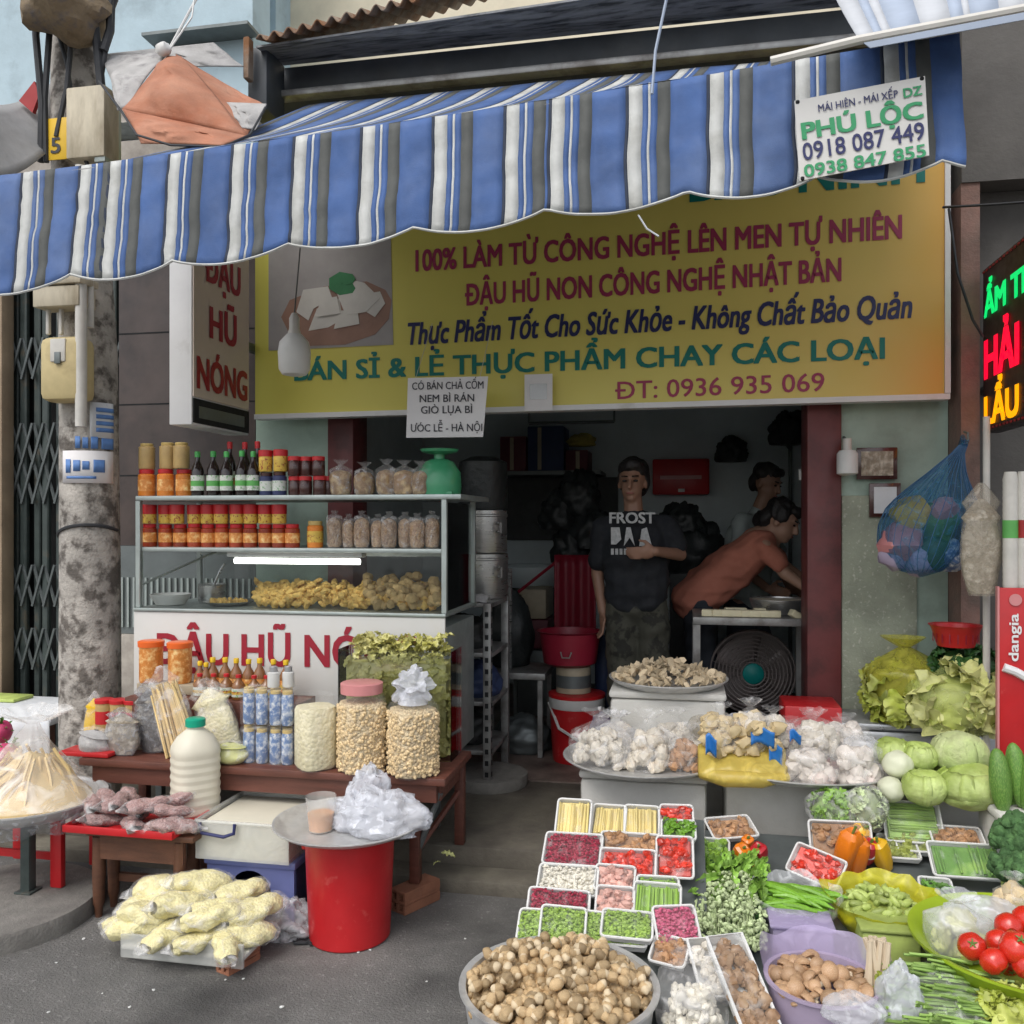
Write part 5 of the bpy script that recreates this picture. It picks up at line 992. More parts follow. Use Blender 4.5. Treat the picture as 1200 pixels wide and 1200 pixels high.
# maroon cloth on rail, boxes, shelf
rl = thing('cloth_rail', 'dark rail with a maroon cloth hung over it in the shop', 'rail', (X(650, 5.9), 5.9, ZF)); a, b = X(604, 5.9), X(702, 5.9)
obj('bar', MB(tube([(a, 5.9, 1.0), (X(660, 5.9), 5.9, 1.26), (b, 5.9, 1.26)], .012, 6)), 'maroon_plastic', rl)
for x in (a, b): obj('post', MB(bb(x - .012, x + .012, 5.89, 5.91, ZF, 1.0 if x == a else 1.25)), 'alu_dark', rl)
obj('cloth', MB(grid(lambda u, v: (X(650, 5.9) + (b - .02 - X(650, 5.9)) * u, 5.885 + .012 * math.sin(u * 17), 1.27 - .55 * v), 24, 8)), 'maroon_plastic', rl, solid=.006)
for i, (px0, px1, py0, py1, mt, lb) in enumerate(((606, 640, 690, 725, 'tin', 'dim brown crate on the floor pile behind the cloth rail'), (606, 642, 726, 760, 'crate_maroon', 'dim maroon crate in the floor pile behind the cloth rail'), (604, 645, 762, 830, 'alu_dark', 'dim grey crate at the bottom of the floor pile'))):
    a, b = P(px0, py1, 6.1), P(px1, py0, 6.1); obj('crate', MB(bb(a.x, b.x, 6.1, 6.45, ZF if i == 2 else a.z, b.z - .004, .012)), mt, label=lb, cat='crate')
sh = thing('wall_shelf', 'dark wall shelf high on the rear wall of the shop', 'shelf', (X(640, 6.9), 7.0, 1.8)); a, b = P(586, 553, 6.9), P(705, 553, 6.9)
obj('board', MB(bb(a.x, b.x, 6.8, 7.3, a.z - .03, a.z)), 'alu_dark', sh); obj('backboard', MB(bb(a.x - .05, b.x + .1, 7.26, 7.3, a.z - .55, a.z - .032)), 'bag_black', sh)
for i, (px0, px1, py0, mt, lb) in enumerate(((588, 618, 512, 'crate_maroon', 'dark maroon carton at the near end of the wall shelf'), (620, 662, 500, 'crate_blue', 'dark blue carton in the middle of the wall shelf'), (664, 690, 528, 'crate_maroon', 'small maroon carton at the far end of the wall shelf'))):
    p0, p1 = P(px0, 552, 6.9), P(px1, py0, 6.9); t = thing('carton', lb, 'carton', ((p0.x + p1.x) / 2, 6.95, a.z)); obj('box', MB(bb(p0.x, p1.x, 6.83, 7.15, a.z + .002, p1.z, .006)), mt, t); obj('tape', MB(bb(p0.x + .08, p0.x + .11, 6.827, 6.829, a.z + .01, p1.z - .01)), 'tin', t)
p = P(682, 520, 6.9); crumple('yellow_packet', (p.x, 6.9, p.z - .02), (.10, .07, .06), 51, 'yellow_bits', 'dull yellow packet lying on the small maroon carton', 'packet', .5)
for i, (px, py, s) in enumerate(((655, 600, .13), (678, 580, .15), (690, 620, .14), (668, 640, .12))):
    p = P(px, py, 6.3); crumple('black_bag', (p.x, 6.3, p.z - s), (s, s * .7, s * 1.35), 60 + i, 'bag_black', ('uppermost left dark bag in the cluster hanging behind the standing man', 'dark bag hanging nearest the standing man head', 'dark bag hanging at the standing man shoulder', 'lowest dark bag of the hanging cluster')[i], 'bag', .5)
hr = thing('hanging_pole', 'dark pole across the shop carrying the cluster of black bags', 'pole', (X(670, 6.3), 6.3, 2.1)); obj('pole', MB(tube([(X(620, 6.3), 6.3, 2.2), (X(720, 6.3), 6.3, 2.2)], .012, 6)), 'alu_dark', hr)
for x in (X(620, 6.3), X(720, 6.3)): obj('drop_rod', MB(tube([(x, 6.3, 2.2), (x, 6.3, 3.0)], .008, 5)), 'alu_dark', hr)
obj('wash_basin', MB(lathe([(.18, 0), (.3, .12), (.32, .16), (.29, .155), (.16, .01)], 30)), 'inner_wall', None, 'pale grey oval basin propped behind the maroon cloth', 'basin') .location = (X(622, 6.6), 6.6, 1.0)
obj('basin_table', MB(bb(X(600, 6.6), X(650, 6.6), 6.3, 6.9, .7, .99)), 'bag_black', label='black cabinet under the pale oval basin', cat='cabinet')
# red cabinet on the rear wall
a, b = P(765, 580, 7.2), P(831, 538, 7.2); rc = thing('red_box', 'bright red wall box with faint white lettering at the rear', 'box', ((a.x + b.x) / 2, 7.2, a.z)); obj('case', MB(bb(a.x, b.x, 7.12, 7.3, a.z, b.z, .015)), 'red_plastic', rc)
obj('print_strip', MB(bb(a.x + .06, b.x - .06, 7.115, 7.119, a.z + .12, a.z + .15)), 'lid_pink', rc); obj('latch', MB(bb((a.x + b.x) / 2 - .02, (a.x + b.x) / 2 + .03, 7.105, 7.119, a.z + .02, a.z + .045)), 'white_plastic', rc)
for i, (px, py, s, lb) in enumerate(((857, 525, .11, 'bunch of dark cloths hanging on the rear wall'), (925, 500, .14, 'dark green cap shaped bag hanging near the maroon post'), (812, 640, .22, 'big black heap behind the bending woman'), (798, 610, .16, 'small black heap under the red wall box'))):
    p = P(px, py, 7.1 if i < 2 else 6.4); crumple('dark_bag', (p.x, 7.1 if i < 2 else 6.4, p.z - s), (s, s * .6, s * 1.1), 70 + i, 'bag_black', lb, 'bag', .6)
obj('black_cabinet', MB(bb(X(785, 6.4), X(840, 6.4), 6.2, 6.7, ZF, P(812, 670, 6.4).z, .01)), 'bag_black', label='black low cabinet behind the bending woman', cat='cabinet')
q = thing('hat_stand', 'thin dark pole with a hook against the rear wall', 'pole', (X(927, 7.2), 7.2, ZF)); obj('pole', MB(tube([(X(927, 7.2), 7.25, ZF), (X(927, 7.2), 7.25, 2.2)], .015, 6)), 'alu_dark', q); obj('hook', MB(tube([(X(927, 7.2), 7.25, 2.05), (X(927, 7.2) - .06, 7.1, 2.1)], .01, 5)), 'alu_dark', q)
p = P(942, 556, 5.0); t = thing('white_switch', 'small white switch box fixed near the maroon door post', 'switch', p); obj('plate', MB(bb(p.x - .025, p.x + .03, 5.0, 5.03, p.z - .03, p.z + .03, .004)), 'white_plastic', t); obj('rocker', MB(bx(.02, .006, .03, .001, 1, (p.x, 4.996, p.z))), 'pvc', t); obj('arm', MB(bb(p.x, p.x + .2, 5.032, 5.05, p.z - .015, p.z + .015)), 'alu_dark', t)
# tofu table with fan below
tb_ = thing('tofu_table', 'grey metal table with white tofu blocks inside the shop', 'table', (X(880, 4.8), 4.9, ZF)); a, b = X(812, 4.75), X(956, 4.75)
obj('top', MB(bb(a, b, 4.74, 5.2, .955, .995, .004)), 'steel_dull', tb_)
for (x, y) in ((a + .02, 4.765), (b - .03, 4.765), (a + .02, 5.17), (b - .03, 5.17)): obj('leg', MB(bb(x - .018, x + .018, y - .018, y + .018, ZF, .954)), 'steel_dull', tb_)
tfb = Proto(obj('tofu_block', MB(bx(.055, .05, .035, .004, 2, (0, 0, .0175))), 'tofu', org=(0, 0, 0), label='white tofu block in the row at the edge of the grey metal table', cat='tofu', group='tofu blocks on the metal table'))
for i, px in enumerate((829, 840, 851, 862, 874, 885, 897, 908)): tfb.put((X(px, 4.8), 4.80, .996 if i % 3 else .996), (0, 0, RN.uniform(-.2, .2)), 1.)
for px in (856, 868, 890): tfb.put((X(px, 4.88), 4.88, .996), (0, 0, .1), 1.1)
tfb.put((X(930, 4.8), 4.8, .996), (0, .5, .4), 1)
c = V((X(912, 5.0), 5.02, .997)); tray('steel_basin', c, .15, .07, 'steel', 'shallow steel basin under the bending woman hands', 'basin'); 
mb = MB(); mb.add(lathe([(.12, 0), (.14, .03), (.001, .035)], 26), T(c + V((0, 0, .04)))); obj('tofu_cake', mb, 'milk', label='round white tofu cake lying in the shallow steel basin', cat='tofu')
c = P(882, 788, 5.25); fn_ = thing('electric_fan', 'round grey floor fan with teal hub under the tofu table', 'fan', (c.x, 5.25, ZF)); r = m_(48, c); Mx = T(c, (math.pi / 2, 0, 0))
mb = MB()
for q in np.linspace(.28, 1, 9): mb.add(tube([(q * r * math.cos(t), q * r * math.sin(t), .05 * (1 - q ** 2)) for t in np.linspace(0, 2 * math.pi, 40)], .004, 5), Mx)
for t in np.linspace(0, 2 * math.pi, 25)[:-1]: mb.add(tube([(r * .25 * math.cos(t), r * .25 * math.sin(t), .048), (r * math.cos(t), r * math.sin(t), 0)], .0022, 4), Mx)
obj('guard', mb, 'fan_grey', fn_)
mb = MB(); mb.add(lathe([(r * .25, 0), (r * .25, .03), (r * .15, .045), (.001, .048)], 24), Mx @ T((0, 0, .02))); obj('hub', mb, 'fan_teal', fn_)
for k in range(3):
    t0 = k * 2.094; obj('blade', MB(grid(lambda u, v: Mx @ V(((.2 + .7 * v) * r * math.cos(t0 + (u - .5) * 1.5), (.2 + .7 * v) * r * math.sin(t0 + (u - .5) * 1.5), -.03 + .05 * u)), 8, 6)), 'fan_grey', fn_, solid=.004)
mb = MB(); mb.add(lathe([(r, -.08), (r * 1.03, -.06), (r * 1.03, .004), (r, .01)], 40, True, False), Mx); obj('housing', mb, 'fan_grey', fn_)
obj('stand', MB(tube([(c.x, 5.32, ZF), (c.x, 5.32, c.z - r * .9)], .03, 10)), 'fan_grey', fn_); obj('base', MB(bb(c.x - .16, c.x + .16, 5.2, 5.44, ZF, ZF + .03, .01)), 'fan_grey', fn_)
# ============================================================ people
def cap(a, b, r0, r1, seg=12):
    a, b = V(a), V(b); d = b - a; L = d.length; pr = []
    for t in np.linspace(-math.pi / 2, 0, 5): pr.append((max(1e-4, r0 * math.cos(t)), r0 * math.sin(t)))
    for t in np.linspace(0, math.pi / 2, 5): pr.append((max(1e-4, r1 * math.cos(t)), L + r1 * math.sin(t)))
    v, f = lathe(pr, seg); M_ = Matrix.Translation(a) @ d.to_track_quat('Z', 'Y').to_matrix().to_4x4(); A = np.array(M_); return v @ A[:3, :3].T + A[:3, 3], f
def fuse(name, shapes, mat, parent, vox=.008, smooth=4):
    o = obj(name, MB(*shapes), mat, parent); md = o.modifiers.new('r', 'REMESH'); md.mode = 'VOXEL'; md.voxel_size = vox
    sm = o.modifiers.new('s', 'SMOOTH'); sm.iterations = smooth; sm.factor = .5
    bpy.context.view_layer.update(); dg = bpy.context.evaluated_depsgraph_get(); me = bpy.data.meshes.new_from_object(o.evaluated_get(dg)); o.modifiers.clear(); o.data = me
    if name in ('tee', 'shirt', 'trousers', 'hair'):        # cloth creases and hair strands as real relief
        am, fr = (.012, V((26, 26, 7))) if name == 'hair' else (.016, V((9, 9, 15)))
        nr = [v.normal.copy() for v in me.vertices]
        for v, n_ in zip(me.vertices, nr): q = V((v.co.x * fr.x, v.co.y * fr.y, v.co.z * fr.z)); v.co += n_ * am * (MN.noise(q) + (.5 * (1 - 2 * abs(MN.noise(q * .7 + V((3, 1, 2))))) - .3 if name != 'hair' else .5 * MN.noise(q * 2)))
    me.polygons.foreach_set('use_smooth', [True] * len(me.polygons)); return o
def ell(c, s, rot=(0, 0, 0), seg=16): v, f = sph(seg, 12); A = np.array(T(c, rot, s)); return v @ A[:3, :3].T + A[:3, 3], f
def hand(w_, d, side, sc_=1.):                     # palm and five fingers from wrist w_ along d; side points to the thumb
    d = V(d).normalized(); side = (V(side) - d * V(side).dot(d)).normalized(); n = d.cross(side); out = []
    pc = w_ + d * .045; M_ = Matrix((side, d, n)).transposed().to_4x4(); M_.translation = pc; A = np.array(M_ @ Matrix.Diagonal((.04, .05, .018, 1))); v, f = sph(12, 9); out.append((v @ A[:3, :3].T + A[:3, 3], f))
    for o_, L in ((-.028, .055), (-.010, .07), (.009, .076), (.027, .068)):
        b = pc + side * o_ + d * .038; m = b + d * L * .55 + n * .006; e = m + d * L * .45 * .8 + n * .022; out += [cap(b, m, .0095, .0085, 8), cap(m, e, .0085, .0072, 8)]
    b = pc + side * .03 - d * .02; m = b + side * .03 + d * .025; out += [cap(b, m, .012, .0095, 8), cap(m, m + d * .03 + side * .004 + n * .01, .0095, .008, 8)]
    return out
def head(c, f, upv, s=1.):                           # c centre, f facing, upv up
    f = V(f).normalized(); upv = V(upv); upv = (upv - f * upv.dot(f)).normalized(); r = f.cross(upv)
    L = lambda x, y, z: V(c) + (r * x + f * y + upv * z) * s
    R3 = Matrix((r, f, upv)).transposed(); eu = R3.to_euler()
    body = [ell(L(0, -.012, .03), (.076 * s, .092 * s, .092 * s), eu), ell(L(0, .018, -.045), (.058 * s, .066 * s, .066 * s), eu), ell(L(0, .05, -.088), (.03 * s, .03 * s, .026 * s), eu),
            cap(L(0, .083, .018), L(0, .103, -.028), .010 * s, .015 * s, 8), ell(L(.075, -.01, -.01), (.011 * s, .02 * s, .032 * s), eu), ell(L(-.075, -.01, -.01), (.011 * s, .02 * s, .032 * s), eu),
            ell(L(0, .076, -.058), (.026 * s, .014 * s, .012 * s), eu), ell(L(0, .078, .032), (.05 * s, .014 * s, .01 * s), eu)]
    eyes = [ell(L(x, .081, .008), (.014 * s, .008 * s, .007 * s), eu, 10) for x in (-.031, .031)]; lips = [ell(L(0, .088, -.060), (.022 * s, .006 * s, .006 * s), eu, 10)]
    brows = [cap(L(x * .5, .089, .032), L(x * 1.5, .080, .034), .005 * s, .004 * s, 6) for x in (-.031, .031)]
    return body, eyes + brows, lips, L, eu
def person(label, loc, headspec, body, skin, clothes, hairs):
    t = thing('person', label, 'person', loc); hb, ey, lp, L, eu = head(*headspec); fuse('body', hb + body, skin, t, .0075, 3)
    obj('eye_and_brow', MB(*ey), 'eye_dark', t); obj('lips', MB(*lp), 'lip', t)
    for nm, shp, mat, vx in clothes: fuse(nm, shp, mat, t, vx, 5)
    fuse('hair', hairs(L, eu), 'hair', t, .008, 2); return t
# man in black tee, standing, facing the street
Y1 = 4.95; k1 = m_(1, P(742, 600, Y1)); q = lambda px, py, dy=0.: P(px, py, Y1 + dy)
hc = q(741, 565); shL, shR = q(706, 617), q(783, 617); neck = q(743, 598); chest = q(745, 640); waist = q(746, 690); hipL, hipR = q(729, 712), q(764, 712)
elL, wrL = q(700, 672, .02), q(706, 716, -.03); elR, wrR = q(797, 650, -.03), q(768, 646, -.24)
fz = ZF + .06; ftL, ftR = V((q(728, 800).x, Y1 + .02, fz)), V((q(772, 800).x, Y1 + .02, fz)); knL, knR = hipL.lerp(ftL, .5) + V((0, -.03, 0)), hipR.lerp(ftR, .5) + V((0, -.03, 0))
bd = [cap(neck - V((0, 0, .05)), hc - V((0, 0, .05)), .056, .05), cap(shL, elL, .043, .036), cap(elL, wrL, .036, .026), cap(shR, elR, .043, .036), cap(elR, wrR, .036, .026), ell(chest, (.155, .10, .19)), cap(chest, waist, .11, .10),
      cap(hipL, knL, .08, .055), cap(knL, ftL, .052, .038), cap(hipR, knR, .08, .055), cap(knR, ftR, .052, .038), ell(ftL + V((0, -.07, -.03)), (.04, .115, .03)), ell(ftR + V((0, -.07, -.03)), (.04, .115, .03)), cap(shL, shR, .05, .05), ell(q(746, 708), (.13, .09, .08))]
bd += hand(wrL, (.02, -.1, -1), (.3, -1, 0)) + hand(wrR, (-1, -.25, -.1), (0, -.2, 1))
tee = [cap(shL + V((.02, 0, .012)), shR + V((-.02, 0, .012)), .058, .058), ell(chest, (.178, .125, .21)), cap(chest - V((.06, 0, 0)), waist - V((.05, 0, .03)), .13, .125), cap(chest + V((.06, 0, 0)), waist + V((.05, 0, -.03)), .13, .125), cap(waist + V((-.045, 0, 0)), q(737, 703), .128, .125), cap(waist + V((.045, 0, 0)), q(755, 703), .128, .125), cap(shL, shL.lerp(elL, .72), .062, .066), cap(shR, shR.lerp(elR, .72), .062, .066), cap(neck - V((0, 0, .06)), neck - V((0, 0, .035)), .075, .066)]
tr = [cap(hipL, knL, .10, .085), cap(knL, ftL + V((0, 0, .06)), .085, .07), cap(hipR, knR, .10, .085), cap(knR, ftR + V((0, 0, .06)), .085, .07), ell(q(746, 712), (.16, .115, .10))]
def hair1(L, eu): return [ell(L(0, -.03, .066), (.088, .095, .078), eu), ell(L(0, -.075, -.01), (.082, .05, .09), eu), ell(L(0, .045, .095), (.062, .04, .035), eu), ell(L(.072, -.03, .02), (.02, .04, .06), eu), ell(L(-.072, -.03, .02), (.02, .04, .06), eu)]
man = person('man in a black printed tee and dark trousers standing in the shop doorway', (q(745, 700).x, Y1, ZF), (hc, (-.10, -1, -.05), (0, 0, 1), .98), bd, 'skin_dark', [('tee', tee, 'tee_black', .009), ('trousers', tr, 'camo', .01)], hair1)
yy = Y1 - .158
a, b = P(714, 613, yy), P(768, 613, yy); tee_o = [o for o in man.children if o.name.startswith('tee')][0]; text('FROST', a, b - a, (0, 0, 1), (b - a).length, m_(13, a), 'tee_white', tee_o, bold=.03)
mb = MB()
for pg in ([(716, 638), (716, 618), (726, 618), (728, 632), (722, 638)], [(731, 640), (734, 618), (739, 618), (744, 640), (738, 630)], [(749, 640), (752, 620), (758, 618), (764, 640)]): mb.add(ppoly(pg, yy, 0))
for i in range(9): mb.add(ppoly([(716 + i * 5, 650), (716 + i * 5, 643), (719.4 + i * 5, 643), (719.4 + i * 5, 650)], yy + .01, 0))
obj('tee_print', mb, 'tee_white', tee_o)
# woman bending over the table
Y2 = 5.4; q = lambda px, py, dy=0.: P(px, py, Y2 + dy)
hip = q(818, 700); sh = q(893, 636); nk = q(902, 625); hc = q(917, 612, -.03); el, wr = q(920, 672, -.17), q(946, 690, -.25); el2, wr2 = q(925, 668, .14), q(950, 684, .02)
mid = hip.lerp(sh, .55) + V((0, 0, .01))
ft1, ft2 = V((q(808, 700).x, Y2 - .09, ZF + .06)), V((q(800, 700).x, Y2 + .1, ZF + .06)); h1, h2 = hip + V((0, -.085, 0)), hip + V((0, .085, 0)); kn1, kn2 = h1.lerp(ft1, .5) + V((.05, 0, 0)), h2.lerp(ft2, .5) + V((.05, 0, 0))
s1, s2 = sh + V((0, -.16, -.02)), sh + V((0, .16, -.02))
bd = [cap(nk - V((.03, 0, .02)), hc - V((.03, 0, .02)), .05, .048), cap(hip, mid, .125, .12), cap(mid, sh, .12, .105), cap(s1, s2, .05, .05), cap(s1, el, .042, .036), cap(el, wr, .036, .026), cap(s2, el2, .042, .036), cap(el2, wr2, .036, .026),
      cap(h1, kn1, .085, .056), cap(kn1, ft1, .053, .038), cap(h2, kn2, .085, .056), cap(kn2, ft2, .053, .038), ell(ft1 + V((.06, -.02, -.03)), (.115, .04, .03)), ell(ft2 + V((.06, 0, -.03)), (.115, .04, .03))]
bd += hand(wr, (1, -.1, -.45), (.1, 1, .3)) + hand(wr2, (1, -.1, -.5), (.1, -1, .3))
shirt = [cap(hip + V((-.02, -.05, -.01)), mid + V((0, -.04, 0)), .135, .135), cap(hip + V((-.02, .05, -.01)), mid + V((0, .04, 0)), .135, .135), cap(mid + V((0, -.05, -.01)), sh + V((-.02, -.07, -.02)), .135, .11), cap(mid + V((0, .05, -.01)), sh + V((-.02, .07, -.02)), .135, .11), cap(s1, s2, .062, .062), cap(s1, s1.lerp(el, .62), .062, .062), cap(s2, s2.lerp(el2, .62), .062, .062), cap(sh, nk + V((-.02, 0, -.01)), .085, .068)]
tr = [cap(h1, kn1, .10, .08), cap(kn1, ft1 + V((0, 0, .05)), .08, .06), cap(h2, kn2, .10, .08), cap(kn2, ft2 + V((0, 0, .05)), .08, .06), ell(hip + V((-.02, 0, -.02)), (.13, .17, .13))]
def hair2(L, eu): return [ell(L(0, -.035, .062), (.088, .092, .080), eu), ell(L(0, -.085, -.005), (.075, .05, .085), eu), ell(L(0, -.12, -.03), (.045, .05, .06), eu), ell(L(.07, -.01, .04), (.024, .06, .055), eu), ell(L(-.07, -.01, .04), (.024, .06, .055), eu), ell(L(0, .055, .085), (.06, .035, .035), eu)]
person('woman in a salmon tee bending forward over the tofu table', (q(815, 700).x, Y2, ZF), (hc, (.88, -.38, -.40), (.35, 0, 1), .98), bd, 'skin', [('tee', shirt, 'salmon', .009), ('trousers', tr, 'dark_jeans', .01)], hair2)
# second man in grey shirt, half hidden
Y3 = 6.05; q = lambda px, py, dy=0.: P(px, py, Y3 + dy)
hc = q(899, 567); nk = q(888, 595); s1, s2 = q(868, 612, -.15), q(900, 614, .13); ch_3 = q(880, 640); ws = q(876, 690); el, wr = q(868, 665, -.2), q(900, 690, -.34); el2, wr2 = q(915, 662, .1), q(925, 688, -.1)
h1, h2 = q(868, 715, -.04), q(886, 715, .06); f1, f2 = V((h1.x - .02, Y3 - .06, ZF + .06)), V((h2.x + .02, Y3 + .08, ZF + .06)); kn1, kn2 = h1.lerp(f1, .5), h2.lerp(f2, .5)
bd = [cap(nk - V((0, 0, .05)), hc - V((0, 0, .05)), .055, .05), ell(ch_3, (.15, .12, .2)), cap(ch_3, ws, .13, .12), cap(s1, s2, .05, .05), cap(s1, el, .043, .036), cap(el, wr, .036, .026), cap(s2, el2, .043, .036), cap(el2, wr2, .036, .026), cap(ws, h1, .11, .09), cap(ws, h2, .11, .09), cap(h1, kn1, .08, .055), cap(kn1, f1, .052, .038), cap(h2, kn2, .08, .055), cap(kn2, f2, .052, .038), ell(f1 + V((.03, -.06, -.03)), (.045, .11, .03)), ell(f2 + V((.03, -.06, -.03)), (.045, .11, .03))]
bd += hand(wr, (1, -.5, -.2), (0, 0, 1)) + hand(wr2, (.6, -.8, -.2), (0, 0, 1))
shirt = [cap(s1, s2, .064, .064), ell(ch_3, (.175, .15, .22)), cap(ch_3, ws - V((0, 0, .05)), .15, .145), cap(s1, s1.lerp(el, .7), .06, .062), cap(s2, s2.lerp(el2, .7), .06, .062), cap(nk - V((0, 0, .07)), nk - V((0, 0, .04)), .075, .066)]
tr = [cap(h1, kn1, .10, .08), cap(kn1, f1 + V((0, 0, .06)), .08, .065), cap(h2, kn2, .10, .08), cap(kn2, f2 + V((0, 0, .06)), .08, .065), cap(h1, h2, .11, .11)]
def hair3(L, eu): return [ell(L(0, -.03, .068), (.088, .095, .076), eu), ell(L(0, -.078, .0), (.08, .045, .075), eu), ell(L(0, .05, .092), (.06, .035, .035), eu)]
person('man in a pale grey shirt standing behind the bending woman', (q(880, 700).x, Y3, ZF), (hc, (.75, -.55, -.30), (.1, 0, 1), .98), bd, 'skin_dark', [('shirt', shirt, 'grey_shirt', .01), ('trousers', tr, 'dark_jeans', .011)], hair3)
# fittings on the green pilaster
A = P(993, 540, 4.4); t = thing('wall_lamp', 'small white wall lamp on the green pillar beside the door post', 'lamp', A); k = m_(1, A)
mb = MB(); mb.add(lathe([(8 * k, -17 * k), (12 * k, -15 * k), (12 * k, 8 * k), (9 * k, 12 * k)], 18), T(A)); obj('shade', mb, 'white_plastic', t); mb = MB(); mb.add(lathe([(5 * k, 12 * k), (5 * k, 26 * k)], 12), T(A)); obj('neck', mb, 'pvc', t); obj('arm', MB(tube([A + V((0, 0, 24 * k)), A + V((0, .1, 30 * k))], .006, 6)), 'alu_dark', t)
for (x0, x1, y0, y1, lb, mt) in ((1004, 1052, 524, 562, 'dark framed picture with pale bird like pattern on the green pillar', 'tin'), (1019, 1056, 566, 606, 'dark framed pale notice half hidden by the blue mesh bag', 'paper')):
    a, b = P(x0, y1, 4.46), P(x1, y0, 4.46); t = thing('picture_frame', lb, 'picture', ((a.x + b.x) / 2, 4.46, a.z)); obj('frame', MB(bb(a.x, b.x, 4.462, 4.48, a.z, b.z, .003)), 'jar_dark', t); obj('print', MB(bb(a.x + .02, b.x - .02, 4.458, 4.4615, a.z + .018, b.z - .018)), 'mottled' if mt == 'tin' else 'cloth_white', t)
# ============================================================ vegetable stall
def fbox(px0, px1, Y, d, z0, z1, label, mat='box_foam'):
    a, b = X(px0, Y), X(px1, Y); t = thing('styrofoam_box', label, 'box', ((a + b) / 2, Y + d / 2, z0)); obj('body', MB(bb(a, b, Y, Y + d, z0, z1 - .034, .02)), mat, t); obj('lid', MB(bb(a - .006, b + .006, Y - .006, Y + d + .006, z1 - .032, z1, .012)), mat, t); return t
fbox(715, 850, 4.0, .42, .131, .735, 'tall white styrofoam box under the tray of oyster mushrooms')
fbox(680, 828, 3.66, .34, .131, .465, 'white styrofoam box under the tray of bagged mushrooms')
fbox(850, 1022, 3.52, .45, .056 if False else .131, .47, 'wide white styrofoam box under the garlic and ginger tray') if False else None
a = fbox(850, 1022, 3.72, .42, .131, .47, 'wide white styrofoam box under the garlic and ginger tray')
fbox(1040, 1170, 3.72, .36, .131, .465, 'white styrofoam box under the cabbage tray')
fbox(985, 1185, 4.17, .30, .131, .60, 'blue grey styrofoam box carrying the bagged lettuce', 'can_grey')
t1 = V((X(783, 4.18), 4.18, .737)); tray('round_tray', t1, m_(69, t1), .035, 'tray_steel', 'round steel tray of oyster mushrooms on the tall styrofoam box')
t2 = V((X(752, 3.8), 3.8, .467)); tray('round_tray', t2, m_(92, t2), .035, 'tray_steel', 'round steel tray of bagged pale mushrooms')
t3 = V((X(938, 3.82), 3.82, .472)); tray('round_tray', t3, m_(112, t3), .035, 'tray_steel', 'large round steel tray loaded with ginger and garlic bags', sq=.86)
t4 = V((X(1086, 3.80), 3.80, .467)); tray('round_tray', t4, m_(86, t4), .035, 'tray_steel', 'round steel tray of cabbages', sq=.95)
# oyster mushrooms
om = []
for k in range(3):
    o = obj('oyster_mushroom', MB(lathe([(.12, -.9), (.2, -.3), (.8, .12), (1., .3), (.7, .42), (.001, .36)], 9, fn=lambda a, z, k=k: 1 + .25 * math.sin(a * 2 + k) + .12 * math.sin(3 * a + k * 2))), 'oyster', org=(0, 0, 0), label='tan oyster mushroom in the heap on the tray atop the tall styrofoam box', cat='mushroom', group='oyster mushrooms on the rear tray'); om.append(Proto(o))
r1 = m_(64, t1)
for i in range(235):
    a = RN.uniform(0, 6.3); r = math.sqrt(RN.random()) ; z = .035 + .075 * (1 - r ** 2) * RN.uniform(.4, 1)
    om[i % 3].put((t1.x + r1 * r * math.cos(a), t1.y + r1 * r * math.sin(a), t1.z + z), (RN.uniform(-1.1, 1.1), RN.uniform(-1.1, 1.1), RN.uniform(0, 6)), RN.uniform(.014, .024))
# bagged mushrooms
def lump_bag(px, py, w_, h_, Y, z, mat, fm, label, cat='bag', seed=1, n=60, sz=.028, nm='mushroom_bag', d=.75, **k):
    c = P(px, py, Y); c.z = z; kk = m_(1, c); W, H = w_ * kk, h_ * kk
    return bag(nm, c, W, W * d, H, seed, None, label, cat, filmm=fm, innerfn=lumps(mat, n, W * .86, W * d * .86, H * .52, sz, seed), **k)
z2 = t2.z + .008
lump_bag(704, 905, 74, 66, 3.70, z2, 'white_mush', 'film', 'clear bag of pale button mushrooms hanging over the tray rim', seed=2, n=80, sz=.022)
lump_bag(760, 905, 60, 68, 3.70, z2, 'pale_mush', 'film', 'clear bag of cream coloured mushrooms in the middle of the tray', seed=3, n=60, sz=.026)
lump_bag(804, 905, 42, 56, 3.70, z2, 'brownbits', 'film', 'clear bag of reddish brown dried fungus beside the ginger', seed=4, n=50, sz=.02)
lump_bag(722, 870, 50, 50, 3.9, z2, 'pale_mush', 'film_milky', 'milky bag of mushrooms at the rear of the tray behind the button mushrooms', seed=5, n=30)
lump_bag(788, 870, 52, 56, 3.92, z2, 'white_mush', 'film', 'clear bag of white mushrooms under the round dumpling bag', seed=6, n=40)
p = P(823, 842, 3.95); mb = MB(); mb.add(sph(18, 12, .12, 2, 1), T((p.x, 3.95, .60), s=(.062, .055, .055))); obj('round_bag', mb, 'film_brown', label='round beige bag stacked behind the clear mushroom bags', cat='bag')
obj('mushroom_box', MB(bb(p.x - .1, p.x + .12, 3.87, 4.0, t2.z + .036, .546, .01)), 'white_mush', label='pale packed block under the round beige bag', cat='package')
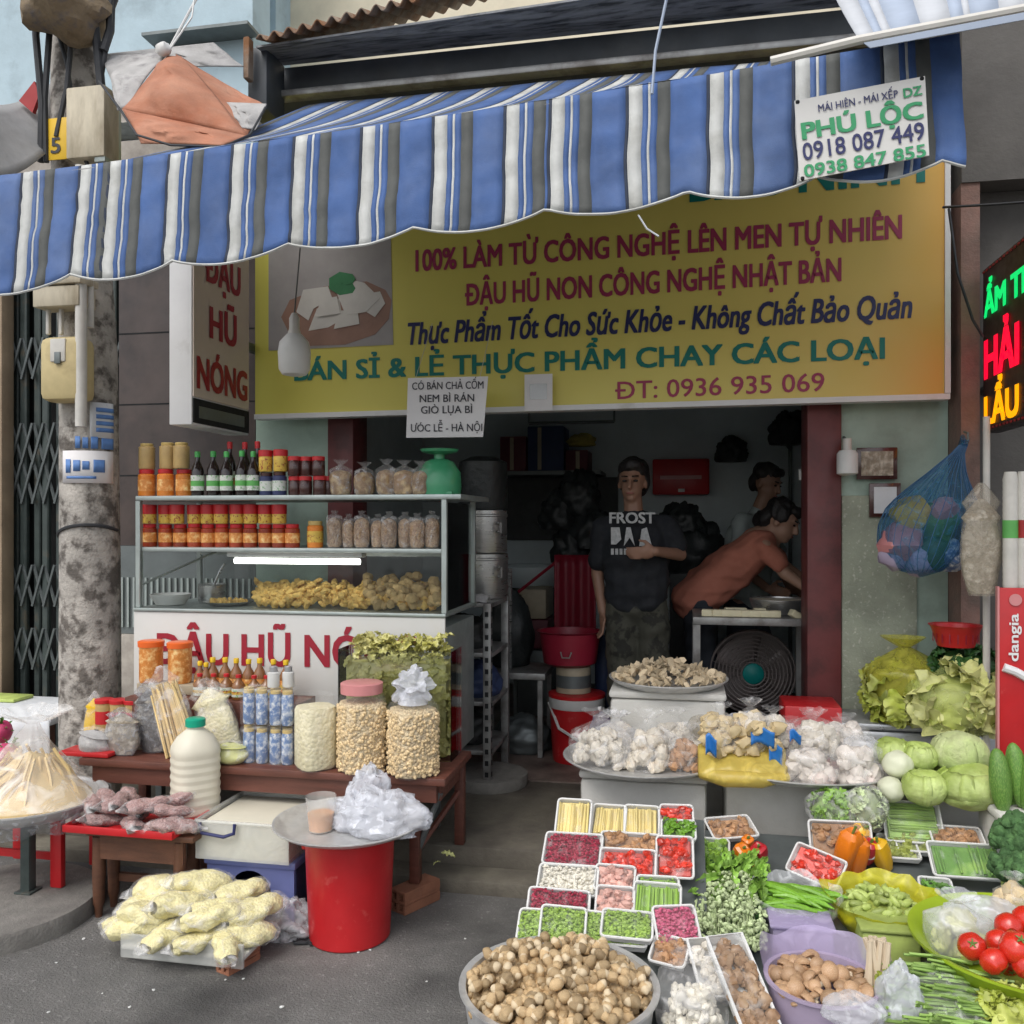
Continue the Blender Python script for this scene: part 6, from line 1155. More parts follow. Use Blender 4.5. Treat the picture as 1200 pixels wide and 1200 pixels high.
# ginger tray
z3 = t3.z + .008
p = P(870, 925, 3.6); yb2 = thing('ginger_pack', 'yellow mesh pack of pale ginger with open top on the large tray', 'bag', (p.x, 3.65, z3)); a, b = X(818, 3.6), X(922, 3.6)
def yw(u, v):
    x = a + (b - a) * u; bulge = math.sin(math.pi * u) ** .4 * math.sin(math.pi * min(.5 + v * .5, 1)); return (x, 3.57 - .05 * bulge + .02 * MN.noise(V((u * 5, v * 3, 2))) + .1 * v * v, z3 + .012 + .10 * v + .012 * MN.noise(V((u * 7, v * 4, 5))))
obj('yellow_film', MB(grid(yw, 40, 14)), 'film_yellow_soft', yb2, solid=.003)
obj('yellow_roll', MB(tube([(a + .01, 3.58, z3 + .02), (a + .1, 3.53, z3 + .02), (b - .1, 3.53, z3 + .022), (b, 3.58, z3 + .025)], [.02, .032, .03, .018], 10)), 'film_yellow_soft', yb2)
mb = MB(); sg_ = [sph(8, 6, .55, 1.7, k) for k in range(4)]
for i in range(80): mb.add(RN.choice(sg_), T((RN.uniform(a + .03, b - .02), RN.uniform(3.6, 3.8), z3 + .05 + .17 * RN.random()), (RN.uniform(0, 6), RN.uniform(0, 6), 0), (.034, .026, .022)))
obj('ginger', mb, 'ginger', yb2)
for i, (px, Y, s, mt, lb) in enumerate(((845, 3.64, .07, 'pale_mush', 'clear bag of pale ginger root at the near end of the yellow pack'), (880, 3.68, .075, 'pale_mush', 'clear bag of pale ginger root in the middle of the yellow pack'), (906, 3.74, .06, 'white_mush', 'clear bag of pale ginger root tied with a blue strip'))):
    c = V((X(px, Y), Y, z3 + .10)); bag('ginger_bag', c, s * 2, s * 1.7, s * 2.7, 20 + i, None, lb, 'bag', innerfn=lumps('ginger' if i == 0 else mt, 40, s * 1.7, s * 1.4, s * 1.5, .026, 30 + i), fill=.66)
for i, (px, py, Y, w_, h_) in enumerate(((833, 872, 3.58, 12, 22), (893, 862, 3.62, 26, 20), (908, 882, 3.62, 14, 24), (862, 852, 3.75, 34, 8), (931, 862, 3.6, 12, 12))):
    p = P(px, py, Y); k = m_(1, p); obj('blue_tape', MB(grid(lambda u, v: p + V(((u - .5) * w_ * k, .02 * math.sin(3 * u + v) - .03, (v - .5) * h_ * k + .01 * math.sin(u * 5))), 8, 6)), 'cap_blue' if 'cap_blue' in MATS else pm('cap_blue', (.02, .16, .48), .4, .15), label=('bright blue strip tying the left end ginger bag', 'broad bright blue strip across the middle ginger bag', 'tall bright blue strip at the right end of the yellow pack', 'thin blue edge under the white bag', 'small blue strip beside the garlic packs')[i], cat='tape', solid=.002)
for i, (px, py, Y, w_, h_, mt, lb) in enumerate(((947, 930, 3.60, 62, 50, 'garlic', 'clear pack of white garlic bulbs at the front of the large tray'), (1004, 932, 3.62, 56, 62, 'garlic', 'clear pack of white garlic bulbs next to the cabbages'), (952, 890, 3.78, 70, 58, 'white_mush', 'clear pack of white lotus bulbs behind the front garlic'), (992, 885, 3.84, 50, 50, 'garlic', 'clear pack of garlic at the rear of the tray beside the white bag'))):
    lump_bag(px, py, w_, h_, Y, z3 + (.0 if i < 2 else .05), mt, 'film', lb, seed=40 + i, n=46, sz=.030, nm='garlic_bag', fill=.7, tuft=.3)
crumple('white_bag', (X(870, 3.98), 3.95, .535), (.10, .06, .085), 91, 'film_white', 'bulging white plastic bag standing behind the ginger', 'plastic bag', .35)
for i, (px, Y, z, s, mt, lb) in enumerate(((928, 3.9, .56, .055, 'pink_root', 'bag of tan pink roots behind the garlic near the door post'), (952, 3.88, .57, .06, 'pink_root', 'bag of pink shallots beside the tan roots'), (984, 3.9, .58, .05, 'garlic', 'little white bag of garlic behind the pink shallots'), (908, 3.85, .54, .05, 'brownbits', 'bag of brown dried goods behind the blue strip'))):
    c = V((X(px, Y), Y, z - .05)); bag('root_bag', c, s * 2.1, s * 1.8, s * 2.9, 50 + i, None, lb, 'bag', innerfn=lumps(mt, 34, s * 1.8, s * 1.5, s * 1.6, .025, 55 + i), fill=.66)
crumple('white_bag', (X(1012, 3.68), 3.70, z3 + .07), (.075, .06, .065), 93, 'film_milky', 'rounded milky plastic bag between garlic and cabbages', 'plastic bag', .3)
obj('rear_carton', MB(bb(X(905, 3.96), X(1000, 3.96), 3.93, 4.03, .131, .50, .01)), 'box_foam', label='pale carton behind the large tray carrying root bags', cat='carton') if False else None
obj('red_box', MB(bb(X(918, 4.2), X(985, 4.2), 4.15, 4.4, .131, P(950, 828, 4.15).z, .01)), 'red_plastic', label='red plastic box behind the shallot bags at the door post', cat='box')
# cabbages
z4 = t4.z + .03
def cabbage(px, py, Y, r, label, mat='cabbage', sq=.85, seed=1, cat='cabbage', nm='cabbage', leaves=True):
    c = P(px, py, Y); R_ = m_(r, c); t = thing(nm, label, cat, c)
    mb = MB(); mb.add(sph(30, 20, .12, 1.6, seed), T(c, (.3, .2, seed), (R_, R_, R_ * sq))); obj('heart', mb, mat, t)
    if leaves:
        for k in range(5):
            a = k * 1.256 + seed; mb = MB(grid(lambda u, v: c + V(((1.03 + .02 * math.sin(u * 9 + k)) * R_ * math.cos(a + (u - .5) * 1.7) * math.cos((v - .55) * 1.9), (1.03 + .02 * math.sin(u * 9 + k)) * R_ * math.sin(a + (u - .5) * 1.7) * math.cos((v - .55) * 1.9), R_ * sq * 1.03 * math.sin((v - .55) * 1.9) + .008 * MN.noise(V((u * 6, v * 4, k + seed))))), 14, 10)); obj('leaf', mb, mat, t, solid=.002)
    return t
cabbage(1047, 882, 3.68, 21, 'small pale green cabbage at the tray edge nearest the garlic', seed=1)
cabbage(1077, 886, 3.64, 20, 'small bright green cabbage between two larger heads', seed=2)
cabbage(1124, 882, 3.66, 31, 'large pale cream green cabbage on top of the pile', 'cauli', .8, 3)
cabbage(1083, 922, 3.52, 24, 'medium pale green cabbage at the front tray rim', seed=4)
cabbage(1136, 920, 3.56, 37, 'largest bright green cabbage lying flat under the pale head', 'cabbage', .62, 5)
cabbage(1052, 896, 3.60, 17, 'white green kohlrabi bulb beside the small cabbages', 'kohl', .95, 6, 'kohlrabi', 'kohlrabi', False)
cabbage(1044, 925, 3.54, 15, 'small white kohlrabi at the front rim next to the garlic', 'kohl', .95, 7, 'kohlrabi', 'kohlrabi', False)
for i, (px, py) in enumerate(((1098, 910), (1065, 908), (1108, 905))): cabbage(px, py, 3.74, 22, ('green cabbage hidden in the middle of the pile', 'green cabbage low behind the kohlrabi', 'green cabbage low behind the large heads')[i], seed=8 + i, leaves=False)
# bags behind
c = P(1122, 858, 4.05); c.z = .60; lump = thing('lettuce_bag', 'bulging clear bag of pale yellow green lettuce behind the cabbages', 'bag', c)
def leafball(c, s, n, mat, parent, nm, seed, size=.5):
    rn = random.Random(seed); mb = MB()
    for i in range(n):
        v = V((rn.gauss(0, 1), rn.gauss(0, 1), rn.gauss(0, 1))).normalized(); p = V((c.x + v.x * s[0] * .86, c.y + v.y * s[1] * .86, c.z + v.z * s[2] * .86))
        e = v.to_track_quat('Z', 'X').to_euler(); k = size * rn.uniform(.7, 1.2) * s[0]; M_ = T(p) @ e.to_matrix().to_4x4() @ T((0, 0, 0), (rn.uniform(-.3, .3), rn.uniform(-.3, .3), rn.uniform(0, 6)), k); mb.add(rn.choice(LEAF), M_)
    return obj(nm, mb, mat, parent, kind='stuff' if n > 100 else None)
k = m_(1, c); s = (46 * k, .15, 36 * k); cc = c + V((0, 0, 36 * k)); mb = MB(); mb.add(sph(26, 18, .3, 1.5, 2), T(cc, s=(s[0] * .9, s[1] * .9, s[2] * .9))); obj('heads', mb, 'lettuce_pale', lump); leafball(cc, s, 46, 'lettuce_pale', lump, 'leaves', 3, .6)
mb = MB(); mb.add(sph(34, 24, .22, 2.2, 5), T(cc, s=(s[0] * 1.1, s[1] * 1.1, s[2] * 1.1))); obj('film', mb, 'film_green', lump, sharp=80)
c = P(1056, 832, 4.22); c.z = .60; lump = thing('lettuce_bag', 'tied yellowish bag of dark green leaves leaning on the stone wall', 'bag', c); k = m_(1, c); cc = c + V((0, 0, 36 * k)); s = (44 * k, .14, 36 * k)
mb = MB(); mb.add(sph(26, 18, .3, 1.5, 7), T(cc, s=(s[0] * .85, s[1] * .85, s[2] * .85))); obj('heads', mb, 'green_olive', lump); leafball(cc, s, 46, 'lettuce', lump, 'leaves', 5, .42)
def yf(u, v):
    a = 2 * math.pi * u; r = (math.sin(min(1, v * 1.25) * math.pi * .5 + .3) ** .6 if v < .6 else max(.13, 1 - ((v - .6) / .28) ** 1.1 * .87) if v < .88 else .13 + .4 * (v - .88) / .12) * (1 + .18 * MN.noise(V((math.cos(a) * 1.8, math.sin(a) * 1.8, v * 3)))); return c + V((r * 48 * k * math.cos(a) - 20 * k * v * v + 22 * k * v, r * .15 * math.sin(a), 100 * k * v))
obj('film', MB(grid(yf, 44, 26, True)), 'film_yellow_thin', lump, sharp=80)
# red basket and greens
c = P(1120, 757, 4.1); t = thing('red_basket', 'small red plastic basket resting on dark leafy greens', 'basket', c); k = m_(1, c)
mb = MB(); mb.add(lathe([(20 * k, 0), (27 * k, 22 * k), (30 * k, 25 * k), (25 * k, 24 * k), (18 * k, 3 * k)], 26), T(c)); obj('bowl', mb, 'red_plastic', t); mb = MB()
for i in range(18): a = i * .349; mb.add(bx(.004, .002, 12 * k, 0, 1, (0, 0, 0)), T(c + V((24.6 * k * math.cos(a), 24.6 * k * math.sin(a), 11 * k)), (0, 0, a + 1.57)))
obj('slots', mb, 'maroon_plastic', t)
g_ = thing('leafy_greens', 'heap of dark green leaves under the red basket', 'greens', P(1130, 800, 4.15)); cc = P(1130, 782, 4.15); leafball(cc, (40 * k, .12, 26 * k), 130, 'leaf_dark', g_, 'leaves', 9, .34); mb = MB(); mb.add(sph(14, 10, .3, 2, 2), T(cc, s=(34 * k, .1, 20 * k))); obj('stems', mb, 'leaf_dark', g_)
# blue mesh bag
hk = P(1130, 517, 4.1); t = thing('mesh_bag', 'bulging blue mesh bag of vegetables hung from a hook on the pier', 'bag', hk); bc = P(1078, 622, 4.12); k = m_(1, bc)
mb = MB(); sgs = [sph(12, 9, .3, 1.6, k_) for k_ in range(3)]
pm('net_blue', (.05, .13, .26), .6, .1)
MT = {'pink_root': [], 'leaf_dark': [], 'pep_yellow': [], 'lilac_plastic': [], 'can_grey': []}
def mbv(u, v):
    a = 2 * math.pi * u; prof = [(0, .02), (.06, .55), (.2, .88), (.38, .97), (.52, .9), (.64, .66), (.78, .34), (.9, .13), (1, .05)]
    for (v0, r0_), (v1, r1_) in zip(prof, prof[1:]):
        if v <= v1: r = r0_ + (r1_ - r0_) * (v - v0) / (v1 - v0); break
    sx_ = (v ** 2.1) * 50 * k; r *= 1 + .10 * MN.noise(V((math.cos(a) * 2, math.sin(a) * 2, v * 2))) + .05 * math.sin(a * 9 + v * 6) * v
    return V((bc.x + r * 54 * k * math.cos(a) + sx_ * (1 if v > 0 else 0), bc.y + r * .14 * math.sin(a) - .02, bc.z - 54 * k + 160 * k * v))
obj('net', MB(grid(mbv, 60, 40, True)), 'film_blue', t, sharp=80)
for i, (dx, dz, s, mt) in enumerate(((-22, -12, 26, 'lid_pink'), (10, -25, 24, 'leaf_dark'), (30, -28, 22, 'label_blue'), (-12, 20, 22, 'pep_yellow'), (16, 8, 26, 'leaf_green'), (-30, -28, 18, 'lilac_plastic'), (24, 22, 18, 'lid_pink'), (-2, -34, 20, 'lilac_plastic'))):
    mb = MB(); mb.add(sgs[i % 3], T(bc + V((dx * k, -.03 + .01 * (i % 3), dz * k)), (i, i * 2, 0), (s * k, .07, s * k * .9))); obj('packed_vegetable', mb, mt, t)
mb = MB()
for i in range(30): mb.add(tube([mbv(i / 30 + .05 * j / 14, .04 + .92 * j / 14) for j in range(15)], .0016, 4))
obj('net_strands', mb, 'net_blue', t)
obj('strap', MB(tube([mbv(.3, .95), hk + V((0, .02, .02)), mbv(.8, .95)], .012, 6)), 'film_blue', t)
obj('hook', MB(tube([hk + V((0, -.05, .0)), hk + V((0, -.05, .03)), hk + V((0, .0, .04))], .005, 6)), 'alu_dark', label='small steel hook on the pier holding the blue mesh bag', cat='hook')
# right edge: pipe, cups, packet, red banner
a = P(1156, 740, 3.98); obj('drain_pipe', MB(tube([(a.x, 3.98, .131), (a.x, 3.98, 1.93)], m_(4, a), 12)), 'pvc', label='thin cream plastic pipe running up beside the hanging packets', cat='pipe')
c = P(1150, 700, 3.85); packet(1150, 698, 46, 132, 3.85, 0, 'mottled', 'film_brown', 'long dusty clear packet hung beside the pipe at the stall edge', 'packet', d=.5)
for i, px in enumerate((1184, 1200)):
    p = P(px, 690, 3.8); k = m_(1, p); t = thing('cup_sleeve', ('long sleeve of white paper cups with a green band above the red banner', 'long sleeve of white paper cups with a red band above the red banner')[i], 'cups', p); mb = MB(); rr = 8 * k
    mb.add(lathe([(rr * .9, 0)] + [(rr * (1 + .03 * (j % 2)), .01 + j * .012) for j in range(36)] + [(rr * .8, .46)], 16), T(p)); obj('cups', mb, 'pvc', t); mb = MB(); mb.add(lathe([(rr * 1.05, .20), (rr * 1.05, .27)], 16, False, False), T(p)); obj('band', mb, 'label_green' if i == 0 else 'red_trim', t)
a, b = P(1171, 890, 3.72), P(1262, 690, 3.72); t = thing('red_banner', 'upright red banner board with white vertical lettering', 'banner', (a.x + .1, 3.72, a.z)); obj('board', MB(bb(a.x, b.x, 3.72, 3.735, a.z, b.z, .003)), 'pep_red' if False else 'red_plastic', t); obj('edge', MB(bb(a.x - .008, a.x - .0005, 3.715, 3.738, a.z - .3, b.z + .005)), 'lid_pink', t)
p = P(1193, 775, 3.715); text('dangia', p, (0, 0, 1), (-1, 0, 0), m_(56, p), m_(11, p), 'txt_white', t, bold=.02)
p = P(1190, 703, 3.716); mb = MB(); mb.add(lathe([(.001, 0), (m_(7, p), .0), (m_(7, p), .002)], 20), T(p, (math.pi / 2, 0, 0))); obj('emblem', mb, 'lid_pink', t); obj('stroke', MB(tube([P(1176, 782, 3.716), P(1190, 787, 3.716), P(1206, 796, 3.716)], m_(5, p), 8)), 'txt_white', t)
# cucumbers and broccoli at the edge
cu_ = Proto(obj('cucumber', MB((lambda s: (s[0] * np.array([1, 1, 1.]), s[1]))(sph(14, 12, .05, 1.4, 1))), 'cuke', org=(0, 0, 0), label='thick green cucumber standing before the red banner', cat='cucumber', group='cucumbers before the red banner'))
for px, py, Y, tl in ((1172, 915, 3.42, .05), (1192, 908, 3.45, -.06), (1208, 915, 3.42, .02), (1183, 922, 3.50, -.1)):
    p = P(px, py, Y); cu_.put(p, (.12, tl, px), (m_(12, p), m_(12, p), m_(38, p)))
fbox(1172, 1260, 3.36, .25, .056 if False else .0, P(1180, 950, 3.40).z, 'pale styrofoam box under the cucumbers at the stall edge')
def broc(px, py, Y, s, label):
    c = P(px, py, Y); R_ = m_(s, c); t = thing('broccoli', label, 'broccoli', c); mb = MB(); sb_ = [sph(9, 7, .35, 2.5, k) for k in range(3)]; rn = random.Random(int(px))
    for i in range(70):
        v = V((rn.gauss(0, 1), rn.gauss(0, 1), abs(rn.gauss(0, 1)) - .25)).normalized(); mb.add(rn.choice(sb_), T(c + v * R_ * .82, s=R_ * rn.uniform(.2, .34)))
    mb.add(sph(12, 8), T(c, s=R_ * .8)); obj('florets', mb, 'broccoli', t); obj('stalk', MB(tube([c, c - V((0, 0, R_ * 1.25))], [R_ * .4, R_ * .3], 10)), 'pod_pale', t)
broc(1196, 985, 3.28, 30, 'dark green broccoli head at the stall edge below the cucumbers'); broc(1180, 1018, 3.18, 20, 'small broccoli floret beside the cucumber pack'); broc(1205, 1025, 3.12, 24, 'low broccoli head behind the white bag of the green basin')
# ---- sloping display
ds = thing('display_stand', 'dark grey sloping display board under the packed trays', 'stand', (.3, 3., 0)); xA, xB, xM = -.42, 1.5, .07
obj('board', MB(prism([(xA, 2.55, .12), (xM, 2.55, .12), (xM, 3.30, .39), (xA + .02, 3.30, .39)], (0, 0, .02))), 'alu_dark', ds)
obj('front_wall', MB(bb(xA + .03, xM, 2.6, 2.62, 0, .12)), 'alu_dark', ds); obj('side_wall', MB(prism([(xM - .02, 2.62, 0), (xM - .02, 3.29, 0), (xM - .02, 3.29, .385), (xM - .02, 2.62, .125)], (.012, 0, 0))), 'alu_dark', ds); lb_ = thing('low_board', 'low grey board under the pod bags and pepper trays', 'board', (.9, 3., 0)); obj('board', MB(prism([(xM + .01, 2.5, .10), (xB, 2.5, .10), (xB, 3.62, .245), (xM + .01, 3.62, .245)], (0, 0, .02))), 'alu_dark', lb_); obj('front_wall', MB(bb(xM + .02, xB, 2.54, 2.56, 0, .10)), 'alu_dark', lb_); obj('rear_wall', MB(bb(xM + .02, xB, 3.58, 3.6, .131, .238)), 'alu_dark', lb_); obj('side_wall', MB(prism([(xA + .02, 2.62, 0), (xA + .02, 3.29, 0), (xA + .02, 3.29, .385), (xA + .02, 2.62, .13)], (.012, 0, 0))), 'alu_dark', ds)
EL = {}
def pack(px, py, w_, h_, tilt, kind, label, rz=0., lift=.035, nm='packed_tray', roll=0.):
    c = S(px, py, lift); k = m_(1, c); el = math.atan2(CH - c.z, c.y); a = rad(tilt); W = w_ * k * 1.05; Hh = h_ * k / max(.3, math.sin(a + el)); t = thing(nm, label, 'packed tray', c)
    M_ = T(c, (a + RN.uniform(-.06, .06), RN.uniform(-.03, .03), rz + RN.uniform(-.05, .05))) @ T((0, 0, 0), (0, roll, 0)); D_ = .022
    mb = MB(); mb.add(bx(W * .9, Hh * .9, .004, .002, 1, (0, 0, 0)), M_)
    rim = [(-W / 2, -Hh / 2), (W / 2, -Hh / 2), (W / 2, Hh / 2), (-W / 2, Hh / 2)]
    inn = [(x * .9, y * .9) for x, y in rim]
    for i in range(4):
        j = (i + 1) % 4; mb.add(prism([(*inn[i], .0), (*inn[j], .0), (*rim[j], D_), (*rim[i], D_)], (0, 0, .003)), M_)
    cr_ = .012; rp = []
    for (sx_, sy_, a0) in ((1, 1, 0), (-1, 1, 90), (-1, -1, 180), (1, -1, 270)):
        for q_ in (0, 30, 60, 90): rp.append((sx_ * (W / 2 - cr_) + cr_ * math.cos(rad(a0 + q_)), sy_ * (Hh / 2 - cr_) + cr_ * math.sin(rad(a0 + q_)), D_ + .002))
    mb.add(tube(rp + [rp[0], rp[1]], .0042, 6), M_); obj('tray', mb, 'foam', t)
    mat, form, n = kind; mb = MB(); rn = random.Random(int(px * 7 + py)); iw, ih = W * .88, Hh * .88
    for i in range(n):
        x, y = rn.uniform(-.5, .5) * iw, rn.uniform(-.5, .5) * ih; z = .014 + .014 * rn.random()
        if form == 'v': s_ = rn.uniform(.004, .006); mb.add(tube([(x, -ih * .46, z), (x + .004 * rn.uniform(-1, 1), ih * rn.uniform(.36, .48), z)], [s_, s_ * .7], 5), M_)
        elif form == 'h': s_ = rn.uniform(.005, .0075); mb.add(tube([(-iw * .46, y, z), (0, y + .003 * rn.uniform(-1, 1), z + .003), (iw * .46, y, z)], [s_ * .5, s_, s_ * .5], 6), M_)
        elif form == 'd': s_ = rn.uniform(.0035, .0055); mb.add(SPH5, M_ @ T((x, y, z), (rn.uniform(0, 6), rn.uniform(0, 6), 0), (s_ * 1.6, s_, s_)))
        elif form == 'b': s_ = rn.uniform(.009, .014); mb.add(rn.choice(LUMP), M_ @ T((x * .9, y * .9, z), (rn.uniform(0, 6), rn.uniform(0, 6), 0), (s_ * 1.4, s_, s_ * .9)))
        elif form == 'l': mb.add(rn.choice(LEAF), M_ @ T((x * .9, y * .9, z + .004), (rn.uniform(-.5, .5), rn.uniform(-.5, .5), rn.uniform(0, 6)), (.024, .014, .02)))
    mb.add(bx(iw, ih, .014, .004, 1, (0, 0, .009)), M_); obj('contents', mb, mat, t, kind='stuff' if n > 100 else None)
    obj('wrap', MB(grid(lambda u, v: M_ @ V(((u - .5) * W, (v - .5) * Hh, D_ + .005 + .006 * math.sin(math.pi * u) * math.sin(math.pi * v) + .002 * MN.noise(V((u * 7, v * 7, px))))), 12, 12)), 'wrap', t)
    return t
SPH5 = sph(6, 5); LUMP = [sph(12, 8, .4, 1.8, k) for k in range(6)]
pack(673, 962, 38, 42, 48, ('corn', 'v', 26), 'upright pack of yellow baby corn at the rear end of the stall', lift=.05); pack(714, 966, 37, 36, 42, ('corn', 'v', 26), 'second pack of yellow baby corn in the rear row'); pack(752, 967, 38, 36, 42, ('corn', 'v', 26), 'third pack of yellow baby corn in the rear row')
pack(793, 962, 36, 26, 34, ('chilli', 'b', 26), 'pack of orange red chillies at the rear row end'); pack(795, 978, 37, 22, 30, ('pod', 'l', 30), 'pack of green leaves under the orange red chillies')
pack(672, 1000, 64, 36, 36, ('beet', 'd', 380), 'wide pack of dark crimson beans in the second row'); pack(739, 994, 66, 24, 34, ('brownbits', 'b', 40), 'wide pack of brown dried slices in the second row'); pack(736, 1016, 62, 30, 36, ('chilli', 'b', 44), 'wide pack of red chilli pieces below the brown slices'); pack(791, 1008, 40, 44, 40, ('chilli', 'b', 36), 'pack of red tomatoes and chillies at the row end')
pack(666, 1036, 66, 32, 34, ('cream_bits', 'd', 300), 'wide pack of cream sliced roots in the middle row'); pack(721, 1034, 44, 28, 34, ('shallot', 'b', 24), 'pack of pink white shallots in the middle row')
pack(655, 1062, 68, 28, 36, ('beet', 'd', 380), 'wide pack of dark red beans in the fourth row'); pack(721, 1062, 42, 34, 36, ('shallot', 'b', 30), 'pack of peeled pink shallots in the fourth row'); pack(771, 1046, 46, 26, 34, ('okra', 'd', 60), 'pack of chopped green pods behind the okra'); pack(770, 1062, 52, 42, 36, ('okra', 'v', 26), 'pack of bright green okra standing in rows')
pack(624, 1090, 30, 38, 40, ('pea', 'd', 260), 'narrow pack of chopped green beans at the stall corner'); pack(697, 1092, 32, 36, 40, ('pea', 'd', 260), 'narrow pack of chopped green beans tucked behind its neighbour'); pack(660, 1088, 50, 40, 42, ('pea', 'd', 420), 'wide pack of chopped green beans in front of two others', lift=.05)
pack(728, 1104, 58, 20, 20, ('pea', 'd', 300), 'lower pack of chopped green beans in the stack of two', lift=.02); pack(735, 1090, 56, 30, 24, ('pea', 'd', 360), 'upper pack of chopped green beans on the stack of two', lift=.055)
pack(792, 1092, 48, 48, 40, ('pinkmeat', 'd', 240), 'tilted pack of pink minced roots leaning on the green bunch', rz=.32, lift=.05)
pack(786, 1120, 40, 30, 30, ('brownbits', 'b', 30), 'pack of orange brown shrimp pieces beside the mushroom basin', rz=-.3)
pack(856, 975, 52, 22, 20, ('brownbits', 'b', 34), 'tilted pack of brown mushrooms below the styrofoam box', rz=.35, lift=.05); pack(836, 1000, 34, 22, 26, ('okra', 'b', 20), 'small pack of pale green pieces beside the orange peppers')
pack(1068, 966, 60, 46, 50, ('bean', 'h', 26), 'upright pack of green bitter cucumber strips under the cabbages', lift=.09); pack(1082, 992, 62, 22, 18, ('green_olive', 'b', 40), 'flat pack of olive green slices under the upright pack', lift=.03); pack(1052, 998, 40, 26, 22, ('green_olive', 'b', 34), 'flat pack of olive green pods next to the peppers', lift=.02)
pack(1133, 1013, 78, 38, 36, ('cuke', 'v', 14), 'pack of whole small cucumbers beside the broccoli', lift=.06); pack(1120, 985, 54, 20, 24, ('brownbits', 'b', 34), 'pack of brown mushrooms behind the small cucumbers', lift=.06)
# peppers
def pepper(px, py, lift, mat, label, s=16, rot=(0, 0, 0), long=1.3):
    c = S(px, py, lift); k = m_(s, c); t = thing('bell_pepper', label, 'pepper', c); Mx = T(c, rot)
    mb = MB(); mb.add(lathe([(.25, -1), (.62, -.95), (.85, -.5), (1., .3), (.92, .8), (.55, .98), (.25, .88)], 24, fn=lambda a, z: 1 + .09 * math.cos(4 * a)), Mx @ T((0, 0, 0), s=(k * .8, k * .8, k * long))); obj('flesh', mb, mat, t)
    obj('stem', MB(tube([Mx @ V((0, 0, k * long * .88)), Mx @ V((.004, 0, k * long * 1.2))], .005, 6)), 'calyx', t)
pack(984, 985, 66, 40, 60, ('brownbits', 'b', 30), 'white tray of dark red and brown pieces leaning behind the peppers', lift=.08)
for a in (((992, 1000), .07, 'pep_orange', 'upright orange bell pepper in the tray of peppers', 17, (.3, .2, 0), 1.9), ((1006, 1003), .06, 'pep_orange', 'second orange bell pepper leaning on the upright one', 14, (.2, -.2, 1), 1.7), ((1004, 978), .09, 'pep_yellow', 'yellow bell pepper at the top of the tray', 14, (.5, .6, 0), 1.2), ((1018, 998), .06, 'pep_red', 'dark red bell pepper between orange and yellow', 13, (.4, .1, 0), 1.2), ((1033, 1002), .05, 'pep_yellow', 'yellow orange pepper at the tray end above the yellow bag', 14, (.3, -.35, 0), 1.5), ((980, 975), .09, 'pep_red', 'small red pepper at the back of the tray', 10, (.4, 0, 0), 1.0),
          ((868, 1000), .05, 'pep_orange', 'round orange pepper beside the green pods', 12, (.6, .3, 0), 1.), ((890, 1000), .05, 'pep_red', 'round red pepper next to the round orange one', 12, (.5, -.2, 0), 1.), ((880, 1016), .03, 'pep_yellow', 'yellow orange pepper low between pods and chives', 10, (.5, 0, 0), 1.), ((876, 988), .06, 'pep_orange', 'small orange pepper behind the round ones', 9, (.5, 0, 0), 1.)): pepper(a[0][0], a[0][1], a[1], a[2], a[3], a[4], a[5], a[6])
pack(958, 1018, 58, 34, 48, ('chilli', 'b', 34), 'tray of red chillies tipped steeply beside the peppers', rz=-.75, lift=.05, roll=.25)
# herb packs
for i, (px, py, w_, h_, s) in enumerate(((978, 950, 56, 40, 1), (1016, 955, 44, 50, 2), (995, 938, 50, 30, 3))):
    c = S(px, py + 14, .12); k = m_(1, c); t = thing('herb_bag', ('clear bag of pale green herbs with white stems above the pepper tray', 'clear bag of grey green herbs beside the bitter cucumber pack', 'clear bag of herbs at the foot of the styrofoam box')[i], 'bag', c)
    cc = c + V((0, .02, h_ * k * .4)); leafball(cc, (w_ * k * .5, .05, h_ * k * .5), 70, ('leaf_bright', 'pepcorn', 'leaf_green')[i], t, 'leaves', 40 + i, .34); mb = MB(); mb.add(sph(14, 10, .3, 2, i), T(cc, s=(w_ * k * .42, .04, h_ * k * .42))); obj('stems', mb, ('bean', 'pepcorn', 'leaf_green')[i], t)
    mb = MB(); mb.add(sph(24, 18, .3, 2.2, i + 4), T(cc, s=(w_ * k * .56, .065, h_ * k * .56))); obj('film', mb, 'film', t, sharp=80)
# flowering chives bunch
c = S(848, 1090, .03); t = thing('chive_bunch', 'thick bunch of green stems with pale buds and broad leaves at the top', 'vegetable bunch', c); mb = MB(); mb2 = MB(); mb3 = MB()
for i in range(60):
    px, py = RN.uniform(806, 892), RN.uniform(1004, 1050); mb2.add(RN.choice(LEAF), T(S(px, py, .05 + .05 * RN.random(), True), (.6 + RN.uniform(-.4, .4), RN.uniform(-.5, .5), 1.3 + RN.uniform(-.7, .7)), (.055, .026, .04)))
for i in range(90):
    px = RN.uniform(818, 880); a = S(px, 1035, .05 + .03 * RN.random(), True); b = S(850 + (px - 850) * 1.35, RN.uniform(1090, 1112), .03 + .04 * RN.random(), True); mb.add(tube([a, a.lerp(b, .5) + V((0, 0, .02)), b], .0028, 4))
bud = sph(6, 5)
for i in range(700):
    py = RN.uniform(1022, 1113); px = 848 + RN.uniform(-1, 1) * (28 + 22 * min(1, (py - 1020) / 50)); mb3.add(bud, T(S(px, py, .07 + .045 * RN.random() * (1 - abs(px - 848) / 60), True), (RN.uniform(0, 3), RN.uniform(0, 3), 0), (.0065, .005, .010)))
obj('stems', mb, 'pepcorn', t); obj('leaves', mb2, 'leaf_bright', t); obj('buds', mb3, 'pepcorn', t, kind='stuff')
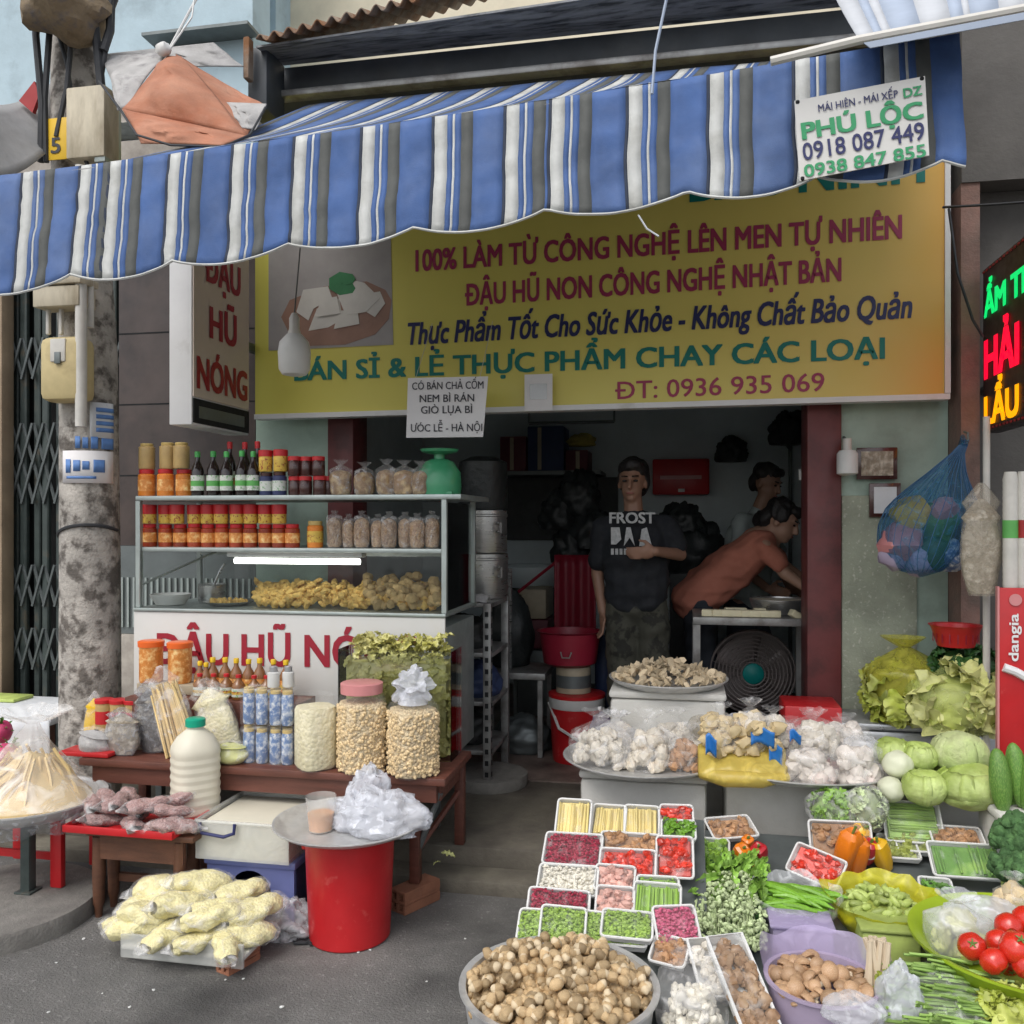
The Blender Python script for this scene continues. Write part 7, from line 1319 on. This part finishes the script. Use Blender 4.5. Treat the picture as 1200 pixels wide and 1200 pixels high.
mb = MB(prism([S(806, 1112, .012, True), S(892, 1112, .012, True), S(886, 1012, .012, True), S(812, 1012, .012, True)], (0, 0, .03))); obj('inner_stems', mb, 'leaf_dark', t)
# open bags with pods
def openbag(name, px, py, rx, ry_, lift, depth, fm, label, flare, seed, wav=.12):
    c = S(px, py, lift); k = m_(1, c); R_ = rx * k; t = thing(name, label, 'bag', c - V((0, 0, depth)))
    def fn(u, v):
        a = 2 * math.pi * u; n1 = MN.noise(V((math.cos(a) * 2.2, math.sin(a) * 2.2, seed))); n2 = MN.noise(V((math.cos(a) * 5, math.sin(a) * 5, v * 3 + seed))); r = R_ * (.62 + .38 * math.sin(min(1, v / .75) * math.pi / 2)) * (1 + wav * .5 * n2 + wav * n1 * v) + (R_ * flare * max(0, v - .75) / .25); z = -depth * (1 - min(1, v / .8)) + (.022 * (v - .8) / .2 if v > .8 else 0) + .02 * n1 * v
        return c + V((r * math.cos(a), r * math.sin(a) * .85, z + .13 * r * math.sin(a)))
    mb = MB(grid(fn, 64, 18, True)); mb.add((np.array([tuple(fn(i / 64, 0)) for i in range(64)]), [tuple(range(64))[::-1]])); obj('film', mb, fm, t, sharp=80); return c, R_
c, R_ = openbag('pod_bag', 932, 1052, 47, 0, .07, .09, 'film_milky', 'open milky plastic bag cradling the long green pods', .12, 3)
pod = [Proto(obj('green_pod', MB(tube([(-1, 0, 0), (-.6, .05 * k, .05), (0, .09 * k, .08), (.6, .03, .05), (1, -.05, 0)], [.03, .105, .125, .10, .03], 8)), 'pod', org=(0, 0, 0), label='long shiny green pod lying in the open milky bag', cat='green pepper', group='long green pods in the milky bag')) for k in (1, -1)]
for i in range(44):
    x = RN.gauss(0, .3); y = RN.uniform(-.8, .8); pod[i % 2].put(c + V((x * R_, y * R_ * .72, -.025 + .05 * RN.random() * (1 - abs(y)) + .1 * y * R_ )), (RN.uniform(-.15, .15), RN.uniform(-.15, .15), RN.gauss(0, .28) - .15), R_ * RN.uniform(.55, .8))
mb = MB(); mb.add(sph(20, 10), T(c + V((0, 0, -.045)), s=(R_ * .85, R_ * .72, .045))); obj('pod_heap', mb, 'pod', label='underlying mass of green pods filling the milky bag', cat='pods', kind='stuff')
c, R_ = openbag('yellow_bag', 1032, 1056, 55, 0, .075, .10, 'film_yellow', 'open bright yellow plastic bag full of short green pods', .16, 6, .16)
sp_ = [Proto(obj('short_pod', MB(sph(8, 6, .2, 2, k)), 'pod_pale', org=(0, 0, 0), label='short pale green pod heaped in the yellow bag', cat='green pod', group='short pods in the yellow bag')) for k in range(2)]
for i in range(110):
    a = RN.uniform(0, 6.3); r = math.sqrt(RN.random()); sz = RN.uniform(.010, .014); sp_[i % 2].put(c + V((r * R_ * .78 * math.cos(a), r * R_ * .66 * math.sin(a), -.03 + .075 * (1 - r * r) * RN.uniform(.5, 1) + .1 * r * R_ * math.sin(a))), (RN.uniform(-.6, .6), RN.uniform(-.6, .6), RN.uniform(0, 6)), (sz * 2.1, sz, sz))
mb = MB(); mb.add(sph(20, 10), T(c + V((0, 0, -.05)), s=(R_ * .82, R_ * .7, .06))); obj('pod_heap', mb, 'green_olive', label='underlying mass of short pods filling the yellow bag', cat='pods', kind='stuff')
# pale green box and lilac box below
for (px0, px1, py0, py1, mt, lb) in ((906, 976, 1082, 1120, 'film_lilac', 'translucent lilac plastic box beneath the milky pod bag'), (1012, 1078, 1088, 1124, 'pod_pale', 'pale green plastic box beneath the yellow bag')):
    c = S((px0 + px1) / 2, py1, 0); k = m_(1, c); t = thing('plastic_box', lb, 'box', c); W = (px1 - px0) * k / 2; obj('body', MB(bb(c.x - W, c.x + W, c.y, c.y + .12, c.z - .02, c.z + .075, .012)), mt, t); obj('rim', MB(bb(c.x - W - .006, c.x + W + .006, c.y - .006, c.y + .126, c.z + .076, c.z + .088, .005)), mt, t)
# front basin with straw mushrooms
c = P(655, 1153, 2.385); k = m_(1, c); R_ = 115 * k; bt = thing('steel_basin', 'wide steel basin of straw mushrooms on the ground at the stall front', 'basin', (c.x, c.y, c.z - .15))
mb = MB(); mb.add(lathe([(R_ * .80, -.15), (R_ * .9, -.145), (R_ * .97, -.01), (R_ * 1.02, 0), (R_ * 1.02, .006), (R_ * .95, .004), (R_ * .87, -.12), (.001, -.125)], 56, True, False), T(c)); obj('bowl', mb, 'tray_steel', bt); obj('foot_ring', MB((lambda m: m)(tube([c + V((R_ * .78 * math.cos(t), R_ * .78 * math.sin(t), -.155)) for t in np.linspace(0, 6.283, 40)], .006, 6))), 'steel_dull', bt)
obj('basin_stand', MB(bb(c.x - R_ * .7, c.x + R_ * .7, c.y - R_ * .6, c.y + R_ * .6, 0, c.z - .162, .01)), 'crate_maroon', label='low dark crate under the wide steel basin', cat='crate')
sm_ = []
for k2 in range(3):
    mb = MB(); v, f = sph(11, 8, .16, 1.5, k2 + 1); mb.add((v * np.array([.82, .82, 1.1]), f), None, 0); mb.m = [1 if max(v[i][2] for i in q) < -.35 else 0 for q in f]
    sm_.append(Proto(obj('straw_mushroom', mb, ['straw_top', 'straw_cut'], org=(0, 0, 0), label='small brown egg shaped straw mushroom heaped in the wide steel basin', cat='mushroom', group='straw mushrooms in the front basin')))
mb = MB(); mb.add(lathe([(R_ * .93, -.06), (R_ * .8, -.035), (R_ * .5, -.01), (.001, .0)], 40, False, False, lambda a, z: 1), T(c)); eg = [sph(9, 7, .2, 1.5, k2) for k2 in range(3)]
for i in range(620):
    a = RN.uniform(0, 6.3); r = math.sqrt(RN.random()) * .93; z0 = RN.uniform(.012, .018); mb.add(eg[i % 3], T(c + V((R_ * r * math.cos(a), R_ * r * math.sin(a), -.028 + .05 * (1 - r * r) + RN.uniform(-.01, .006))), (RN.uniform(0, 6), RN.uniform(0, 6), 0), (z0 * .85, z0 * .85, z0 * 1.15)))
obj('mushroom_heap', mb, 'straw_heap', label='lower layer of straw mushrooms filling the wide steel basin', cat='mushrooms', kind='stuff')
n_ = 0
for ring in range(2):
    for i in range(165 if ring else 130):
        a = RN.uniform(0, 6.3); r = math.sqrt(RN.random()) * .90; z = (-.035 if ring == 0 else .0) + .055 * (1 - r * r) * (RN.uniform(.5, 1) if ring else .8) + (-.015 if ring == 0 else .008); sm_[n_ % 3].put(c + V((R_ * r * math.cos(a), R_ * r * math.sin(a), z)), (RN.uniform(0, 6), RN.uniform(0, 6), RN.uniform(0, 6)), RN.uniform(.0145, .020)); n_ += 1
# lilac basin with brown mushrooms
c = P(963, 1150, 2.50); k = m_(1, c); R_ = 64 * k; bt = thing('lilac_basin', 'deep lilac plastic basin filled with brown mushrooms', 'basin', (c.x, c.y, c.z - .17)); mb = MB(); mb.add(lathe([(R_ * .72, -.17), (R_ * .78, -.165), (R_ * .98, 0), (R_ * 1.03, .004), (R_ * 1.03, .012), (R_ * .95, .01), (R_ * .80, -.10), (.001, -.11)], 44, True, False), T(c)); obj('bowl', mb, 'lilac_plastic', bt)
mb = MB()
def lin(u, v): a = math.pi * u; r = R_ * (1.0 + .1 * v); return c + V((r * math.cos(a), r * math.sin(a) * 1.0, .0 + .075 * v * (1 + .5 * MN.noise(V((u * 5, v, 3))))))
obj('film_liner', MB(grid(lin, 40, 8)), 'film_lilac', bt, sharp=80)
obj('basin_stand', MB(bb(c.x - R_ * .8, c.x + R_ * .9, c.y - .08, c.y + .08, 0, c.z - .172, .01)), 'crate_blue', label='low dark crate under the lilac basin', cat='crate') if c.z > .2 else None
bmu = thing('brown_mushroom', 'round brown mushroom with pale stem in the lilac basin', 'mushroom', (0, 0, 0), 'brown mushrooms in the lilac basin'); obj('cap', MB(lathe([(.3, -.05), (.9, -.12), (1., .08), (.85, .42), (.5, .66), (.001, .74)], 14)), 'brown_cap', bmu); obj('stem', MB(lathe([(.34, -.8), (.3, -.4), (.32, -.05)], 10)), 'stem_pale', bmu); bmu = Proto(bmu)
for i in range(95):
    a = RN.uniform(0, 6.3); r = math.sqrt(RN.random()) * .88; bmu.put(c + V((R_ * r * math.cos(a), R_ * r * math.sin(a), -.012 + .05 * (1 - r * r) * RN.random())), (RN.uniform(-1, 1), RN.uniform(-1, 1), RN.uniform(0, 6)), RN.uniform(.017, .026))
# front packs
def fpack(px, py, w_, h_, Y, z_, tilt, rz, mat, label, n, sz, caps=None):
    c = P(px, py, Y); k = m_(1, c); W, Hh = w_ * k, h_ * k; t = thing('mushroom_pack', label, 'packed tray', c); M_ = T(c, (rad(tilt), 0, rz)); mb = MB(); mb.add(bx(W * .92, Hh * .92, .005, .002, 1), M_); rim = [(-W / 2, -Hh / 2), (W / 2, -Hh / 2), (W / 2, Hh / 2), (-W / 2, Hh / 2)]
    for i in range(4): j = (i + 1) % 4; mb.add(prism([(rim[i][0] * .92, rim[i][1] * .92, 0), (rim[j][0] * .92, rim[j][1] * .92, 0), (*rim[j], .03), (*rim[i], .03)], (0, 0, .003)), M_)
    mb.add(tube([(*q, .032) for q in rim + [rim[0]]], .005, 6), M_); obj('tray', mb, 'foam', t); rn = random.Random(int(px)); mb = MB()
    for i in range(n): mb.add(rn.choice(LUMP), M_ @ T((rn.uniform(-.4, .4) * W, rn.uniform(-.42, .42) * Hh, .012 + .018 * rn.random()), (rn.uniform(0, 6), rn.uniform(0, 6), 0), sz * rn.uniform(.8, 1.2)))
    obj('contents', mb, mat, t); obj('wrap', MB(grid(lambda u, v: M_ @ V(((u - .5) * W, (v - .5) * Hh, .036 + .012 * math.sin(math.pi * u) * math.sin(math.pi * v))), 10, 10)), 'wrap', t)
fpack(868, 1160, 46, 120, 2.46, 0, 34, .42, 'brown_cap', 'long wrapped tray of brown and white button mushrooms', 60, .0165); fpack(836, 1140, 50, 70, 2.56, 0, 34, .3, 'white_mush', 'wrapped tray of white button mushrooms behind the long tray', 46, .016)
c = P(815, 1215, 2.36); lump_bag(812, 1225, 84, 92, 2.38, c.z, 'cream_bits', 'film', 'clear bag of pale lotus seeds and white mushrooms beside the front basin', seed=61, n=170, sz=.0125, nm='seed_bag', fill=.8)
obj('low_box', MB(bb(X(775, 2.38), X(880, 2.38), 2.3, 2.54, 0, c.z - .002, .01)), 'can_grey', label='grey low box under the lotus seed bag', cat='box')
c = P(1000, 1196, 2.32); crumple('clear_bag', c, (.07, .05, .04), 95, 'film_milky', 'milky bag with green specks before the lilac basin', 'plastic bag', .4)
# leek, white bag, beans, lettuce
c = P(1036, 1150, 2.50); t = thing('leek_bundle', 'bundle of tan roots and green leaves standing beside the lilac basin', 'vegetable bunch', c - V((0, 0, .15))); mb = MB(); mb2 = MB()
for i in range(16): a = c + V((RN.uniform(-.03, .03), RN.uniform(-.02, .02), -.14)); mb.add(tube([a, a + V((RN.uniform(-.02, .02), .01, .13)), a + V((RN.uniform(-.03, .01), .02, .24))], [.012, .011, .007], 6))
obj('roots', mb, 'stem_pale', t)
for i in range(14): mb2.add(RN.choice(LEAF), T(c + V((RN.uniform(-.02, .03), -.03, RN.uniform(-.12, .04))), (1.4, 1.2, RN.uniform(-.5, .5)), (.045, .025, .03)))
obj('leaves', mb2, 'lettuce', t)
crumple('white_bag', P(1056, 1200, 2.42) - V((0, 0, .03)), (.055, .05, .11), 97, 'film_white', 'tall bluish white plastic bag beside the green bean bundle', 'plastic bag', .5)
c = P(1112, 1190, 2.45); k = m_(1, c); t = thing('bean_bag', 'clear bag of thin green bean stalks at the stall front', 'bag', c); mb = MB()
for i in range(230):
    x = RN.uniform(-46, 42) * k; z = RN.uniform(-.02, .05) * (1 - abs(x) / (60 * k)); y = RN.uniform(-.08, .1); a_ = RN.gauss(.45, .35); d = V((math.cos(a_) * .09, math.sin(a_) * .05, -math.sin(a_) * .04)); p = c + V((x, y, z + .4 * y + .02)); mb.add(tube([p - d, p + V((0, 0, .006)), p + d], .0042, 5))
obj('stalks', mb, 'bean', t, kind='stuff'); mb = MB(); mb.add(sph(28, 18, .2, 1.8, 4), T(c + V((0, .01, .01)), (.4, .25, 0), (52 * k, .12, .06))); obj('film', mb, 'film', t, sharp=80)
mb = MB(); mb.add(sph(16, 10), T(c + V((0, .01, -.01)), (.4, .2, 0), (44 * k, .10, .035))); obj('inner_stalks', mb, 'leaf_green', t)
c = P(1190, 1195, 2.45); t = thing('lettuce', 'bright yellow green lettuce at the corner below the green basin', 'lettuce', c); leafball(c, (.10, .09, .06), 80, 'lettuce', t, 'leaves', 66, .5); mb = MB(); mb.add(sph(14, 10), T(c, s=(.07, .06, .04))); obj('heart', mb, 'lettuce', t)
lump_bag(1148, 1180, 34, 34, 2.58, P(1148, 1178, 2.58).z - .04, 'beet', 'film', 'small clear bag of dark red beets under the green basin', seed=71, n=20, sz=.02, nm='beet_bag')
# green basin with tomatoes
c = P(1210, 1105, 2.68); k = m_(1, c); R_ = 134 * k; bt = thing('green_basin', 'wide lime green plastic basin with tomatoes at the stall edge', 'basin', (c.x, c.y, c.z - .1)); mb = MB(); mb.add(lathe([(R_ * .6, -.105), (R_ * .78, -.09), (R_ * .96, -.012), (R_ * 1.0, 0), (R_ * 1.0, .008), (R_ * .93, .0), (R_ * .74, -.07), (.001, -.08)], 60, True, False), T(c, (.0, 0, 0))); obj('bowl', mb, 'green_plastic', bt)
tm = thing('tomato', 'ripe red tomato in the wide lime green basin', 'tomato', (0, 0, 0), 'tomatoes in the green basin'); mb = MB(); mb.add(lathe([(.02, .78), (.4, .86), (.8, .62), (1, .1), (.92, -.35), (.6, -.7), (.001, -.8)][::-1], 26, False, False, lambda a, z: 1 + .025 * math.cos(6 * a))); obj('flesh', mb, 'tomato', tm); mb = MB()
for i in range(5): mb.add(LEAF[i], T((.17 * math.cos(i * 1.256), .17 * math.sin(i * 1.256), .84), (0, 0, i * 1.256), (.2, .1, .12)))
obj('calyx', mb, 'calyx', tm); tm = Proto(tm)
for px, py, r, Y, rot in ((1139, 1109, 16, 2.56, (.9, -.3, 0)), (1164, 1126, 16, 2.52, (2.2, .4, 1)), (1170, 1104, 15, 2.6, (1.8, -.4, 0)), (1192, 1112, 20, 2.53, (.5, .1, 0)), (1182, 1086, 16, 2.66, (1.7, .5, 0)), (1205, 1078, 18, 2.68, (2.5, .2, 0)), (1218, 1120, 18, 2.55, (1, .3, 0)), (1225, 1090, 18, 2.66, (1, -.3, 0)), (1200, 1132, 14, 2.5, (1.9, -.3, 2)), (1182, 1130, 13, 2.62, (2, 0, 0))):
    p = P(px, py, Y); tm.put(p, rot, m_(r, p))
lump_bag(1122, 1140, 74, 72, 2.72, c.z - .07, 'lettuce_pale', 'film_milky', 'clear bag of pale green sprouts at the basin edge behind the tomatoes', seed=81, n=60, sz=.022, nm='sprout_bag')
crumple('white_bag', P(1152, 1075, 2.82) - V((0, 0, .03)), (.105, .07, .055), 99, 'film_white', 'puffed white plastic bag resting at the back of the lime green basin', 'plastic bag', .3)
lump_bag(1188, 1090, 44, 56, 2.86, c.z - .02, 'ginger', 'film', 'clear bag of cream coloured roots behind the tomatoes', seed=83, n=30, sz=.025, nm='root_bag')
pack(1098, 1052, 34, 34, 30, ('leaf_green', 'l', 24), 'pack of green herbs tucked between the yellow bag and white bag', lift=.03)
obj('basin_crate', MB(bb(X(1135, 2.68), X(1290, 2.68), 2.58, 2.85, 0, c.z - .107, .01)), 'navy_plastic', label='dark crate carrying the lime green basin', cat='crate')
